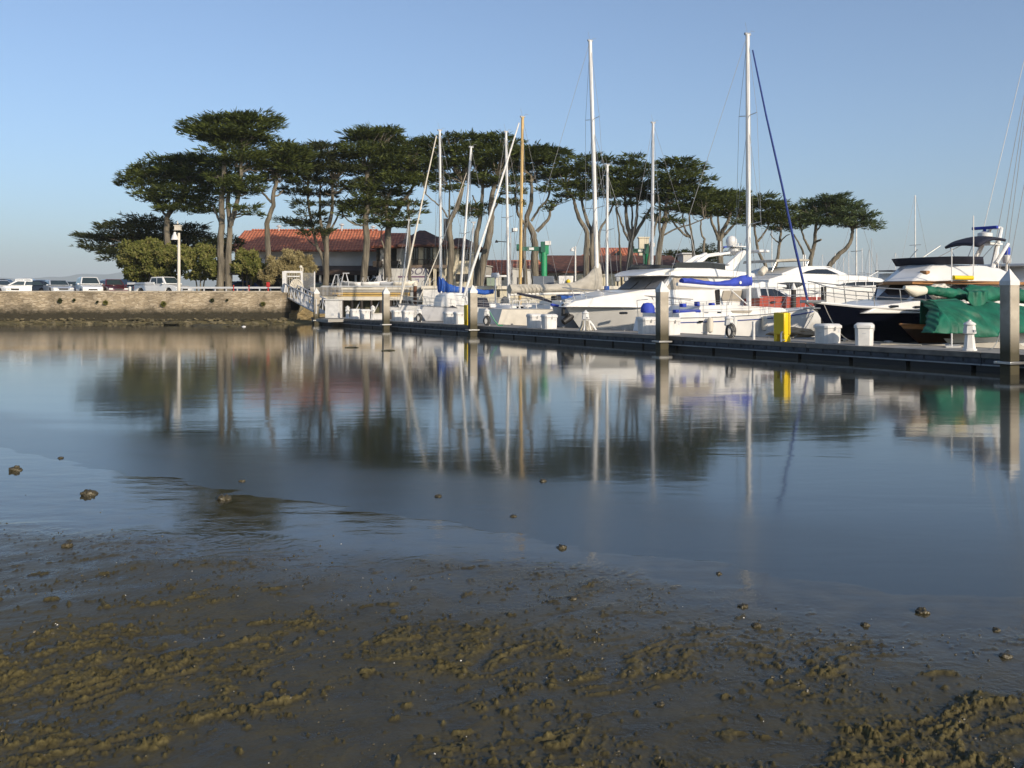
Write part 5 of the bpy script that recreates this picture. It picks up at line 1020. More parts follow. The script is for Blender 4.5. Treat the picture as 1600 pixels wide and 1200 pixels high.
dinghy(618, 87.5, 2.95, -.2, 'grey dinghy before the box truck', lgrey, 2.8); dinghy(634, 87.3, 2.95, .1, 'low cream dinghy at the right end of the timber pier', offwh, 2.2)
for k, (px_, lb) in enumerate([(539, 'tall pale trestle frame left of the straight trunk'), (525.5, 'narrow pale trestle frame near the hall canopy')]):
    o = thing('trestle', lb, 'trestle', (pz(px_, 87.4), 87.4, 2.95)); mb = MB(); h_ = 1.25 - .15 * k
    for s_ in (-1, 1):
        for t_ in (-1, 1): mb.tube([(s_ * .42, t_ * .3, 0), (s_ * .12, 0, h_)], .03, 5)
    mb.build('leg_frame', lgrey, o); mb = MB(); mb.box((.1, 0, h_ + .03), (.6 - .2 * k, .1, .07)); mb.build('top_bar', lgrey, o, smooth=0)
o = thing('platform', 'low concrete kerb platform along the quay edge', 'platform', (pz(575, 88), 88, GZ)); mb = MB(); mb.box((pz(585, 88.6), 88.6, 2.52), (pz(690, 88.6) - pz(505, 88.6), 4.2, .85)); mb.build('slab', conc, o, off=o.location, smooth=0)
for (px_, w_, t_, b_, dd_, mt, lb) in ((767, .75, 434, 447, 84.5, pm('sage_cabinet', (.22, .27, .20), .6), 'sage green utility cabinet on the quay wall left of the mast'), (779, .5, 432, 447, 84.6, offwh, 'narrow white cabinet right of the sage green one'), (775, 1.9, 430, 433, 86, white2, 'flat white counter slab above the green cabinet'),
        (884, 1.25, 431, 444, 84.6, white2, 'big white box with a rounded top right of the green crane'), (849, 1.9, 431.5, 446, 86.3, pm('slate_screen', (.10, .12, .15), .5), 'dark slate blue screen panel behind the green crane')):
    o = thing('utility_cabinet', lb, 'cabinet', (pz(px_, dd_), dd_, zpx(b_, dd_))); mb = MB(); h_ = zpx(t_, dd_) - zpx(b_, dd_); mb.box((0, 0, h_ / 2), (w_, .6, h_), top=(1.05, 1) if px_ == 884 else (1, 1)); mb.build('body', mt, o, bevel=.04)
    mb = MB(); mb.box((0, -.31, h_ / 2), (w_ * .02 + .02, .03, h_ * .9)); mb.build('door_seam', grey, o, smooth=0)
    if dd_ == 86: o['label'] = lb
o = thing('float_ball', 'yellow ball float beside the big white box', 'float', at(888, 440, 84.2)); mb = MB(); mb.lathe([(.01, -.2), (.14, -.15), (.2, 0), (.14, .15), (.04, .2)], (.0, 0, 0), 14); mb.build('ball', yellow, o)
mb = MB(); mb.lathe([(.04, .19), (.03, .26)], (0, 0, 0), 8); mb.build('eyelet', black, o)
for k, (px_, dd_, lb) in enumerate([(965, 85.5, 'outboard motor on a grey stand left of the yacht windscreen'), (978, 85, 'upright dark outboard motor beside the yacht windscreen')]):
    o = thing('outboard_motor', lb, 'outboard motor', (pz(px_, dd_), dd_, zpx(447, dd_) - .3)); mb = MB(); mb.box((0, 0, .95), (.42, .6, .5), top=(.7, .8)); mb.build('cowling', grey, o, bevel=.08); mb = MB(); mb.box((0, 0, .4), (.16, .2, .8)); mb.box((0, .1, .05), (.3, .4, .05)); mb.build('shaft', black, o, bevel=.02)
# ---------------------------------------------------------------- floating dock
s_end = (Vector(dock_at(486)[:2]) - P0).dot(U)
dock = thing('floating_dock', 'long grey floating dock running from the right foreground to the gangway', 'dock', (*P0, 0)); of = dock.location
fl = stained('dock_fascia', (.10, .11, .13), (.04, .045, .055), .10, .30, (.02, .022, .026), bump=.004, scale=4, bscale=18, nz_amp=.1)
edge_t = pm('dock_edge_timber', (.17, .15, .125), .75, var=.35, scale=3, bump=.006, bscale=20)
def dbox(mb, s0, s1, t0, t1, z0, z1, mi=0):
    mb.prism([dk(s0, t0, z1), dk(s1, t0, z1), dk(s1, t1, z1), dk(s0, t1, z1)], (0, 0, z0 - z1), mi); return mb
SW = 2.4
mb = MB(); dbox(mb, -11, s_end, .05, SW, ZD - .09, ZD); mb.build('deck', dock_wood, dock, off=of, smooth=0)
for nm, t0, t1, z0, z1, mt in (('edge_board', 0, .06, ZD - .13, ZD + .012, edge_t), ('fascia', .05, .10, .17, ZD - .13, fl), ('rub_strip', .01, .09, .155, .19, pm('pale_rub_strip', (.30, .32, .33), .4, var=.3, scale=3)), ('back_board', SW, SW + .06, .0, ZD + .012, edge_t)):
    s0 = -11.
    while s0 < s_end:
        s1 = min(s_end, s0 + 6.1); mb = MB(); dbox(mb, s0, s1 - .03, t0 + rnd.uniform(0, .006), t1, z0, z1); mb.build(nm, mt, dock, off=of, smooth=0); s0 = s1
mb = MB(); s0 = -10.8
while s0 < s_end - 1.2: dbox(mb, s0, s0 + 1.9, .06, SW - .1, -.35, .168); s0 += 2.05
mb.build('floats', black, dock, off=of, smooth=0)
mb = MB(); dbox(mb, s_end - 7.2, s_end - 4.6, -1.15, 0, .28, ZD - .01); mb.build('landing', conc, dock, off=of, smooth=0)
mb = MB(); s0 = -10.5
while s0 < s_end: dbox(mb, s0, s0 + .05, .035, .05, .24, .34); s0 += .61
o = mb.build('bolts', black, dock, off=of, smooth=0); tag(o, kind='stuff')
# finger docks
for k, (px_, t1, lb) in enumerate([(1420, 13, 'finger dock between the navy yacht and the green covered boat'), (1235, 13, 'finger dock running out beside the white sailboat bow'), (968, 12, 'finger dock between the motor yacht and the white sailboat'), (832, 12, 'finger dock beyond the pair of dock boxes at the middle'), (742, 11, 'finger dock behind the second pile'), (668, 10, 'finger dock behind the hose reel pedestal')]):
    q = dock_at(px_, SW + .07); s0 = (Vector(q[:2]) - P0).dot(U); o = thing('finger_dock', lb, 'dock', q, 0, 'finger docks')
    mb = MB(); dbox(mb, s0 - .55, s0 + .55, SW + .07, t1, ZD - .08, ZD - .01); mb.build('deck', dock_wood, o, off=q, smooth=0)
    mb = MB(); dbox(mb, s0 - .58, s0 - .55, SW + .07, t1, .1, ZD); dbox(mb, s0 + .55, s0 + .58, SW + .07, t1, .1, ZD); mb.build('edge_board', conc, o, off=q, smooth=0)
    mb = MB(); dbox(mb, s0 - .5, s0 + .5, SW + .1, t1, -.3, .3); mb.build('float', black, o, off=q, smooth=0)

# ---------------------------------------------------------------- piles
def pile(px, t, hgt, sz, rz, lbl):
    q = dock_at(px, t, 0); o = thing('dock_pile', lbl, 'pile', q, rz, 'square concrete piles in front of the dock')
    mb = MB(); mb.box((0, 0, (hgt - .42 - .8) / 2), (sz, sz, hgt - .42 + .8)); mb.build('shaft', pile_m, o, bevel=.02)
    h = sz * .52; mb = MB(); mb.add([(-h, -h, hgt - .44), (h, -h, hgt - .44), (h, h, hgt - .44), (-h, h, hgt - .44), (-h, -h, hgt - .33), (h, -h, hgt - .33), (h, h, hgt - .33), (-h, h, hgt - .33), (0, 0, hgt)], [(3, 2, 1, 0), (0, 1, 5, 4), (1, 2, 6, 5), (2, 3, 7, 6), (3, 0, 4, 7), (4, 5, 8), (5, 6, 8), (6, 7, 8), (7, 4, 8)]); mb.build('cap', white2, o, smooth=0, bevel=.008)
    c = sz * .5 + .05; mb = MB()
    for x, y, a, b in ((0, -c, 2 * c + .12, .08), (0, c, 2 * c + .12, .08), (-c, 0, .08, 2 * c), (c, 0, .08, 2 * c)): mb.box((x, y, .30), (a, b, .07))
    mb.build('collar', alu, o, bevel=.01); return o
RZ = R(22)
for px_, hg, lb in ((1577.5, 2.72, 'nearest square concrete pile with a white pyramid cap at the right edge'), (1034.5, 2.62, 'square concrete pile with a white cap in front of the white sailboat stern'), (738.5, 2.66, 'square concrete pile with a white cap right of the olive yellow cabinet'),
                    (603, 2.66, 'square concrete pile with a white cap in front of the timber pier'), (494.5, 2.72, 'farthest square pile with a white cap at the foot of the gangway')):
    pile(px_, -.30, hg, .325 if px_ > 1100 else .37 if px_ > 900 else .40, RZ, lb)
def rpile(px, d, top, r, lbl, cap=True):
    o = thing('round_pile', lbl, 'pile', (pz(px, d), d, 0), 0, 'round piles between the berths'); h = zpx(top, d)
    mb = MB(); mb.tube([(0, 0, -.6), (0, 0, h - (.35 if cap else 0))], r, 14); mb.build('shaft', pm('tarred_pile', (.05, .045, .038), .8, var=.4, scale=3), o)
    mb = MB(); mb.lathe([(r * 1.12, h - .36), (r * 1.12, h - .28), (.02, h)] if cap else [(r * 1.05, h), (r * .9, h + .03)], n=14); mb.build('cap', white2 if cap else black, o); return o
rpile(1240, 50, 442, .13, 'round pile with a white cone cap before the modern yacht'); rpile(1287, 47, 449, .13, 'dark round pile behind the navy yacht bow rail', False); rpile(1374, 50, 442, .17, 'thick dark round pile in front of the modern yacht bow windows', False); rpile(1128, 55, 451, .14, 'dark round pile beside the motor yacht side door', False)

# ---------------------------------------------------------------- dock boxes, pedestals, cabinets
def mk_box():
    o = thing('dock_box', '', 'dock box', (0, 0, 0)); L_, D_, hh = 1.15, .58, .60
    mb = MB(); a, b = L_ / 2, D_ / 2; c = .10
    def oc(a, b, c, z): return [(-a + c, -b, z), (a - c, -b, z), (a, -b + c, z), (a, b - c, z), (a - c, b, z), (-a + c, b, z), (-a, b - c, z), (-a, -b + c, z)]
    mb.grid([oc(a * .93, b * .93, c, 0), oc(a * .97, b * .97, c, hh * .86)], close=True); mb.add(oc(a * .93, b * .93, c, 0), [tuple(range(7, -1, -1))]); mb.build('body', white2, o, bevel=.01)
    mb = MB(); rw = [oc(a * 1.0, b * 1.0, c, hh * .80), oc(a * 1.04, b * 1.06, c, hh * .80), oc(a * 1.04, b * 1.06, c, hh * .93), oc(a * .9, b * .8, c * .8, hh * 1.03)]; mb.grid(rw, close=True); mb.add(rw[-1], [tuple(range(8))]); mb.build('lid', white2, o, bevel=.008)
    mb = MB(); mb.box((0, -b - .015, hh * .78), (.09, .03, .12)); mb.build('latch', alu, o, bevel=.005)
    mb = MB(); mb.box((a * .55, -b * .97 + .004, hh * .66), (.13, .02, .1)); mb.box((-a - .0 + .035, 0, hh * .62), (.02, .12, .1)); mb.build('number_plate', lgrey, o, smooth=0)
    return o
bx0 = mk_box(); first = [True]
def place(proto, px, t, rz, lbl, group, sc_=1, flag=first):
    q = dock_at(px, t); o = proto if flag[0] else copy_tree(proto); flag[0] = False; o.location = q; o.rotation_euler = (0, 0, rz); o['label'] = lbl; o['group'] = group; o.scale = sc_ if isinstance(sc_, tuple) else (sc_,) * 3; return o
AU = math.atan2(-U.y, -U.x)                                            # along the dock, toward the camera
G_ = 'white dock boxes along the dock'
for px_, t_, rz_, lb in ((1293, .95, R(27), 'wide white dock box left of the single white box, in front of the navy hull'), (1350.5, .85, R(68), 'lone white dock box with its end toward the camera, before the navy hull'),
        (1011, 1.0, R(27), 'white dock box just left of the second nearest pile'), (1048, 1.1, R(27), 'white dock box half hidden right of the second nearest pile'),
        (835, 1.0, R(27), 'left white box of the pair in front of the beige sided sailboat'), (858, 1.0, R(27), 'right white box of the pair in front of the beige sided sailboat'),
        (703, 1.0, R(27), 'white dock box right of the hose reel, left of the olive cabinet'), (719, 1.0, R(27), 'white dock box touching the olive yellow cabinet'),
        (621, 1.0, R(27), 'left white box of the pair right of the pier pile'), (637, 1.0, R(27), 'right white box of the pair right of the pier pile'),
        (555, 1.1, R(27), 'left white box of the pair between two short pedestals'), (570, 1.1, R(27), 'right white box of the pair between two short pedestals')):
    place(bx0, px_, t_, rz_, lb, G_, (.62, 1.06, 1.02) if px_ > 1200 and px_ < 1300 else (.72, .95, 1.12) if px_ > 1300 else (.60, 1.0, 1.13))
def pedestal(px, t, h, lbl, hose=None, skirt=False, light=False):
    q = dock_at(px, t); o = thing('power_pedestal', lbl, 'power pedestal', q, R(22), 'white power pedestals on the dock')
    mb = MB(); w_ = .155; mb.lathe([(w_ * 1.25, 0), (w_ * 1.2, .05), (w_ * 1.05, .06), (w_ * .75, h * .52)], n=6, rot=.3); mb.build('base', white2, o, bevel=.006)
    mb = MB(); mb.lathe([(w_ * .75, h * .52), (w_ * 1.15, h * .56), (w_ * .92, h * .84)], n=6, rot=.3); mb.build('socket_hood', white2, o, bevel=.006)
    mb = MB(); mb.lathe([(w_ * .85, h * .84), (w_ * 1.12, h * .845), (w_ * 1.0, h * .89), (w_ * .4, h * .95), (w_ * .28, h * .96), (w_ * .26, h)], n=12); mb.build('cap', white2, o)
    mb = MB(); mb.box((0, -w_ * 1.02, h * .64), (.09, .05, .07)); mb.build('socket', grey, o, bevel=.005)
    if hose:
        for k in range(4 if hose is not greenp else 3):
            mb = MB(); r_ = .17 + .022 * k; pts = [(-.12 + .02 * k + r_ * .75 * math.cos(a), -.16 - .03 * k, .26 + r_ * math.sin(a) * 1.15) for a in [2 * math.pi * j / 20 for j in range(21)]]; mb.tube(pts, .02, 6, cap=False); mb.build('hose_coil', hose, o)
    if skirt:
        rs_ = random.Random(int(px))
        for k in range(14):
            a = 2 * math.pi * k / 14; mb = MB(); mb.tube([(w_ * math.cos(a), w_ * math.sin(a), h * .5), (w_ * 1.3 * math.cos(a), w_ * 1.3 * math.sin(a), h * .25), ((w_ * 1.5 + rs_.uniform(.02, .12)) * math.cos(a), (w_ * 1.5 + .05) * math.sin(a), .015)], [.02, .03, .035], 6); mb.build('shore_cable', rope if k % 3 else white2, o)
        mb = MB(); mb.tube([(.12, -.1, h * .48), (.26, -.15, h * .3), (.42, -.2, .03)], [.06, .055, .04], 8); mb.build('shore_cable', white2, o)
    return o
pedestal(1515, .75, .86, 'nearest white power pedestal with a domed cap, before the green tarpaulin', None)
pedestal(1139, .95, .84, 'white power pedestal with a fat black hose coil beside the white sailboat', black)
pedestal(915, .85, .92, 'white pedestal wrapped in pale cables, between the tender and the motor yacht', None, skirt=True)
pedestal(760.5, 1.0, .92, 'white pedestal with a black coil and a green rope, right of the third pile', black)
pedestal(655, 1.0, .84, 'white pedestal with dark hose coils on both sides, behind the small sailboats', black)
pedestal(582.5, 1.0, .98, 'short white pedestal directly left of the pier pile', None); pedestal(543, 1.0, .92, 'short white pedestal beside the tall white utility box', None)
q = dock_at(768, .9); mb = MB(); mb.tube([q + Vector((-.1, -.1, .75)), q + Vector((.12, -.1, .35)), q + Vector((.35, -.12, .03)), q + Vector((.6, -.1, .02))], .03, 6); o = mb.build('green_hose', greenp, off=q); o.location = q; tag(o, 'green hose trailing from a pedestal onto the dock', 'hose')
# small white post
q = dock_at(1177.5, .7); o = thing('dock_post', 'thin short white post standing on the dock left of the yellow cabinet', 'post', q); mb = MB(); mb.tube([(0, 0, 0), (0, 0, .62)], .055, 12); mb.build('post', white2, o); mb = MB(); mb.lathe([(.06, .62), (.05, .64), (.01, .655)], n=12); mb.build('cap', white2, o)
# yellow cabinets
def ycab(px, t, h, wd, lbl, pipe=True):
    q = dock_at(px, t); o = thing('fire_hose_cabinet', lbl, 'cabinet', q, R(30), 'yellow fire hose cabinets'); dp_ = wd * .62
    mb = MB(); mb.box((0, 0, h * .62), (dp_, wd, h * .76)); mb.build('body', yellow, o, bevel=.035)
    mb = MB(); mb.box((dp_ * .18, 0, h * .62), (.02, wd + .02, h * .765)); mb.build('door_seam', black, o, smooth=0)
    for s_ in (-1, 1): mb = MB(); mb.box((0, s_ * wd * .36, h * .13), (dp_ * .9, wd * .26, h * .26)); mb.build('leg', yellow, o, bevel=.015)
    if pipe:
        mb = MB(); a = -dp_ * .5 - .07; mb.tube([(a + .08, -wd * .35, .33), (a, -wd * .42, .33), (a - .05, -wd * .46, .28), (a - .07, -wd * .5, .1), (a - .09, -wd * .56, -.35)], .032, 8); mb.tube([(a - .07, -wd * .5, .06), (a + .1, -wd * .5, .06)], .022, 6); mb.build('standpipe', alu, o)
    return o
ycab(1222, .42, .98, .50, 'bright yellow hose cabinet with a bent pipe, on the dock before the white sailboat bow')
ycab(730.5, .35, 1.10, .42, 'olive yellow hose cabinet directly left of the third pile', False)
# tall utility box at the end
q = dock_at(521.5, .6); o = thing('utility_box', 'tall white utility box with an overhanging lid at the far end of the dock', 'utility box', q, R(-9)); mb = MB(); mb.box((0, 0, .66), (1.02, .9, 1.32)); mb.build('body', white2, o, bevel=.01); mb = MB(); mb.box((0, 0, 1.355), (1.18, 1.05, .07)); mb.build('lid', white2, o, bevel=.01); mb = MB(); mb.box((.08, -.46, .26), (.2, .02, .16)); mb.build('plate', lgrey, o, smooth=0)
o = thing('dock_tray', 'low white plastic crate on the dock left of the pier pile', 'crate', dock_at(592, 1.4)); mb = MB(); mb.box((0, 0, .2), (.7, .5, .4), top=(1.08, 1.08)); mb.build('body', white2, o, bevel=.02); mb = MB(); mb.box((0, 0, .42), (.82, .6, .05)); mb.build('rim', offwh, o, bevel=.01)
# cleats and mooring lines
def cleat(px, t): 
    q = dock_at(px, t); o = thing('cleat', 'small metal mooring cleat on the dock edge', 'cleat', q, AU, 'mooring cleats'); mb = MB(); mb.tube([(-.16, 0, .08), (0, 0, .09), (.16, 0, .08)], [.012, .022, .012], 6); mb.build('horn', alu, o); mb = MB(); mb.box((0, 0, .04), (.10, .05, .08)); mb.build('foot', alu, o)
    return o
for k, px_ in enumerate((1480, 1388, 1320, 1200, 1100, 975, 880, 800)):
    o = cleat(px_, 2.1); o['label'] = ['small cleat behind the nearest pedestal', 'small cleat right of the lone white box', 'small cleat between the two near dock boxes', 'small cleat left of the yellow cabinet', 'small cleat behind the second pile', 'small cleat beneath the motor yacht hull', 'small cleat under the tender bow', 'small cleat by the beige sided sailboat'][k]
def line(pts, lbl, r=.016, mt=rope, name='mooring_line'):
    c = Vector(pts[0]); P_ = []
    for i in range(len(pts) - 1):
        a, b = Vector(pts[i]), Vector(pts[i + 1])
        for k in range(8): t = k / 8; p_ = a.lerp(b, t); P_.append(p_)
    P_.append(Vector(pts[-1])); mb = MB(); mb.tube(P_, r, 6); o = mb.build(name, mt, off=c); o.location = c; tag(o, lbl, 'rope', 'mooring lines'); return o
def sag(a, b, s_, n=8): a, b = Vector(a), Vector(b); return [a.lerp(b, k / n) - Vector((0, 0, s_ * 4 * (k / n) * (1 - k / n))) for k in range(n + 1)]

# ---------------------------------------------------------------- boat builders
def FA(px, d, az=AV):
    f = Frame.__new__(Frame); f.o = Vector((pz(px, d), d)); f.az = az; f.v = Vector((math.cos(az), math.sin(az))); f.n = Vector((-f.v.y, f.v.x)); return f
def hull(root, xs, xb, B, sheer, rake=1.0, trake=0., mats=(white,), bands=((0, 0),), sternw=.8, full=2.0, flare=.35, c=.38, zb=-.35, deck=white2, rail=None, rr=.035, name='hull', y0=0):
    sg = 1 if xb > xs else -1; NS, NV = 30, 11; sh = (lambda u: interp(sheer, u)); rows = []; gun = []
    def hb(u): s_ = min(1, u / .4); s_ = s_ * s_ * (3 - 2 * s_); return B / 2 * (sternw + (1 - sternw) * s_) * max(.004, 1 - max(0, (u - c) / (1 - c)) ** full)
    mi = []
    for i in range(NS + 1):
        u = i / NS; h = hb(u); P_ = []
        for j in range(NV):
            v = 1 - j / (NV - 1); a = xs + sg * trake * (1 - v); b = xb - sg * rake * (1 - v) ** 1.15; x = a + (b - a) * u
            wf = 1 - flare * (1 - v) * (.35 + .75 * u * u) - .25 * max(0, .25 - v) / .25 * .8
            P_.append((x, h * wf, zb + (sh(u) - zb) * v))
        rows.append([(x, y0 + y, z) for x, y, z in P_] + [(x, y0 - y, z) for x, y, z in reversed(P_)]); gun.append((P_[0][0], h, P_[0][2]))
    mb = MB(); n = 2 * NV; vs = [p_ for r_ in rows for p_ in r_]; fs = []; ms = []
    for i in range(NS):
        for j in range(n - 1):
            fs.append((i * n + j, i * n + j + 1, (i + 1) * n + j + 1, (i + 1) * n + j)); jj = min(j, n - 2 - j); v = 1 - (jj + .5) / (NV - 1); m_ = 0
            for vmin, q in bands:
                if v >= vmin: m_ = q
            ms.append(m_)
    fs.append(tuple(range(n))); ms.append(0); mb.v = vs; mb.f = fs; mb.m = ms; h_ = mb.build(name, list(mats), root, smooth=50)
    mb = MB(); rw = [[(x, y0 + h * k / 3, z - .04 + .07 * (1 - abs(k) / 3)) for k in range(-3, 4)] for x, h, z in gun]; mb.grid(rw); mb.build('deck', deck, root, smooth=50)
    if rail:
        for s_ in (-1, 1): mb = MB(); mb.tube([(x, y0 + s_ * h, z) for x, h, z in gun], rr, 6); mb.build('rub_rail', rail, root)
    return gun
def SH(fr, xs, xb, pts):
    o = sorted(((fr.L(a, b, y)[0] - xs) / (xb - xs), fr.L(a, b, y)[1]) for a, b, y in pts); return [(max(0, u), z) for u, z in o]
def stanchions(root, gun, u0, u1, n, h=.6, y0=0, r=.011, mt=alu, inset=.93, lines=2):
    N_ = len(gun) - 1
    def gp(u): i = min(N_ - 1, int(u * N_)); t = u * N_ - i; return tuple(gun[i][k] * (1 - t) + gun[i + 1][k] * t for k in range(3))
    for s_ in (-1, 1):
        P_ = []
        for k in range(n + 1):
            x, hh, z = gp(u0 + (u1 - u0) * k / n); P_.append(Vector((x, y0 + s_ * hh * inset, z)))
        mb = MB()
        for p_ in P_: mb.tube([p_, p_ + Vector((0, 0, h))], r, 5)
        for q in range(lines): mb.tube([p_ + Vector((0, 0, h * (1 - q * .48))) for p_ in P_], r * .7, 5)
        mb.build('guard_rail', mt, root)
def mast(root, fr, base, top, r, mt=white, y=0, spread=(), wires=True, gun_w=1.3, zdeck=1.2, fore=None, back=None, tip=True):
    b = Vector(fr.V3(*base, y)); t = Vector(fr.V3(*top, y)); mb = MB(); mb.tube([b, b.lerp(t, .5), t], [r, r * .97, r * .82], 12); m_ = mb.build('mast', mt, root)
    if tip:
        mb = MB(); mb.box(t + Vector((0, 0, .02)), (.34, .10, .10)); mb.tube([t, t + Vector((-.15, 0, .55))], .008, 4); mb.tube([t, t + Vector((.25, 0, .2)), t + Vector((.45, 0, .2))], .008, 4); mb.build('masthead', grey, m_)
    chain = {-1: [Vector((b.x + .1, y - gun_w, zdeck))], 1: [Vector((b.x + .1, y + gun_w, zdeck))]}
    for f in spread:
        c = b.lerp(t, f); w_ = gun_w * (.62 if f < .55 else .45); mb = MB(); mb.tube([c + Vector((0, -w_, .08)), c, c + Vector((0, w_, .08))], .022, 5); mb.build('spreader', alu if mt is not ywood else ywood, m_)
        for s_ in (-1, 1): chain[s_].append(c + Vector((0, s_ * w_, .08)))
    if wires:
        mb = MB()
        for s_ in (-1, 1):
            mb.tube(chain[s_] + [t], .011, 4)
            if spread: mb.tube([chain[s_][0] + Vector((-.35, 0, 0)), b.lerp(t, spread[0] - .02)], .011, 4)
            if len(spread) > 1: mb.tube([chain[s_][1], b.lerp(t, spread[1] - .02)], .011, 4)
        for q_, e_ in ((.22, .10), (-.20, -.06), (.5, .05)): mb.tube([Vector((b.x + q_, y + e_ * 2, zdeck + .1)), t + Vector((e_, 0, -.15))], .009, 4)
        if back: mb.tube([Vector(fr.V3(*back, y)), t], .012, 4)
        if fore: mb.tube([Vector(fr.V3(*fore, y)), t], .012, 4)
        mb.build('rigging', wire, root)
    return b, t
def furled(root, fr, pts, r, mt, y=0, name='furled_sail'):
    P_ = [Vector(fr.V3(a, b, y)) for a, b in pts]; mb = MB(); n = len(P_); mb.tube(P_, [r * (.55 + .45 * min(1, k / max(1, n - 1) * 1.6)) for k in range(n)], 8); mb.build(name, mt, root)
def boom_cover(root, fr, top, bot, wd, mt, y=0, name='sail_cover', seed=0):
    """canvas over a boom: top and bottom outlines in px from left to right"""
    xs = sorted(set([a for a, b in top] + [a for a, b in bot])); n = 40; rows = []; x0, x1 = top[0][0], top[-1][0]
    for i in range(n + 1):
        px = x0 + (x1 - x0) * i / n; zt, zb_ = fr.L(px, interp(top, px), y), fr.L(px, interp(bot, px), y); x = zt[0]; h = zt[1] - zb_[1]; r_ = []
        for j in range(14):
            a = 2 * math.pi * j / 14; wr = 1 + .13 * mnoise.noise(Vector((i * .45 + seed, math.cos(a) * 1.5, math.sin(a) * 1.5)))
            r_.append((x, y + wd / 2 * math.cos(a) * wr * (.55 + .45 * (1 - max(0, math.sin(a)))), zb_[1] + h * .5 + h * .5 * math.sin(a) * (1 + .05 * math.sin(i * 1.3))))
        rows.append(r_)
    mb = MB(); mb.grid(rows, close=True); mb.add(rows[0], [tuple(range(13, -1, -1))]); mb.add(rows[-1], [tuple(range(14))]); mb.build(name, mt, root, smooth=60)
def bar(root, fr, pts, r, mt, name, y=0, n=8):
    mb = MB(); mb.tube([fr.V3(a, b, y) for a, b in pts], r, n); return mb.build(name, mt, root)
def SP(fr, pts, y): return [fr.L(a, b, y) for a, b in pts]
navyb = pm('deep_blue_canvas', (.012, .035, .20), .75, var=.2)
# ---------------------------------------------------------------- white sailboat with the blue boom cover (stern to the dock)
fr = Frame(1022, 2.75); r_ = fr.root('sailboat', 'white sailboat with a bright blue boom cover, tallest mast and a blue furled forestay sail', 'sailboat'); yn = -1.45
xb = fr.L(1276, 479, 0)[0]; zs = [fr.L(1065, 497, yn)[1], fr.L(1190, 491.5, -1.4)[1], fr.L(1276, 479, 0)[1]]
gun = hull(r_, .0, xb, 3.0, SH(fr, 0, xb, [(1062, 497, -1.3), (1120, 495.5, -1.45), (1190, 491.5, -1.42), (1240, 485.5, -1.0), (1276, 479, 0)]), rake=1.1, trake=-.5, mats=(white,), sternw=.86, full=2.3, flare=.28, c=.40, rail=alu, rr=.02)
for s_ in (-1, 1):
    mb = MB(); mb.tube([(x - (.0 if k < 29 else .1), s_ * (h * (1 - .28 * (.2 / (z + .35)) * (.35 + .75 * (k / 30) ** 2)) + .002), z - .20) for k, (x, h, z) in enumerate(gun) if k < 30], .026, 6); mb.build('hull_stripe', navyb, r_)
wc = lambda x, z: 1.12 - .16 * max(0, z - 1.1) - .5 * max(0, (x - xb * .45) / (xb * .5)) ** 1.5
mb = MB(); mb.side(densify(SP(fr, [(1082, 500), (1082, 488), (1092, 486), (1096, 478), (1130, 476), (1180, 478.5), (1228, 481), (1238, 486), (1238, 500)], -1.1), .35), wc); mb.build('cabin', white, r_, bevel=.03, smooth=50)
mb = MB(); mb.side(SP(fr, [(1062, 499), (1062, 489), (1088, 487), (1092, 499)], -1.3), 1.28); mb.build('coaming', white, r_, bevel=.04)
mb = MB(); mb.box((1.2, 0, 1.28), (1.7, 1.1, .1)); mb.build('cockpit_sole', blue2, r_, bevel=.02)
for pl, mt in (([(1143, 485.2), (1176, 485), (1173, 488.6), (1145, 488.8)], tan_glass), ([(1121, 487), (1127, 487), (1127, 489.2), (1121, 489.2)], glass), ([(1101, 487.5), (1107, 487.5), (1107, 489.3), (1101, 489.3)], grey_cover)):
    mb = MB(); mb.panel(SP(fr, pl, -1.1), wc, .012); mb.build('window', mt, r_, smooth=0)
for pl in ([(1092, 501.5), (1099, 501.5), (1099, 504.5), (1092, 504.5)], [(1173, 498), (1178, 498), (1178, 500.8), (1173, 500.8)]):
    x, z = fr.L(pl[0][0], pl[0][1], -1.42); mb = MB(); mb.box((x + .1, -1.435 if x < 4 else -1.40, z - .03), (.24, .06, .09)); mb.build('hull_port', glass, r_, bevel=.015)
b, t = mast(r_, fr, (1170, 478), (1168, 54), .115, white, spread=(.30, .70), gun_w=1.3, zdeck=1.15, back=(1030, 482))
furled(r_, fr, [(1176, 78), (1197, 180), (1222, 290), (1242, 385), (1256, 445), (1262, 470)], .062, navyb)
bar(r_, fr, [(1172, 449.5), (1120, 449), (1058, 444)], .085, white, 'boom')
boom_cover(r_, fr, [(1065, 434.5), (1080, 434.5), (1100, 438.5), (1120, 440), (1140, 437), (1155, 431.5), (1172, 427.5)], [(1065, 442.5), (1080, 443.5), (1110, 446.5), (1145, 448), (1172, 448.5)], .34, blue2)
mb = MB(); x, z = fr.L(1157, 441.5, -.2); mb.lathe([(.005, 0), (.07, .0), (.07, .01)], n=12); 
for i, v in enumerate(mb.v): mb.v[i] = (x + v[0], -.20 - v[2], z + v[1])
mb.build('cover_badge', white2, r_)
bar(r_, fr, [(1142, 453), (1168, 476)], .03, white2, 'vang')
stanchions(r_, gun, .04, .93, 7, .62)
p0 = Vector((gun[28][0], 0, gun[28][2])); mb = MB()
for s_ in (-1, 1): mb.tube([(gun[25][0], s_ * gun[25][1], gun[25][2]), (gun[26][0], s_ * gun[26][1], gun[26][2] + .62), (gun[30][0] + .1, s_ * .08, gun[30][2] + .66)], .016, 5)
mb.tube([(gun[30][0] + .1, -.08, gun[30][2] + .66), (gun[30][0] + .1, .08, gun[30][2] + .66), (gun[30][0], 0, gun[30][2])], .016, 5); mb.build('pulpit', alu, r_)
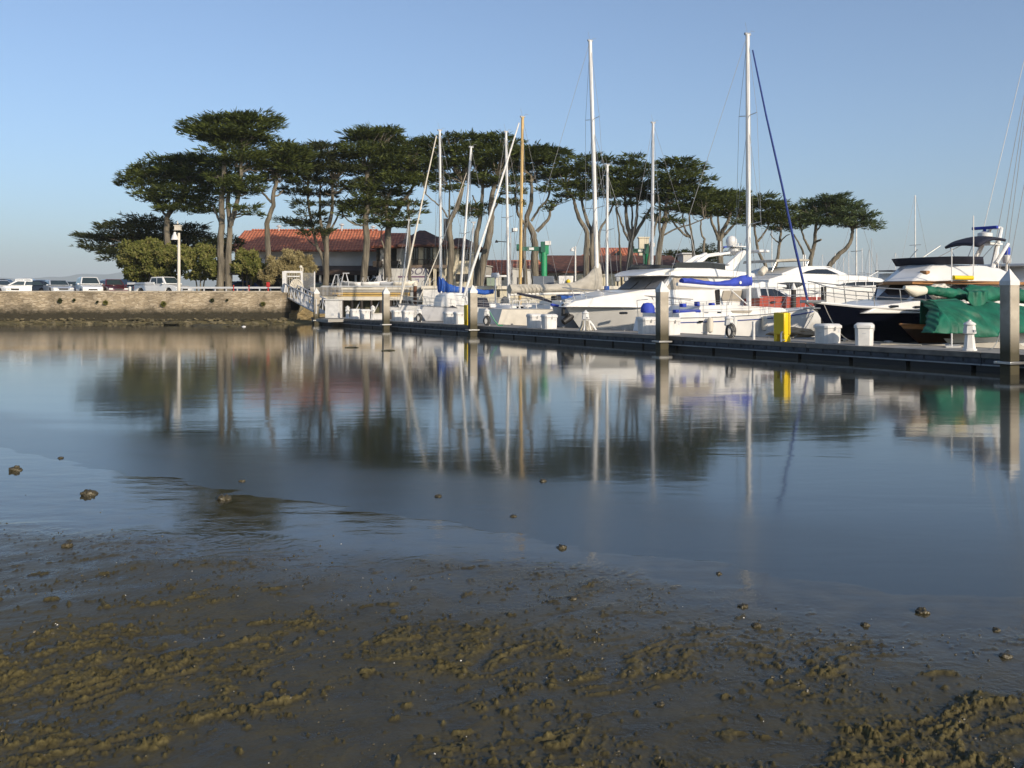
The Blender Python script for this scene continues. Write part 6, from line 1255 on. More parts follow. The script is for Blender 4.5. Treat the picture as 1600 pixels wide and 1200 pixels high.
mb = MB(); mb.tube([(.05, -1.2, zs[0]), (-.02, -1.2, zs[0] + .75), (-.02, -.4, zs[0] + .8)], .016, 5); mb.tube([(.05, 1.2, zs[0]), (-.02, 1.2, zs[0] + .75), (-.02, .4, zs[0] + .8)], .016, 5); mb.build('pushpit', alu, r_)
for (a, b2, w_, h_, mt) in ((1067, 477, .22, .16, blue2), (1089, 475, .14, .2, blue2), (1112, 477, .18, .2, blue2), (1012, 485, .66, .5, blue2)):
    x, z = fr.L(a, b2, -.9 if a > 1050 else .1); mb = MB()
    if a < 1050: mb.lathe([(.02, .34), (.2, .31), (.30, .16), (.32, 0), (.3, -.1)], (x, .1, z), 14); mb.build('wheel_cover', mt, r_)
    else: mb.box((x, -.9, z), (w_, .25, h_)); mb.build('winch_cover', mt, r_, bevel=.03)
mb = MB(); x0, z0 = fr.L(1040, 486, -.9); x1, z1 = fr.L(1069, 487, -.9); mb.box(((x0 + x1) / 2 + .6, -.95, z1 + .02), (1.4, .3, .14)); mb.build('seat_cushion', blue2, r_, bevel=.04)
mb = MB()
for s_ in (-1, 1): mb.tube([(-.32, s_ * .25, .25), (-.12, s_ * .25, 1.0), (.0, s_ * .25, zs[0] + .05)], .018, 5)
for k in range(4): mb.tube([(-.32 + .06 * k, -.25, .3 + .24 * k), (-.32 + .06 * k, .25, .3 + .24 * k)], .018, 5)
mb.build('stern_ladder', alu, r_)
# fenders on its side, a tarp bundle on the finger dock
for k, (a, b_) in enumerate([(1195, 506), (1148, 507), (1110, 508)]):
    x, z = fr.L(a, b_, -1.62); wp = Vector((fr.o.x, fr.o.y, 0)) + Vector((*(fr.v * x + fr.n * -1.6), z)); mb = MB(); mb.lathe([(.02, -.34), (.12, -.28), (.15, 0), (.12, .28), (.03, .36)], n=12); o = mb.build('fender', [offwh, white2, offwh][k]); o.location = wp; tag(o, ['tan round fender on the white sailboat near the yellow cabinet', 'white fender on the white sailboat above the hose coil', 'pale fender on the white sailboat near its stern'][k], 'fender', 'fenders')
q = dock_at(1238, 4.6, ZD); o = rock('tarp_bundle', 'tan canvas bundle lying on the finger dock behind the yellow cabinet', q + Vector((0, 0, .10)), (.9, .35, .22), 77, pm('tan_canvas', (.48, .34, .20), .8, var=.2, bump=.02, bscale=5)); o['category'] = 'canvas'
o = line(sag(fr_w := (dock_at(1232, 1.4, ZD + .05)), Vector((fr.o.x, fr.o.y, 0)) + Vector((*(fr.v * (xb - .3) + fr.n * -.1), 1.2)), .25), 'slack rope from the white sailboat bow to the dock right of the yellow cabinet')

# ---------------------------------------------------------------- big white motor yacht (bow to the dock)
fr = Frame(880, 2.3); r_ = fr.root('motor_yacht', 'big white motor yacht with a radar arch, a satellite dome and grey covered windscreen', 'motor yacht'); Bm = 4.3
xe = fr.L(1212, 478, -2.1)[0]; zb0 = fr.L(880, 472, 0)[1]; zm = fr.L(1010, 482.5, -2.05)[1]; ze = fr.L(1200, 482, -2.1)[1]
gun = hull(r_, xe, 0, Bm, [(0, ze), (.45, zm - .02), (.75, zm + .08), (1, zb0)], rake=1.7, trake=.0, mats=(pm('pale_grey_gelcoat', (.60, .59, .56), .16, var=.05), white), bands=((0, 0), (.86, 1)), sternw=.92, full=2.4, flare=.42, c=.45, rail=white, rr=.045)
for a, b_ in ((972, 489), (1070, 490)):
    x, z = fr.L(a, b_, -1.95); mb = MB(); u = 1 - x / xe; mb.box((x, -2.06 + .35 * max(0, (1.9 - x)) * .5, z), (.48, .12, .12)); mb.build('hull_port', glass, r_, bevel=.05)
# foredeck and deckhouse
def wy(x, z): return min(1.92, .25 + 1.75 * (max(0, x) / 3.3) ** .62) - .16 * max(0, z - 1.9)
fd = [(894, 480), (905, 470.5), (935, 463), (985, 453.5), (1036, 451.5), (1215, 452), (1218, 481)]
mb = MB(); mb.side(densify(SP(fr, fd, -1.0)[:4] + SP(fr, fd, -1.9)[4:], .4), wy); mb.build('deckhouse', white, r_, smooth=50, bevel=.03)
wcab = lambda x, z: 1.86 - .22 * max(0, z - 2.3)
cab = SP(fr, [(1033, 453), (1052, 430.5), (1130, 431), (1192, 444), (1214, 478), (1100, 478), (1040, 478)], -1.85)
mb = MB(); mb.side(densify(cab, .5), wcab); mb.build('saloon', white, r_, bevel=.05, smooth=40)
mb = MB(); c0, c1 = cab[0], cab[1]; nx = -.03
for k in range(3):
    y0_, y1_ = -1.72 + k * 1.16, -1.72 + (k + 1) * 1.16 - .05; mb.prism([(c0[0] + nx, y0_, c0[1] + .06), (c0[0] + nx, y1_, c0[1] + .06), (c1[0] + nx, y1_ * .9, c1[1] - .02), (c1[0] + nx, y0_ * .9, c1[1] - .02)], (-.03, 0, .02))
mb.build('windscreen_cover', grey_cover, r_, smooth=0)
mb = MB()
for k in (1, 2): yk = -1.76 + k * 1.16; mb.tube([(c0[0] - .1, yk, c0[1] + .06), ((c0[0] + c1[0]) / 2 - .12, yk * .95 - .08, (c0[1] + c1[1]) / 2), (c1[0] - .08, yk * .88 - .12, c1[1] - .12)], .02, 5)
mb.build('wiper', black, r_)
for nm, pl, mt in (('side_window', [(1040, 452), (1056, 433), (1108, 434), (1118, 452)], tan_glass), ('side_window', [(1126, 470), (1131, 454), (1172, 453.5), (1181, 471)], tan_glass), ('side_door', [(1118.5, 452.5), (1124.5, 452.5), (1124.5, 476), (1118.5, 476)], shade_m)):
    mb = MB(); mb.panel(SP(fr, pl, -1.85), wcab, .025); mb.build(nm, mt, r_, smooth=0)
fb = SP(fr, [(1003, 430), (1026, 422), (1060, 418.5), (1110, 419), (1165, 425), (1180, 427), (1180, 434), (1130, 433), (1060, 431.5)], -1.95)
def wfb(x, z): x0_ = fb[0][0]; return min(2.0, .9 + 1.1 * min(1, max(0, x - x0_) / 1.8) ** .6) - .15 * max(0, z - 3.0)
for i in (0, 1): fb[i] = (fb[i][0] + .35, fb[i][1])
mb = MB(); mb.side(densify(fb, .4), wfb); mb.build('flybridge', white, r_, bevel=.05, smooth=50)
mb = MB(); mb.panel(SP(fr, [(1048, 419.5), (1056, 410), (1098, 410), (1132, 413), (1132, 422)], -1.8), lambda x, z: 1.85, .015); mb.build('flybridge_screen', glass, r_, smooth=0)
arch = SP(fr, [(1130, 421), (1160, 393), (1166, 390.5), (1169, 394), (1166, 399), (1148, 423)], -1.7)
for s_ in (-1, 1):
    mb = MB(); mb.prism([(x, s_ * 1.62, z) for x, z in arch], (0, -s_ * .22, 0)); mb.build('arch_leg', white, r_, bevel=.04)
    mb = MB(); am = SP(fr, [(1101, 410), (1121, 397), (1158, 392), (1158, 396), (1124, 401), (1112, 411)], -1.7); mb.prism([(x, s_ * .5 - .4, z) for x, z in am], (0, -s_ * .14, 0)); mb.build('arch_arm', white, r_, bevel=.03)
mb = MB(); (xa_, za_), (xc_, zc_) = fr.L(1156, 394, 0), fr.L(1166, 392, 0); mb.box(((xa_ + xc_) / 2, 0, za_), (.75, 3.3, .14)); mb.build('arch_top', white, r_, bevel=.04)
x, z = fr.L(1144, 382, 0); mb = MB(); mb.box((x + .15, 0, z - .12), (1.1, 1.0, .05)); mb.tube([(x + .5, 0, z - .6), (x + .5, 0, z - .1)], .05); mb.build('dome_shelf', white, r_)
mb = MB(); mb.lathe([(.18, -.1), (.26, .0), (.31, .14), (.30, .32), (.20, .48), (.02, .54)], (x - .05, 0, z - .05), 18); mb.build('satellite_dome', white, r_)
x2, z2 = fr.L(1146, 391, 0); mb = MB(); mb.lathe([(.1, -.1), (.26, .0), (.28, .12), (.12, .22), (.02, .24)], (x2, 0, z2 - .05), 16); mb.build('radar_dome', white, r_)
bar(r_, fr, [(1131, 386), (1158, 385)], .04, blue2, 'antenna_bar'); bar(r_, fr, [(1153, 392), (1153, 380), (1158, 380), (1158, 392)], .035, white, 'antenna_frame'); bar(r_, fr, [(1126, 400), (1126, 377)], .03, white, 'antenna'); bar(r_, fr, [(1088, 409), (1078, 360)], .012, white2, 'antenna')
for s_ in (-1, 1): mb = MB(); mb.tube([Vector(fr.V3(1050, 412, s_ * 1.7)), Vector(fr.V3(1102, 409.5, s_ * 1.7)), Vector(fr.V3(1140, 414, s_ * 1.7))], .025, 6); mb.build('flybridge_rail', alu, r_)
mb = MB(); aw = SP(fr, [(1182, 443), (1190, 440), (1228, 445), (1229, 449), (1186, 449)], -1.7); mb.side(aw, 1.75); mb.build('aft_canopy', white, r_, bevel=.04)
for s_ in (-1, 1): mb = MB(); x, z = fr.L(1197, 448, s_ * 1.6); mb.tube([(x, s_ * 1.6, z), (x, s_ * 1.6, 1.4)], .06, 8); mb.build('canopy_post', white, r_)
mb = MB(); mb.tube([(fr.L(1188, 428, -1.2)[0], -1.2, fr.L(1188, 428, -1.2)[1] + 0), (fr.L(1196, 419, -1.2)[0], -1.2, fr.L(1196, 419, -1.2)[1])], .2, 14); mb.build('life_raft', offwh, r_, bevel=.06)
# bow rail
mb = MB(); rp = [(900, 466), (897, 455), (940, 454), (1000, 455), (1040, 458)]
for s_ in (-1, 1):
    P_ = []
    for k in range(9):
        g_ = gun[30 - k * 2]; P_.append(Vector((g_[0] + .06, s_ * g_[1] * .92, g_[2] + .72 - .03 * k)))
    mb.tube([P_[0] + Vector((-.1, 0, 0))] + P_, .02, 5); mb.tube([p_ - Vector((0, 0, .33)) for p_ in P_], .012, 5)
    for k in (1, 2, 3, 5, 7): mb.tube([P_[k], P_[k] - Vector((-.22, 0, .70))], .02, 5)
mb.build('bow_rail', alu, r_)
mb = MB(); mb.box((.25, 0, zb0 + .08), (.5, .3, .12)); mb.build('bow_roller', alu, r_, bevel=.02)
mb = MB(); mb.box((.0, .0, zb0 - .35), (.12, .16, .5)); mb.box((.12, 0, zb0 - .62), (.1, .5, .14), rz=.2); mb.build('anchor', black, r_, bevel=.02)

# ---------------------------------------------------------------- tender with blue gunwale
fr = Frame(862, 2.9, AV + R(13)); r_ = fr.root('tender', 'small white tender with a blue canvas rim, bow in beside the motor yacht', 'boat')
gun = hull(r_, 3.8, 0, 1.9, [(0, 1.2), (.6, 1.25), (1, 1.62)], rake=1.0, mats=(pm('dull_white_gelcoat', (.55, .55, .56), .4),), full=2.2, flare=.35, c=.3, rail=blue2, rr=.07, deck=navy)
mb = MB(); mb.lathe([(.02, -.42), (.15, -.36), (.19, 0), (.15, .36), (.03, .44)], n=12); o = mb.build('fender', black); q = dock_at(888, SW + .25, 0); o.location = (q.x, q.y, .95); o.rotation_euler = (0, R(58), AV); tag(o, 'black fender lying across the tender bow at the dock', 'fender', 'fenders')

# ---------------------------------------------------------------- generic sailboats
def sailboat(px, t, name_lbl, L_, B_, zsh, mpx, mbase, mtop, mr, mmt=white, bowleft=True, hm=white, cover=None, furl=None, spread=(.5,), stern_t=0, band=None, cab=True, fore=None, back=None, rake=1.2, deckh=.42):
    fr = Frame(px, t); r_ = fr.root('sailboat', name_lbl, 'sailboat'); z0, z1, z2 = zsh; mats = (hm, band or hm)
    xs_, xb_ = (L_, 0) if bowleft else (0, L_)
    gun = hull(r_, xs_, xb_, B_, [(0, z0), (.5, z1), (1, z2)], rake=rake, trake=-.45 if not bowleft else .1, mats=mats, bands=((0, 0), (.78, 1), (.84, 0)), sternw=.75, full=2.0, flare=.3, c=.36, rail=alu, rr=.02)
    if cab:
        a, b = (L_ * .28, L_ * .70) if bowleft else (L_ * .30, L_ * .72); zt = z1 + deckh; s_ = 1 if bowleft else -1
        pts = [(a, z1 - .05), (a + .5, zt - .08), ((a + b) / 2, zt), (b, zt + .02), (b + .06, z1 - .05)] if bowleft else [(a - .06, z1 - .05), (a, zt + .02), ((a + b) / 2, zt), (b - .5, zt - .08), (b, z1 - .05)]
        wcb = lambda x, z: B_ * .33 - .2 * max(0, z - z1); mb = MB(); mb.side(densify(pts, .5), wcb); mb.build('cabin', white, r_, bevel=.04, smooth=50)
        for k in range(3):
            xc = a + .8 + (b - a - 1.4) * k / 2.4; mb = MB(); mb.panel([(xc, z1 + .14), (xc + .5, z1 + .14), (xc + .5, z1 + deckh * .68), (xc, z1 + deckh * .68)], wcb, .012); mb.build('window', glass, r_, smooth=0)
    b, t_ = mast(r_, fr, (mbase[0], mbase[1]), (mtop[0], mtop[1]), mr, mmt, spread=spread, gun_w=B_ * .44, zdeck=z1, fore=fore, back=back)
    stanchions(r_, gun, .05, .92, 6, .6)
    mb = MB(); g_ = gun[30]; mb.tube([(gun[27][0], -gun[27][1], gun[27][2]), (gun[28][0], -gun[28][1], g_[2] + .6), (g_[0], 0, g_[2] + .64), (gun[28][0], gun[28][1], g_[2] + .6), (gun[27][0], gun[27][1], gun[27][2])], .016, 5); mb.build('pulpit', alu, r_)
    return fr, r_, gun
fr, r_, gun = sailboat(622, 2.9, 'sailboat with a bright blue sail cover on its white mast, leftmost tall mast', 10.5, 3.1, (1.25, 1.2, 1.5), 688, (689, 472), (687, 204), .095, spread=(.38, .72), back=(744, 476))
furled(r_, fr, [(682, 212), (668, 275), (652, 350), (637, 420), (625, 474)], .07, offwh)
boom_cover(r_, fr, [(685, 432), (692, 434), (700, 443), (712, 447), (735, 450)], [(685, 457), (700, 457), (735, 459)], .42, blue, seed=3); bar(r_, fr, [(689, 459), (738, 460)], .06, white, 'boom')
fr, r_, gun = sailboat(652, 3.1, 'small sailboat with a short leaning white mast and a navy domed cover', 9.5, 2.9, (1.2, 1.15, 1.45), 720, (718, 476), (736, 230), .085, spread=(.45,), hm=pm('dull_white_gelcoat', (.55, .55, .56), .4), back=(790, 478), band=navy)
furled(r_, fr, [(729, 270), (708, 330), (683, 400), (655, 468)], .03, offwh)
mb = MB(); q_ = SP(fr, [(690, 481), (694, 462), (706, 457), (728, 458), (738, 470), (740, 481)], -.8); mb.side(densify(q_, .4), .7); mb.build('white_canopy', white, r_, bevel=.15, smooth=60)
x, z = fr.L(710, 480, -1.0); mb = MB(); mb.lathe([(.72, -.1), (.70, .15), (.56, .42), (.30, .62), (.03, .68)], (x, 0, z), 16); mb.build('dome_cover', navy, r_)
boom_cover(r_, fr, [(738, 450), (757, 453), (770, 452)], [(738, 459), (757, 461), (770, 459)], .35, blue, seed=5)
x, z = fr.L(745, 478, -.3); mb = MB(); mb.box((x, 0, z + .22), (1.5, 2.0, .75), top=(.75, .8)); mb.build('cockpit_cover', navy, r_, bevel=.1)
fr, r_, gun = sailboat(713, 3.1, 'sailboat with a golden wooden mast and a long white furled jib', 10.5, 3.1, (1.25, 1.15, 1.5), 813, (812, 478), (816.5, 183), .11, ywood, spread=(.55,), back=(880, 478), cab=True)
furled(r_, fr, [(811, 192), (790, 260), (765, 340), (740, 415), (724, 466)], .085, white2)
fr, r_, gun = sailboat(700, 6.5, 'sailboat with a short thin mast just right of the leaning mast', 8, 2.6, (1.1, 1.05, 1.3), 731, (729, 470), (740, 348), .05, spread=(.6,), fore=(712, 470))
fr, r_, gun = sailboat(606, 5.5, 'sailboat with the shortest mast, crossed by the furled jib at the left', 8, 2.6, (1.1, 1.05, 1.3), 627, (626, 474), (639, 344), .05, spread=(.6,), fore=(607, 474))
# mast 792 boat
fr, r_, gun = sailboat(742, 7.5, 'sailboat with a plain white mast next to the golden wooden mast', 10, 3, (1.3, 1.2, 1.5), 794, (795, 474), (790.5, 206), .10, spread=(.5,), back=(840, 476), fore=(752, 470))
x, z = fr.L(774, 470, -.5); mb = MB(); mb.tube([(x, -.5, 1.2), (x, -.5, fr.L(774, 434, -.5)[1])], .05, 8); mb.lathe([(.26, 0), (.30, .1), (.30, .26), (.24, .34)], (x, -.5, fr.L(774, 434, -.5)[1]), 18); mb.build('radar_dome', lgrey, r_)
mb = MB(); mb.lathe([(.3, -.75), (.34, -.2), (.30, .2), (.18, .42), (.03, .5)], (*fr.V3(789, 476, -.4)[:2], fr.L(789, 474, -.4)[1]), 14); mb.build('wheel_cover', pm('charcoal_canvas', (.045, .055, .07), .8), r_)
# big beige sided sloop, stern to the dock
fr, r_, gun = sailboat(766, 2.8, 'sailboat with a beige hull and a long grey boom cover under the second tallest mast', 13.5, 3.7, (1.35, 1.3, 1.7), 932, (934, 472), (922, 64), .135, bowleft=False, hm=pm('beige_gelcoat', (.62, .58, .50), .3), spread=(.36, .70), back=(800, 478), deckh=.5)
boom_cover(r_, fr, [(796, 444), (850, 444), (880, 443), (900, 440), (918, 430), (926, 420), (929, 413), (937, 412)], [(796, 459), (815, 459), (850, 457), (937, 455)], .55, beige, seed=9); bar(r_, fr, [(934, 457), (797, 460)], .08, white, 'boom')
mb = MB(); mb.tube([fr.V3(797, 446, -.3), fr.V3(808, 470, -.6), fr.V3(812, 480, -.6)], .02, 5); mb.tube([fr.V3(806, 458, .3), fr.V3(830, 451, 0), fr.V3(858, 449, 0)], .02, 5)
for k in range(6): mb.tube([fr.V3(812 + k * 6, 445, -.3), fr.V3(818 + k * 6, 458, -.3), fr.V3(826 + k * 5, 470 - k, -.4)], .018, 5)
mb.build('tied_ropes', rope, r_)
mb = MB(); mb.tube([fr.V3(808, 458.5, -.7), fr.V3(846, 466, -.9), fr.V3(862, 472, -.9)], [.06, .10, .05], 8); mb.build('furled_awning', navy, r_)
bar(r_, fr, [(926, 200), (968, 330), (1008, 450)], .012, wire, 'stay')
for px_, z_ in ((800, 1.7), (812, 1.75), (826, 1.7)):
    x = fr.L(px_, 480, -.8)[0]; mb = MB(); mb.tube([(x, -.7, 1.35), (x + .1, -.75, z_ + .1), (x + .5, -.75, z_ + .1), (x + .6, -.7, 1.35)], .03, 6); mb.build('cockpit_frame', white2, r_)
# blue covered sloop with thin white mast, stern to the dock
fr, r_, gun = sailboat(846, 6.5, 'sailboat with a blue boom cover and a short white mast behind the motor yacht bow', 10, 2.8, (1.55, 1.5, 1.7), 948, (948, 462), (949, 258), .09, bowleft=False, spread=(.5,), deckh=.3, back=(868, 470))
boom_cover(r_, fr, [(872, 456.5), (882, 455), (900, 459), (920, 460), (945, 456.5), (985, 453)], [(872, 469), (885, 470.5), (905, 470), (940, 466), (985, 457)], .45, blue, seed=11); bar(r_, fr, [(948, 464), (870, 468)], .05, white, 'boom'); mb = MB(); mb.tube([fr.V3(948, 447, 0), fr.V3(948, 455, 0)], .16, 10); mb.build('mast_boot', blue, r_)
mb = MB(); mb.box((*fr.V3(869, 468, -.2)[:2], fr.L(869, 468, -.2)[1]), (.5, .5, .45)); mb.build('outboard_motor', black, r_, bevel=.08)
# silver mast boat beyond
fr, r_, gun = sailboat(965, 14, 'sailboat with a silver grey mast standing behind the motor yacht cabin', 9, 2.9, (1.3, 1.2, 1.4), 1019, (1018, 470), (1020.5, 192), .11, lgrey, bowleft=False, spread=(.6,), back=(970, 474), fore=(1105, 468))
fr = Frame(930, 12)

# ---------------------------------------------------------------- cream flagged bits: red hulled boat, modern yacht
fr = FA(1160, 51); r_ = fr.root('motor_boat', 'red hulled motor boat with dark cabin windows behind the white sailboat bow', 'motor boat')
xb = fr.L(1284, 466, 0)[0]; gun = hull(r_, 0, xb, 3.2, SH(fr, 0, xb, [(1170, 463, -1.5), (1225, 464.5, -1.5), (1284, 465, 0)]), rake=2.6, mats=(redh,), flare=.3, c=.4, full=2.2, rail=redh)
wc = lambda x, z: 1.3 - .3 * max(0, z - 2.0); mb = MB(); mb.side(densify(SP(fr, [(1185, 466), (1186, 449), (1216, 449), (1240, 464), (1242, 467)], -1.3), .4), wc); mb.build('cabin', lgrey, r_, bevel=.05, smooth=50)
for pl in ([(1190, 463), (1191, 451), (1200, 451), (1200, 463)], [(1202, 463), (1202, 451), (1213, 451.5), (1231, 463)]): mb = MB(); mb.panel(SP(fr, pl, -1.3), wc, .015); mb.build('side_window', glass, r_, smooth=0)
for a in (1212, 1226): x, z = fr.L(a, 472, -1.6); mb = MB(); mb.box((x, -1.44, z), (.3, .12, .10)); mb.build('hull_port', glass, r_, bevel=.04)
stanchions(r_, gun, .2, .95, 6, .75)
fr = FA(1150, 62); r_ = fr.root('motor_yacht', 'sleek modern grey white yacht with curved dark windows behind the navy yacht bow', 'motor yacht')
yn = -2.4; xb = fr.L(1398, 443, 0)[0]; sh_ = SH(fr, 0, xb, [(1165, 463, yn), (1212, 455, yn), (1260, 450.5, yn), (1310, 448, yn), (1350, 447.5, -2.0), (1398, 443.5, 0)])
gun = hull(r_, 0, xb, 4.8, sh_, rake=2.2, mats=(pm('pale_grey_gelcoat', (.60, .59, .56), .16), white), bands=((0, 0), (.92, 1)), flare=.25, c=.5, full=2.6, sternw=.95, rail=white, rr=.05)
wy2 = lambda x, z: 2.2 - .16 * max(0, z - 2.7) - 1.0 * max(0, (x - xb * .66) / (xb * .4)) ** 2
mb = MB(); mb.side(densify(SP(fr, [(1196, 452), (1200, 436), (1228, 428), (1262, 429.5), (1320, 429), (1355, 432), (1376, 435), (1388, 442), (1388, 452), (1300, 454)], -2.0), .5), wy2); mb.build('superstructure', white, r_, bevel=.06, smooth=55)
wy3 = lambda x, z: 1.95 - .3 * max(0, z - 3.4) - .7 * max(0, (x - xb * .5) / (xb * .3)) ** 2
mb = MB(); mb.side(densify(SP(fr, [(1220, 427), (1245, 418), (1262, 415.5), (1284, 415.5), (1303, 420), (1322, 428), (1322, 434), (1222, 434)], -1.8), .4), wy3); mb.build('wheelhouse', white, r_, bevel=.05, smooth=55)
mb = MB(); mb.panel(SP(fr, [(1252, 427), (1262, 423), (1275, 420.5), (1292, 420.5), (1309, 428.5)], -1.85), wy3, .05); mb.build('side_window', glass, r_, smooth=0)
mb = MB(); mb.panel(SP(fr, [(1305, 446), (1318, 442.5), (1335, 440.5), (1356, 440), (1374, 441), (1387, 446)], -2.1), wy2, .08); mb.build('side_window', glass, r_, smooth=0)
mb = MB()
for a in (1316, 1332, 1348, 1360): x, z = fr.L(a, 443, -2.0); mb.box((x, -wy2(x, z) - .09, z), (.06, .03, .28))
mb.build('window_bars', lgrey, r_, smooth=0)
mb = MB(); mb.panel(SP(fr, [(1214, 443), (1228, 441), (1248, 441), (1259, 443), (1246, 449), (1234, 452)], -2.3), lambda x, z: 2.32, .03); mb.build('hull_window', glass, r_, smooth=0)
mb = MB(); tp = SP(fr, [(1212, 410), (1214, 405.5), (1240, 404), (1264, 405), (1266, 408), (1240, 407.5), (1218, 409)], -1.5); mb.side(tp, 1.5); mb.build('bimini', beige, r_, bevel=.02)
for a, b_ in (((1213, 409), (1206, 424)), ((1264, 407), (1258, 420))): bar(r_, fr, [a, b_], .03, alu, 'bimini_leg', y=-1.4)
for a in (1255, 1258): bar(r_, fr, [(a, 418), (a, 398)], .04, white, 'antenna')
bar(r_, fr, [(1358, 432), (1372, 424)], .03, white, 'antenna'); bar(r_, fr, [(1284, 416), (1296, 417), (1320, 428)], .03, white, 'roof_rail', y=-1.2)
stanchions(r_, gun, .45, .97, 8, .8)
# small white boat seen right of the bow
fr = FA(1372, 75); r_ = fr.root('motor_boat', 'small pale motor boat with a dark awning just beyond the modern yacht bow', 'motor boat'); gun = hull(r_, 0, 5, 2.2, [(0, 3.0), (1, 3.3)], mats=(white,)); mb = MB(); mb.side([(1, 3.0), (1.3, 3.9), (3, 3.9), (3.8, 3.1)], 1.0); mb.build('cabin', white, r_, bevel=.05); mb = MB(); mb.box((1.6, 0, 4.1), (2.0, 1.6, .08)); mb.build('awning', navy, r_, bevel=.02)

# ---------------------------------------------------------------- navy yacht (bow to the dock)
fr = Frame(1270, 2.6); r_ = fr.root('motor_yacht', 'navy hulled flybridge yacht with a teak trimmed white superstructure', 'motor yacht'); L_ = 15.0; Bm = 4.6
zb0 = fr.L(1272, 472, 0)[1]; z1 = fr.L(1400, 486, -1.9)[1]; z2 = fr.L(1440, 489, -2.2)[1]
gun = hull(r_, L_, 0, Bm, [(0, z2 - .1), (.5, z2 - .02), (.75, z1 + .03), (.9, zb0 - .16), (1, zb0)], rake=1.9, mats=(navyh,), sternw=.9, full=2.0, flare=.4, c=.42, rail=white, rr=.05, deck=white)
def hb_(x, dz=0): return .15 + 1.75 * min(1, max(0, x) / 5.0) ** .8
mb = MB(); mb.side(densify([(1.6, z1 - .1), (2.2, z1 + .18), (3.6, z1 + .34), (5.0, z1 + .40), (13, z1 + .40), (13, z1 - .1)], .4), lambda x, z: hb_(x) - .1 * max(0, z - z1)); mb.build('foredeck_house', white, r_, bevel=.04, smooth=55)
for a, b_ in ((1411, 479), (1438, 480)): x, z = fr.L(a, b_, -1.6); mb = MB(); mb.box((x, -hb_(x) - .0, z), (.42, .07, .10)); mb.build('deckhouse_port', glass, r_, bevel=.02)
wcab = lambda x, z: (1.75 - .14 * max(0, z - 2)) * (.42 + .58 * min(1, max(0, (x - cab[0][0] - .55 * (z - zc)) / 1.3)) ** .6)
pA = fr.L(1462, 468, -1.75); pB = fr.L(1472, 443, -1.7); zr = pB[1]; zc = z1 + .36
cab = [(pA[0] - .2, zc), (pA[0] + .65, zr), (13, zr), (13, zc)]
mb = MB(); mb.side(densify(cab, .6), wcab); mb.build('saloon', white, r_, bevel=.04, smooth=40)
mb = MB(); a0 = Vector((cab[0][0] + .04, 0, zc + .04)); a1 = Vector((cab[1][0] - .03, 0, zr - .04)); mb.prism([(a0.x, -.66, a0.z), (a0.x, .66, a0.z), (a1.x, .62, a1.z), (a1.x, -.62, a1.z)], (-.07, 0, .02)); mb.build('windscreen', glass, r_, smooth=0)
for q0_, q1_ in ((.06, .52), (.58, 1.25)):
    mb = MB(); kx = (zr - zc) ; mb.panel([(cab[0][0] + q0_, zc + .05), (cab[0][0] + q1_, zc + .05), (cab[1][0] + q1_, zr - .05), (cab[1][0] + q0_, zr - .05)], wcab, .05); mb.build('windscreen', glass, r_, smooth=0)
for x0_, x1_ in ((cab[0][0] + 1.5, cab[0][0] + 3.2), (cab[0][0] + 3.4, cab[0][0] + 5.4)): mb = MB(); mb.panel([(x0_, zc + .12), (x0_ + .3, zr - .14), (x1_, zr - .14), (x1_, zc + .12)], wcab, .02); mb.build('side_window', glass, r_, smooth=0)
xf0 = cab[1][0] - .45
mb = MB(); mb.side(densify([(xf0 - .05, zr - .02), (xf0 - .05, zr + .09), (12.5, zr + .09), (12.5, zr - .02)], .3), lambda x, z: 2.0 * (.32 + .68 * min(1, max(0, (x - xf0 + .05) / 1.5)) ** .55)); mb.build('teak_brow', varn, r_, bevel=.02)
zt = fr.L(1495, 411, -1.6)[1]; xf0 = cab[1][0] - .45; xf1 = fr.L(1497, 411, -1.6)[0]; xr1 = fr.L(1562, 418, -1.7)[0]; wfb = lambda x, z: (1.92 - .34 * max(0, z - zr)) * (.32 + .68 * min(1, max(0, (x - xf0 - (z - zr) * (xf1 - xf0) / (zt - zr)) / 1.5)) ** .55)
fbp = [(xf0, zr + .10), (xf1, zt), (xr1, zt - .15), (xr1 + .5, zr + .45), (xr1 + .6, zr + .10)]
mb = MB(); mb.side(densify(fbp, .28), wfb); mb.build('flybridge', white, r_, bevel=.06, smooth=40)
mb = MB(); wn_ = 1.62
cv = [(xf1 + 1.5, -wn_ - .02), (xf1 + .8, -wn_ * .97), (xf1 + .3, -wn_ * .84), (xf1 + .03, -wn_ * .55), (xf1 - .06, 0), (xf1 + .03, wn_ * .55), (xf1 + .3, wn_ * .84), (xf1 + .8, wn_ * .97), (xf1 + 1.5, wn_ + .02)]
rw = [[(x, y, zt - .03) for x, y in cv], [(x - .18, y * 1.05, zt + .26) for x, y in cv], [(x + .05, y * .97, zt + .27) for x, y in cv]]; mb.grid(rw); mb.build('flybridge_screen_cover', navy, r_, solid=.03)
mb = MB(); mb.box((xf0 + .75, -.6, zr + .42), (.22, .3, .16)); mb.build('searchlight', varn, r_, bevel=.03)
mb = MB(); x, z = fr.L(1501, 434, -1.9); mb.tube([(x - .5, -1.95, z), (x + .6, -1.95, z)], .085, 10); mb.build('danbuoy', yellow, r_)
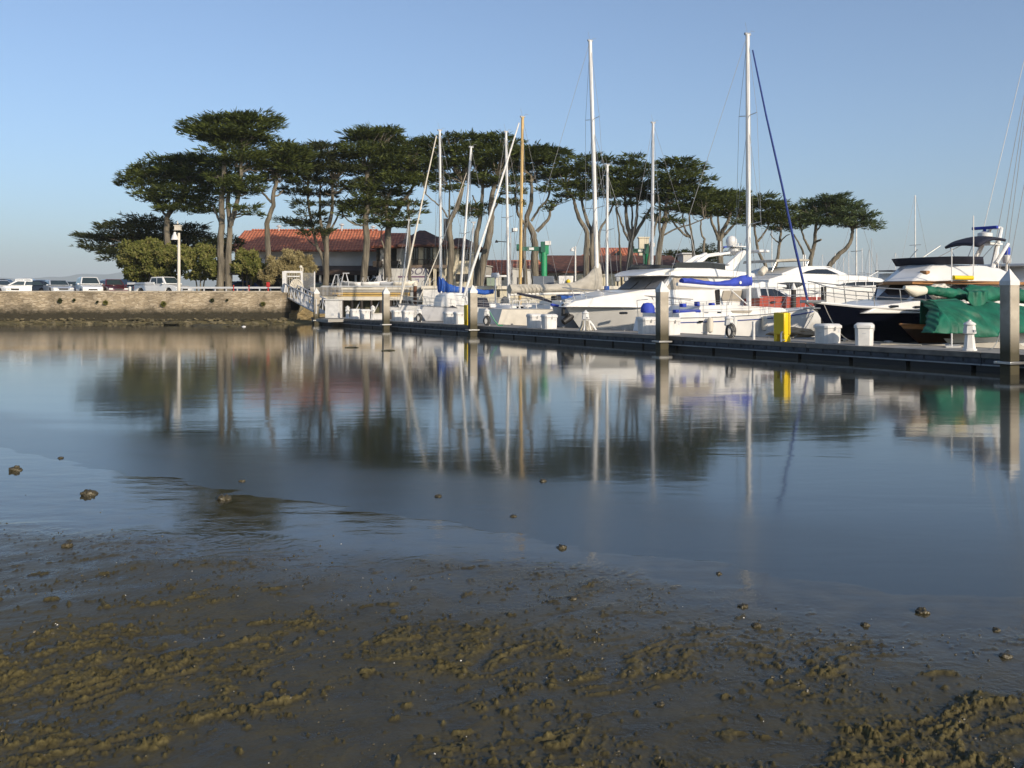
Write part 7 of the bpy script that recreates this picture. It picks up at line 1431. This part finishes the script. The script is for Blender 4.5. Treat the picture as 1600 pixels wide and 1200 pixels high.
# bimini, mast and radar
xm, zm_ = fr.L(1545, 372, 0); bp_x0, bz0 = fr.L(1502, 385, 0); bx1, bz1 = fr.L(1545, 376, 0); rw = []
for i in range(13):
    u = i / 12; x = bp_x0 + (bx1 - bp_x0) * u; z = bz0 + (bz1 - bz0) * u + .30 * math.sin(math.pi * (.15 + .7 * u)) - .12; rw.append([(x, -.75 + 1.5 * k / 8, z + .10 * math.sin(math.pi * k / 8)) for k in range(9)])
mb = MB(); mb.grid(rw); mb.build('bimini', navy, r_, solid=.10)
for a, b_ in (((1484, 385), (1500, 412)), ((1520, 379), (1512, 412)), ((1556, 377), (1530, 412))):
    for s_ in (-1, 1): mb = MB(); mb.tube([(fr.L(*a, -.7)[0], s_ * .72, fr.L(*a, -.7)[1] - .05), (fr.L(*b_, -1.3)[0], s_ * 1.2, fr.L(*b_, -1.3)[1])], .018, 5); mb.build('bimini_leg', alu, r_)
for s_ in (-.5, .5): mb = MB(); mb.tube([(fr.L(1531, 411, 0)[0], s_, fr.L(1531, 411, 0)[1] - .4), (fr.L(1556, 357, 0)[0], s_ * .5, fr.L(1556, 357, 0)[1])], [.12, .07], 8); mb.build('radar_mast', white, r_)
mb = MB(); mb.tube([(fr.L(1535, 412, 0)[0], -.6, fr.L(1535, 412, 0)[1]), (fr.L(1557, 382, 0)[0], -.5, fr.L(1557, 382, 0)[1])], .07, 8); mb.build('mast_strut', white, r_)
x, z = fr.L(1539, 370, 0); mb = MB(); mb.lathe([(.2, -.3), (.22, -.05), (.28, 0), (.28, .14), (.1, .22)], (x, 0, z), 16); mb.box((x, 0, z - .3), (.8, 1.0, .08)); mb.build('radar_dome', white, r_)
mb = MB(); mb.box((x, 0, z + .36), (.14, 1.1, .12)); mb.tube([(x, 0, z + .2), (x, 0, z + .34)], .06); mb.build('radar_scanner', blue2, r_, bevel=.02)
x, z = fr.L(1555, 356, 0); mb = MB(); mb.box((x, 0, z), (.5, .3, .1)); mb.build('mast_light', white, r_, bevel=.02)
for (a, t0_, t1_, y_) in ((1521, 438, 337, -1.9), (1487, 440, 388, -1.9), (1560, 436, 372, 1.2)): bar(r_, fr, [(a, t0_), (a, t1_)], .02, white2, 'whip_antenna', y=y_)
# bow rail
mb = MB()
for s_ in (-1, 1):
    P_ = [Vector((g_[0] + .05, s_ * g_[1] * .95, g_[2] + .70)) for g_ in [gun[30 - k] for k in range(0, 15, 2)]]
    mb.tube([Vector((-.25, 0, zb0 + .74))] + P_ + [Vector((8.6, s_ * 2.1, z2 + .62))], .02, 6); mb.tube([Vector((-.15, 0, zb0 + .42))] + [p_ - Vector((0, 0, .32)) for p_ in P_], .013, 5)
    for k in range(1, 8): mb.tube([P_[k], P_[k] - Vector((-.12, 0, .72))], .017, 5)
mb.build('bow_rail', alu, r_)
mb = MB(); mb.box((.0, 0, zb0 + .02), (.95, .34, .10)); mb.tube([(-.4, 0, zb0 + .02), (.25, 0, zb0 - .35)], [.05, .03], 6); mb.box((-.05, 0, zb0 - .22), (.35, .5, .06)); mb.build('anchor', alu, r_, bevel=.02)
mb = MB(); x, z = fr.L(1428, 456, -.6); rr0 = rock('fender_bundle', 'cream canvas bundle hanging under the navy yacht windscreen rail, left of the green sail', Vector((fr.o.x, fr.o.y, 0)) + Vector((*(fr.v * 4.4 + fr.n * -1.9), fr.L(1430, 455, -1.9)[1])), (.42, .3, .28), 55, offwh); rr0['category'] = 'canvas'
line(sag(Vector((fr.o.x, fr.o.y, 0)) + Vector((*(fr.v * .35 + fr.n * -.2), zb0 - .1)), dock_at(1338, 1.9, ZD + .04), .35), 'slack bow line of the navy yacht reaching the dock behind the lone box')
line([dock_at(1322, 2.0, ZD + .03), dock_at(1360, 2.15, ZD + .05), dock_at(1420, 2.1, ZD + .03)], 'rope lying along the dock behind the lone white box', .02)
line([dock_at(1376, 1.2, ZD + .03), dock_at(1400, 1.6, ZD + .03), dock_at(1440, 1.9, ZD + .03)], 'pale rope on the dock right of the lone white box', .02)

# ---------------------------------------------------------------- green covered wooden sailboat
fr = Frame(1406, 2.55); r_ = fr.root('sailboat', 'wooden sailboat under a big draped green tarpaulin with a green wrapped boom', 'sailboat'); Bm = 3.0
gun = hull(r_, 12, 0, Bm, [(0, .95), (.5, .95), (.8, 1.0), (1, 1.12)], rake=2.4, mats=(white, brownh, varn), bands=((0, 0), (.9, 2)), sternw=.6, full=1.7, flare=.45, c=.35, deck=varn, rail=varn, rr=.03)
hl = [o for o in bpy.data.objects if o.parent == r_ and o.name.startswith('hull')][0]
for p_ in hl.data.polygons:
    if p_.center.x < 1.9 and p_.material_index == 0: p_.material_index = 1
# draped tarp: ridge along the boom, hem along the side, with radiating folds
rows = []; nI, nJ = 90, 40; rt = random.Random(3)
top_px = [(1442, 468), (1455, 470), (1475, 470.5), (1497, 468), (1512, 477), (1530, 476), (1545, 471), (1562, 475), (1600, 480), (1660, 486), (1720, 492)]; bot_px = [(1438, 516), (1448, 519), (1470, 521), (1505, 521), (1520, 527), (1536, 527.5), (1562, 522), (1600, 520), (1660, 528), (1720, 534)]
for i in range(nI + 1):
    px = 1455 + 240 * i / nI; row = []
    xt, zt_ = fr.L(px, interp(top_px, px), -.55); xb_, zb_ = fr.L(px, interp(bot_px, px), -1.62)
    for j in range(nJ + 1):
        v = j / nJ; sagv = v ** 1.25; x = xt + (xb_ - xt) * v; y = -.55 - 1.15 * math.sin(v * math.pi / 2) ** .8; z = zt_ + (zb_ - zt_) * v
        if i == 0 and j == 0: c00 = (x, z)
        dx_, dz_ = x - c00[0] + .15, c00[1] - z + .10; ang = math.atan2(dz_, dx_); ds_ = math.hypot(dx_, dz_)
        fold = .075 * math.sin(ang * 17 + 2.2 * mnoise.noise(Vector((ang * 3, ds_ * .5, 1)))) * math.exp(-ds_ / 2.2) * min(1, ds_ * 1.6) + .05 * mnoise.noise(Vector((i * .10 - j * .05, j * .05, 3))) + .035 * math.sin(i * .42 - j * .22 + 2 * mnoise.noise(Vector((i * .05, j * .05, 9)))) * math.exp(-((i - 52) / 16) ** 2)
        ridge = -.16 * math.exp(-((i - 14 - j * .5) / 1.6) ** 2)
        row.append((x, y + (fold * 1.3 + ridge) * min(1, 3 * v + .2), z + .35 * fold * (v < .98)))
    rows.append(row)
mb = MB(); mb.grid(rows)
back = [[(r0[0], -.55 + .40 * k / 5, r0[2] + .04 * math.sin(k * 1.3)) for k in range(6)] + [(r0[0], -.13, r0[2] - .8 * k / 4) for k in range(1, 5)] for r0 in [rr[0] for rr in rows]]; mb.grid(back); mb.grid([[(x + .10 * math.sin(j * .9 + k) * .3, y + min(.45, -.2 - y) * k / 5, z) for k in range(6)] for j, (x, y, z) in enumerate(rows[0])])
mb.build('tarpaulin', greenc, r_, smooth=70, solid=.02)
def roll(px0, px1, cy, r0, seed, y=-.1, n=60, hang=0):
    rows = []
    for i in range(n + 1):
        px = px0 + (px1 - px0) * i / n; x, z = fr.L(px, interp(cy, px), y); rad = interp(r0, px); rw = []
        rad *= 1 + .10 * mnoise.noise(Vector((i * .3, seed, 0))); tie = min(abs((i % 15) - 7.5) / 7.5, 1); rad *= .80 + .24 * (1 - tie ** 3 if i % 15 else .6)
        for j in range(18):
            a = 2 * math.pi * j / 18; w_ = 1 + .16 * mnoise.noise(Vector((i * .16 + seed, math.cos(a) * 2.2, math.sin(a) * 2.2))) + .07 * math.sin(a * 5 + i * .35)
            rw.append((x, y + rad * .9 * math.cos(a) * w_, z + rad * math.sin(a) * w_))
        rows.append(rw)
    mb = MB(); mb.grid(rows, close=True); mb.add(rows[0], [tuple(range(17, -1, -1))]); mb.add(rows[-1], [tuple(range(18))]); mb.build('furled_sail_cover', greenc, r_, smooth=70)
roll(1444, 1508, [(1444, 453), (1470, 456), (1508, 462)], [(1444, .13), (1470, .15), (1495, .19), (1508, .16)], 4)
roll(1508, 1720, [(1508, 458), (1530, 461), (1565, 459), (1600, 463), (1720, 470)], [(1508, .16), (1515, .30), (1540, .30), (1565, .22), (1600, .24), (1720, .26)], 8)
hang = []
for i in range(16):
    px = 1512 + 32 * i / 15; bt = 466 + 15 * math.sin(math.pi * min(1, i / 15)) ** .7; hang.append([Vector(fr.V3(px, 454 + (bt - 454) * j / 10, -.66 - .05 * math.sin(i * 1.1) * (1 - j / 12) + .10 * (j < 1))) for j in range(11)])
mb = MB(); mb.grid(hang); mb.build('hanging_canvas', greenc, r_, solid=.03, smooth=70)
bar(r_, fr, [(1425, 451), (1720, 470)], .05, varn, 'boom')
mb = MB(); mb.tube([fr.V3(1413, 449, -.1), fr.V3(1428, 455, -.1), fr.V3(1444, 454, -.1)], [.06, .2, .14], 10); mb.build('rolled_jib', offwh, r_)
for (a, b_) in (((1483, 521), (1482, 543)),): mb = MB(); q0 = dock_at(1486, 1.3); 
q = dock_at(1487, 1.9); o = thing('boarding_rail', 'slim white boarding rail standing on the dock before the varnished bow', 'rail', q); mb = MB(); mb.tube([(0, 0, 0), (0, 0, .42)], .025, 8); mb.build('post', white2, o); mb = MB(); mb.box((0, 0, .02), (.45, .25, .03)); mb.tube([(-.2, 0, .04), (.25, 0, .07)], .02, 6); mb.build('foot', alu, o)
line(sag(dock_at(1548, 1.6, ZD + .03), Vector((fr.o.x, fr.o.y, 0)) + Vector((*(fr.v * 3.0 + fr.n * -1.5), .95)), .15), 'thin dark mooring line right of the nearest pedestal', .01, wire)

# rigging of the tall sailboat whose mast stands beyond the right edge
fr = Frame(1455, 9.5); r_ = fr.root('sailboat', 'sailboat at the right edge showing only stays and a blue lamp topped pole', 'sailboat')
gun = hull(r_, 11, 0, 3.2, [(0, 1.3), (1, 1.6)], mats=(white,), rail=alu, rr=.02)
x = fr.L(1612, 430, 0)[0]; b = Vector((x, 0, 1.3)); t = Vector((x, 0, 17)); mb = MB(); mb.tube([b, t], .1, 10); mb.build('mast', lgrey, r_)
mb = MB()
for (a, b_) in (((1541, 340), (1600, 95)), ((1562, 345), (1600, 150)), ((1570, 372), (1600, 170)), ((1576, 380), (1600, 195)), ((1580, 400), (1600, 290))):
    A_, B_ = Vector(fr.V3(*a, -.2)), Vector(fr.V3(*b_, -.2)); dvec = B_ - A_; mb.tube([A_ - dvec * ((A_.z - 1.5) / dvec.z), A_ + dvec * ((15 - A_.z) / dvec.z) if abs(dvec.x) < 4 else B_], .014, 5)
mb.build('rigging', wire, r_)
x, z = fr.L(1573, 404, 0); mb = MB(); mb.tube([(x, 0, 1.4), (x, 0, z)], .04, 8); mb.lathe([(.14, -.2), (.17, -.1), (.17, .1), (.1, .16)], (x, 0, z), 12); mb.build('wind_generator_pole', white2, r_); mb = MB(); mb.lathe([(.13, .16), (.14, .42), (.08, .5)], (x, 0, z), 12); mb.build('lamp', blue2, r_)
# boathouse style cruiser at the far right
fr = FA(1562, 44); r_ = fr.root('motor_yacht', 'white cruiser with dark side windows at the right edge behind the nearest pile', 'motor yacht'); gun = hull(r_, 11, 0, 4, [(0, 1.9), (1, 2.3)], mats=(white,), rail=white)
zt = fr.L(1590, 412, -1.6)[1]; mb = MB(); mb.side([(.8, 2.0), (2.0, zt), (10, zt), (10, 2.0)], 1.6); mb.build('cabin', white, r_, bevel=.05); mb = MB(); mb.side([(1.0, zt - .02), (1.0, zt + .10), (10.4, zt + .10), (10.4, zt - .02)], 1.85); mb.build('roof', white, r_, bevel=.03)
for k in range(4): mb = MB(); mb.panel([(2.3 + k * 1.6, zt - .75), (2.4 + k * 1.6, zt - .2), (3.7 + k * 1.6, zt - .2), (3.7 + k * 1.6, zt - .75)], 1.6, .02); mb.build('side_window', glass, r_, smooth=0)

# ---------------------------------------------------------------- far marina: thin masts beyond the modern yacht
farb = []
def farboat(px, top, d, r, lbl, bend=0):
    o = thing('sailboat', lbl, 'sailboat', (pz(px, d), d, 0), rnd.uniform(0, 3), 'sailboats in the far marina')
    hull(o, -4.5, 4.5, 2.8, [(0, 1.1), (1, 1.4)], mats=(white,), deck=white2); mb = MB(); mb.side([(-1.5, 1.1), (-1.2, 1.6), (1.2, 1.5), (1.8, 1.2)], .9); mb.build('cabin', white, o, bevel=.03)
    h = zpx(top, d); mb = MB(); mb.tube([(0, 0, 1), (0, 0, h)], [r, r * .7], 8); mb.build('mast', white2, o)
    mb = MB(); mb.tube([(4.4, 0, 1.4), (.05, 0, h)], r * .22, 4); mb.tube([(-4.4, 0, 1.2), (-.05, 0, h)], r * .22, 4); mb.tube([(0, -.8, 1 + (h - 1) * .55), (0, .8, 1 + (h - 1) * .55)], .03, 4); mb.build('rigging', wire, o)
    mb = MB(); mb.tube([(0, 0, 2.2), (-3.4, 0, 2.2)], .14, 8); mb.build('boom', blue, o)
fl_ = [(1338, 321, 105, .10, 'far sailboat with the tallest thin mast, right of the leaning pine'), (1305, 395, 190, .09, 'short far mast under the leaning pine trunk'), (1318, 402, 200, .09, 'far mast between the pine trunk and the tallest thin mast'), (1326, 392, 180, .09, 'far mast just left of the tallest thin mast'),
       (1347, 388, 210, .09, 'far mast just right of the tallest thin mast'), (1358, 390, 200, .09, 'far mast above the modern yacht foredeck, middle of the cluster'), (1370, 395, 220, .09, 'far mast right of the middle of the distant cluster'), (1362, 372, 240, .09, 'pale far mast second from the right of the cluster'),
       (1430, 305, 120, .09, 'far sailboat whose mast rises left of the navy flybridge'), (1399, 395, 210, .08, 'lone tiny far mast between the modern yacht and the flybridge'), (1285, 398, 230, .08, 'far mast showing left of the leaning pine trunk'), (1206, 360, 130, .08, 'far mast left of the straight little cypress')]
for a in fl_: farboat(*a)

# ripples of floating weed on the calm water
for k, (a, b_, w_, lb) in enumerate([(548, 543, 18, 'dark strip of floating weed below the pier pile reflection'), (605, 548, 13, 'small dark strip of floating weed right of the first strip')]):
    d = 2925 / (b_ - HOR); q = at(a, b_, d); mb = MB()
    for i in range(14): mb.box((rnd.gauss(0, w_ / F * d / 4), rnd.gauss(0, .12), .012), (rnd.uniform(.1, .3), rnd.uniform(.05, .1), .03), rz=rnd.uniform(0, 3))
    o = mb.build('floating_weed', pm('weed', (.05, .045, .02), .7)); o.location = q; tag(o, lb, 'weed', 'floating weed')

# ---------------------------------------------------------------- haze over the bay: one even box of air
hz = bpy.data.materials.new('haze_air'); hz.use_nodes = True; N = hz.node_tree.nodes; N.clear()
vo_ = N.new('ShaderNodeVolumePrincipled'); vo_.inputs['Color'].default_value = (.87, .95, .99, 1); vo_.inputs['Density'].default_value = .00016; vo_.inputs['Anisotropy'].default_value = .0
ou = N.new('ShaderNodeOutputMaterial'); hz.node_tree.links.new(vo_.outputs[0], ou.inputs['Volume'])
mb = MB(); mb.box((0, 6000, 124), (19000, 12600, 256)); o = mb.build('haze', hz, smooth=0); tag(o, 'thin bluish haze lying over the bay', 'haze', kind='stuff')
o.location = (0, -200 + 190, 0)
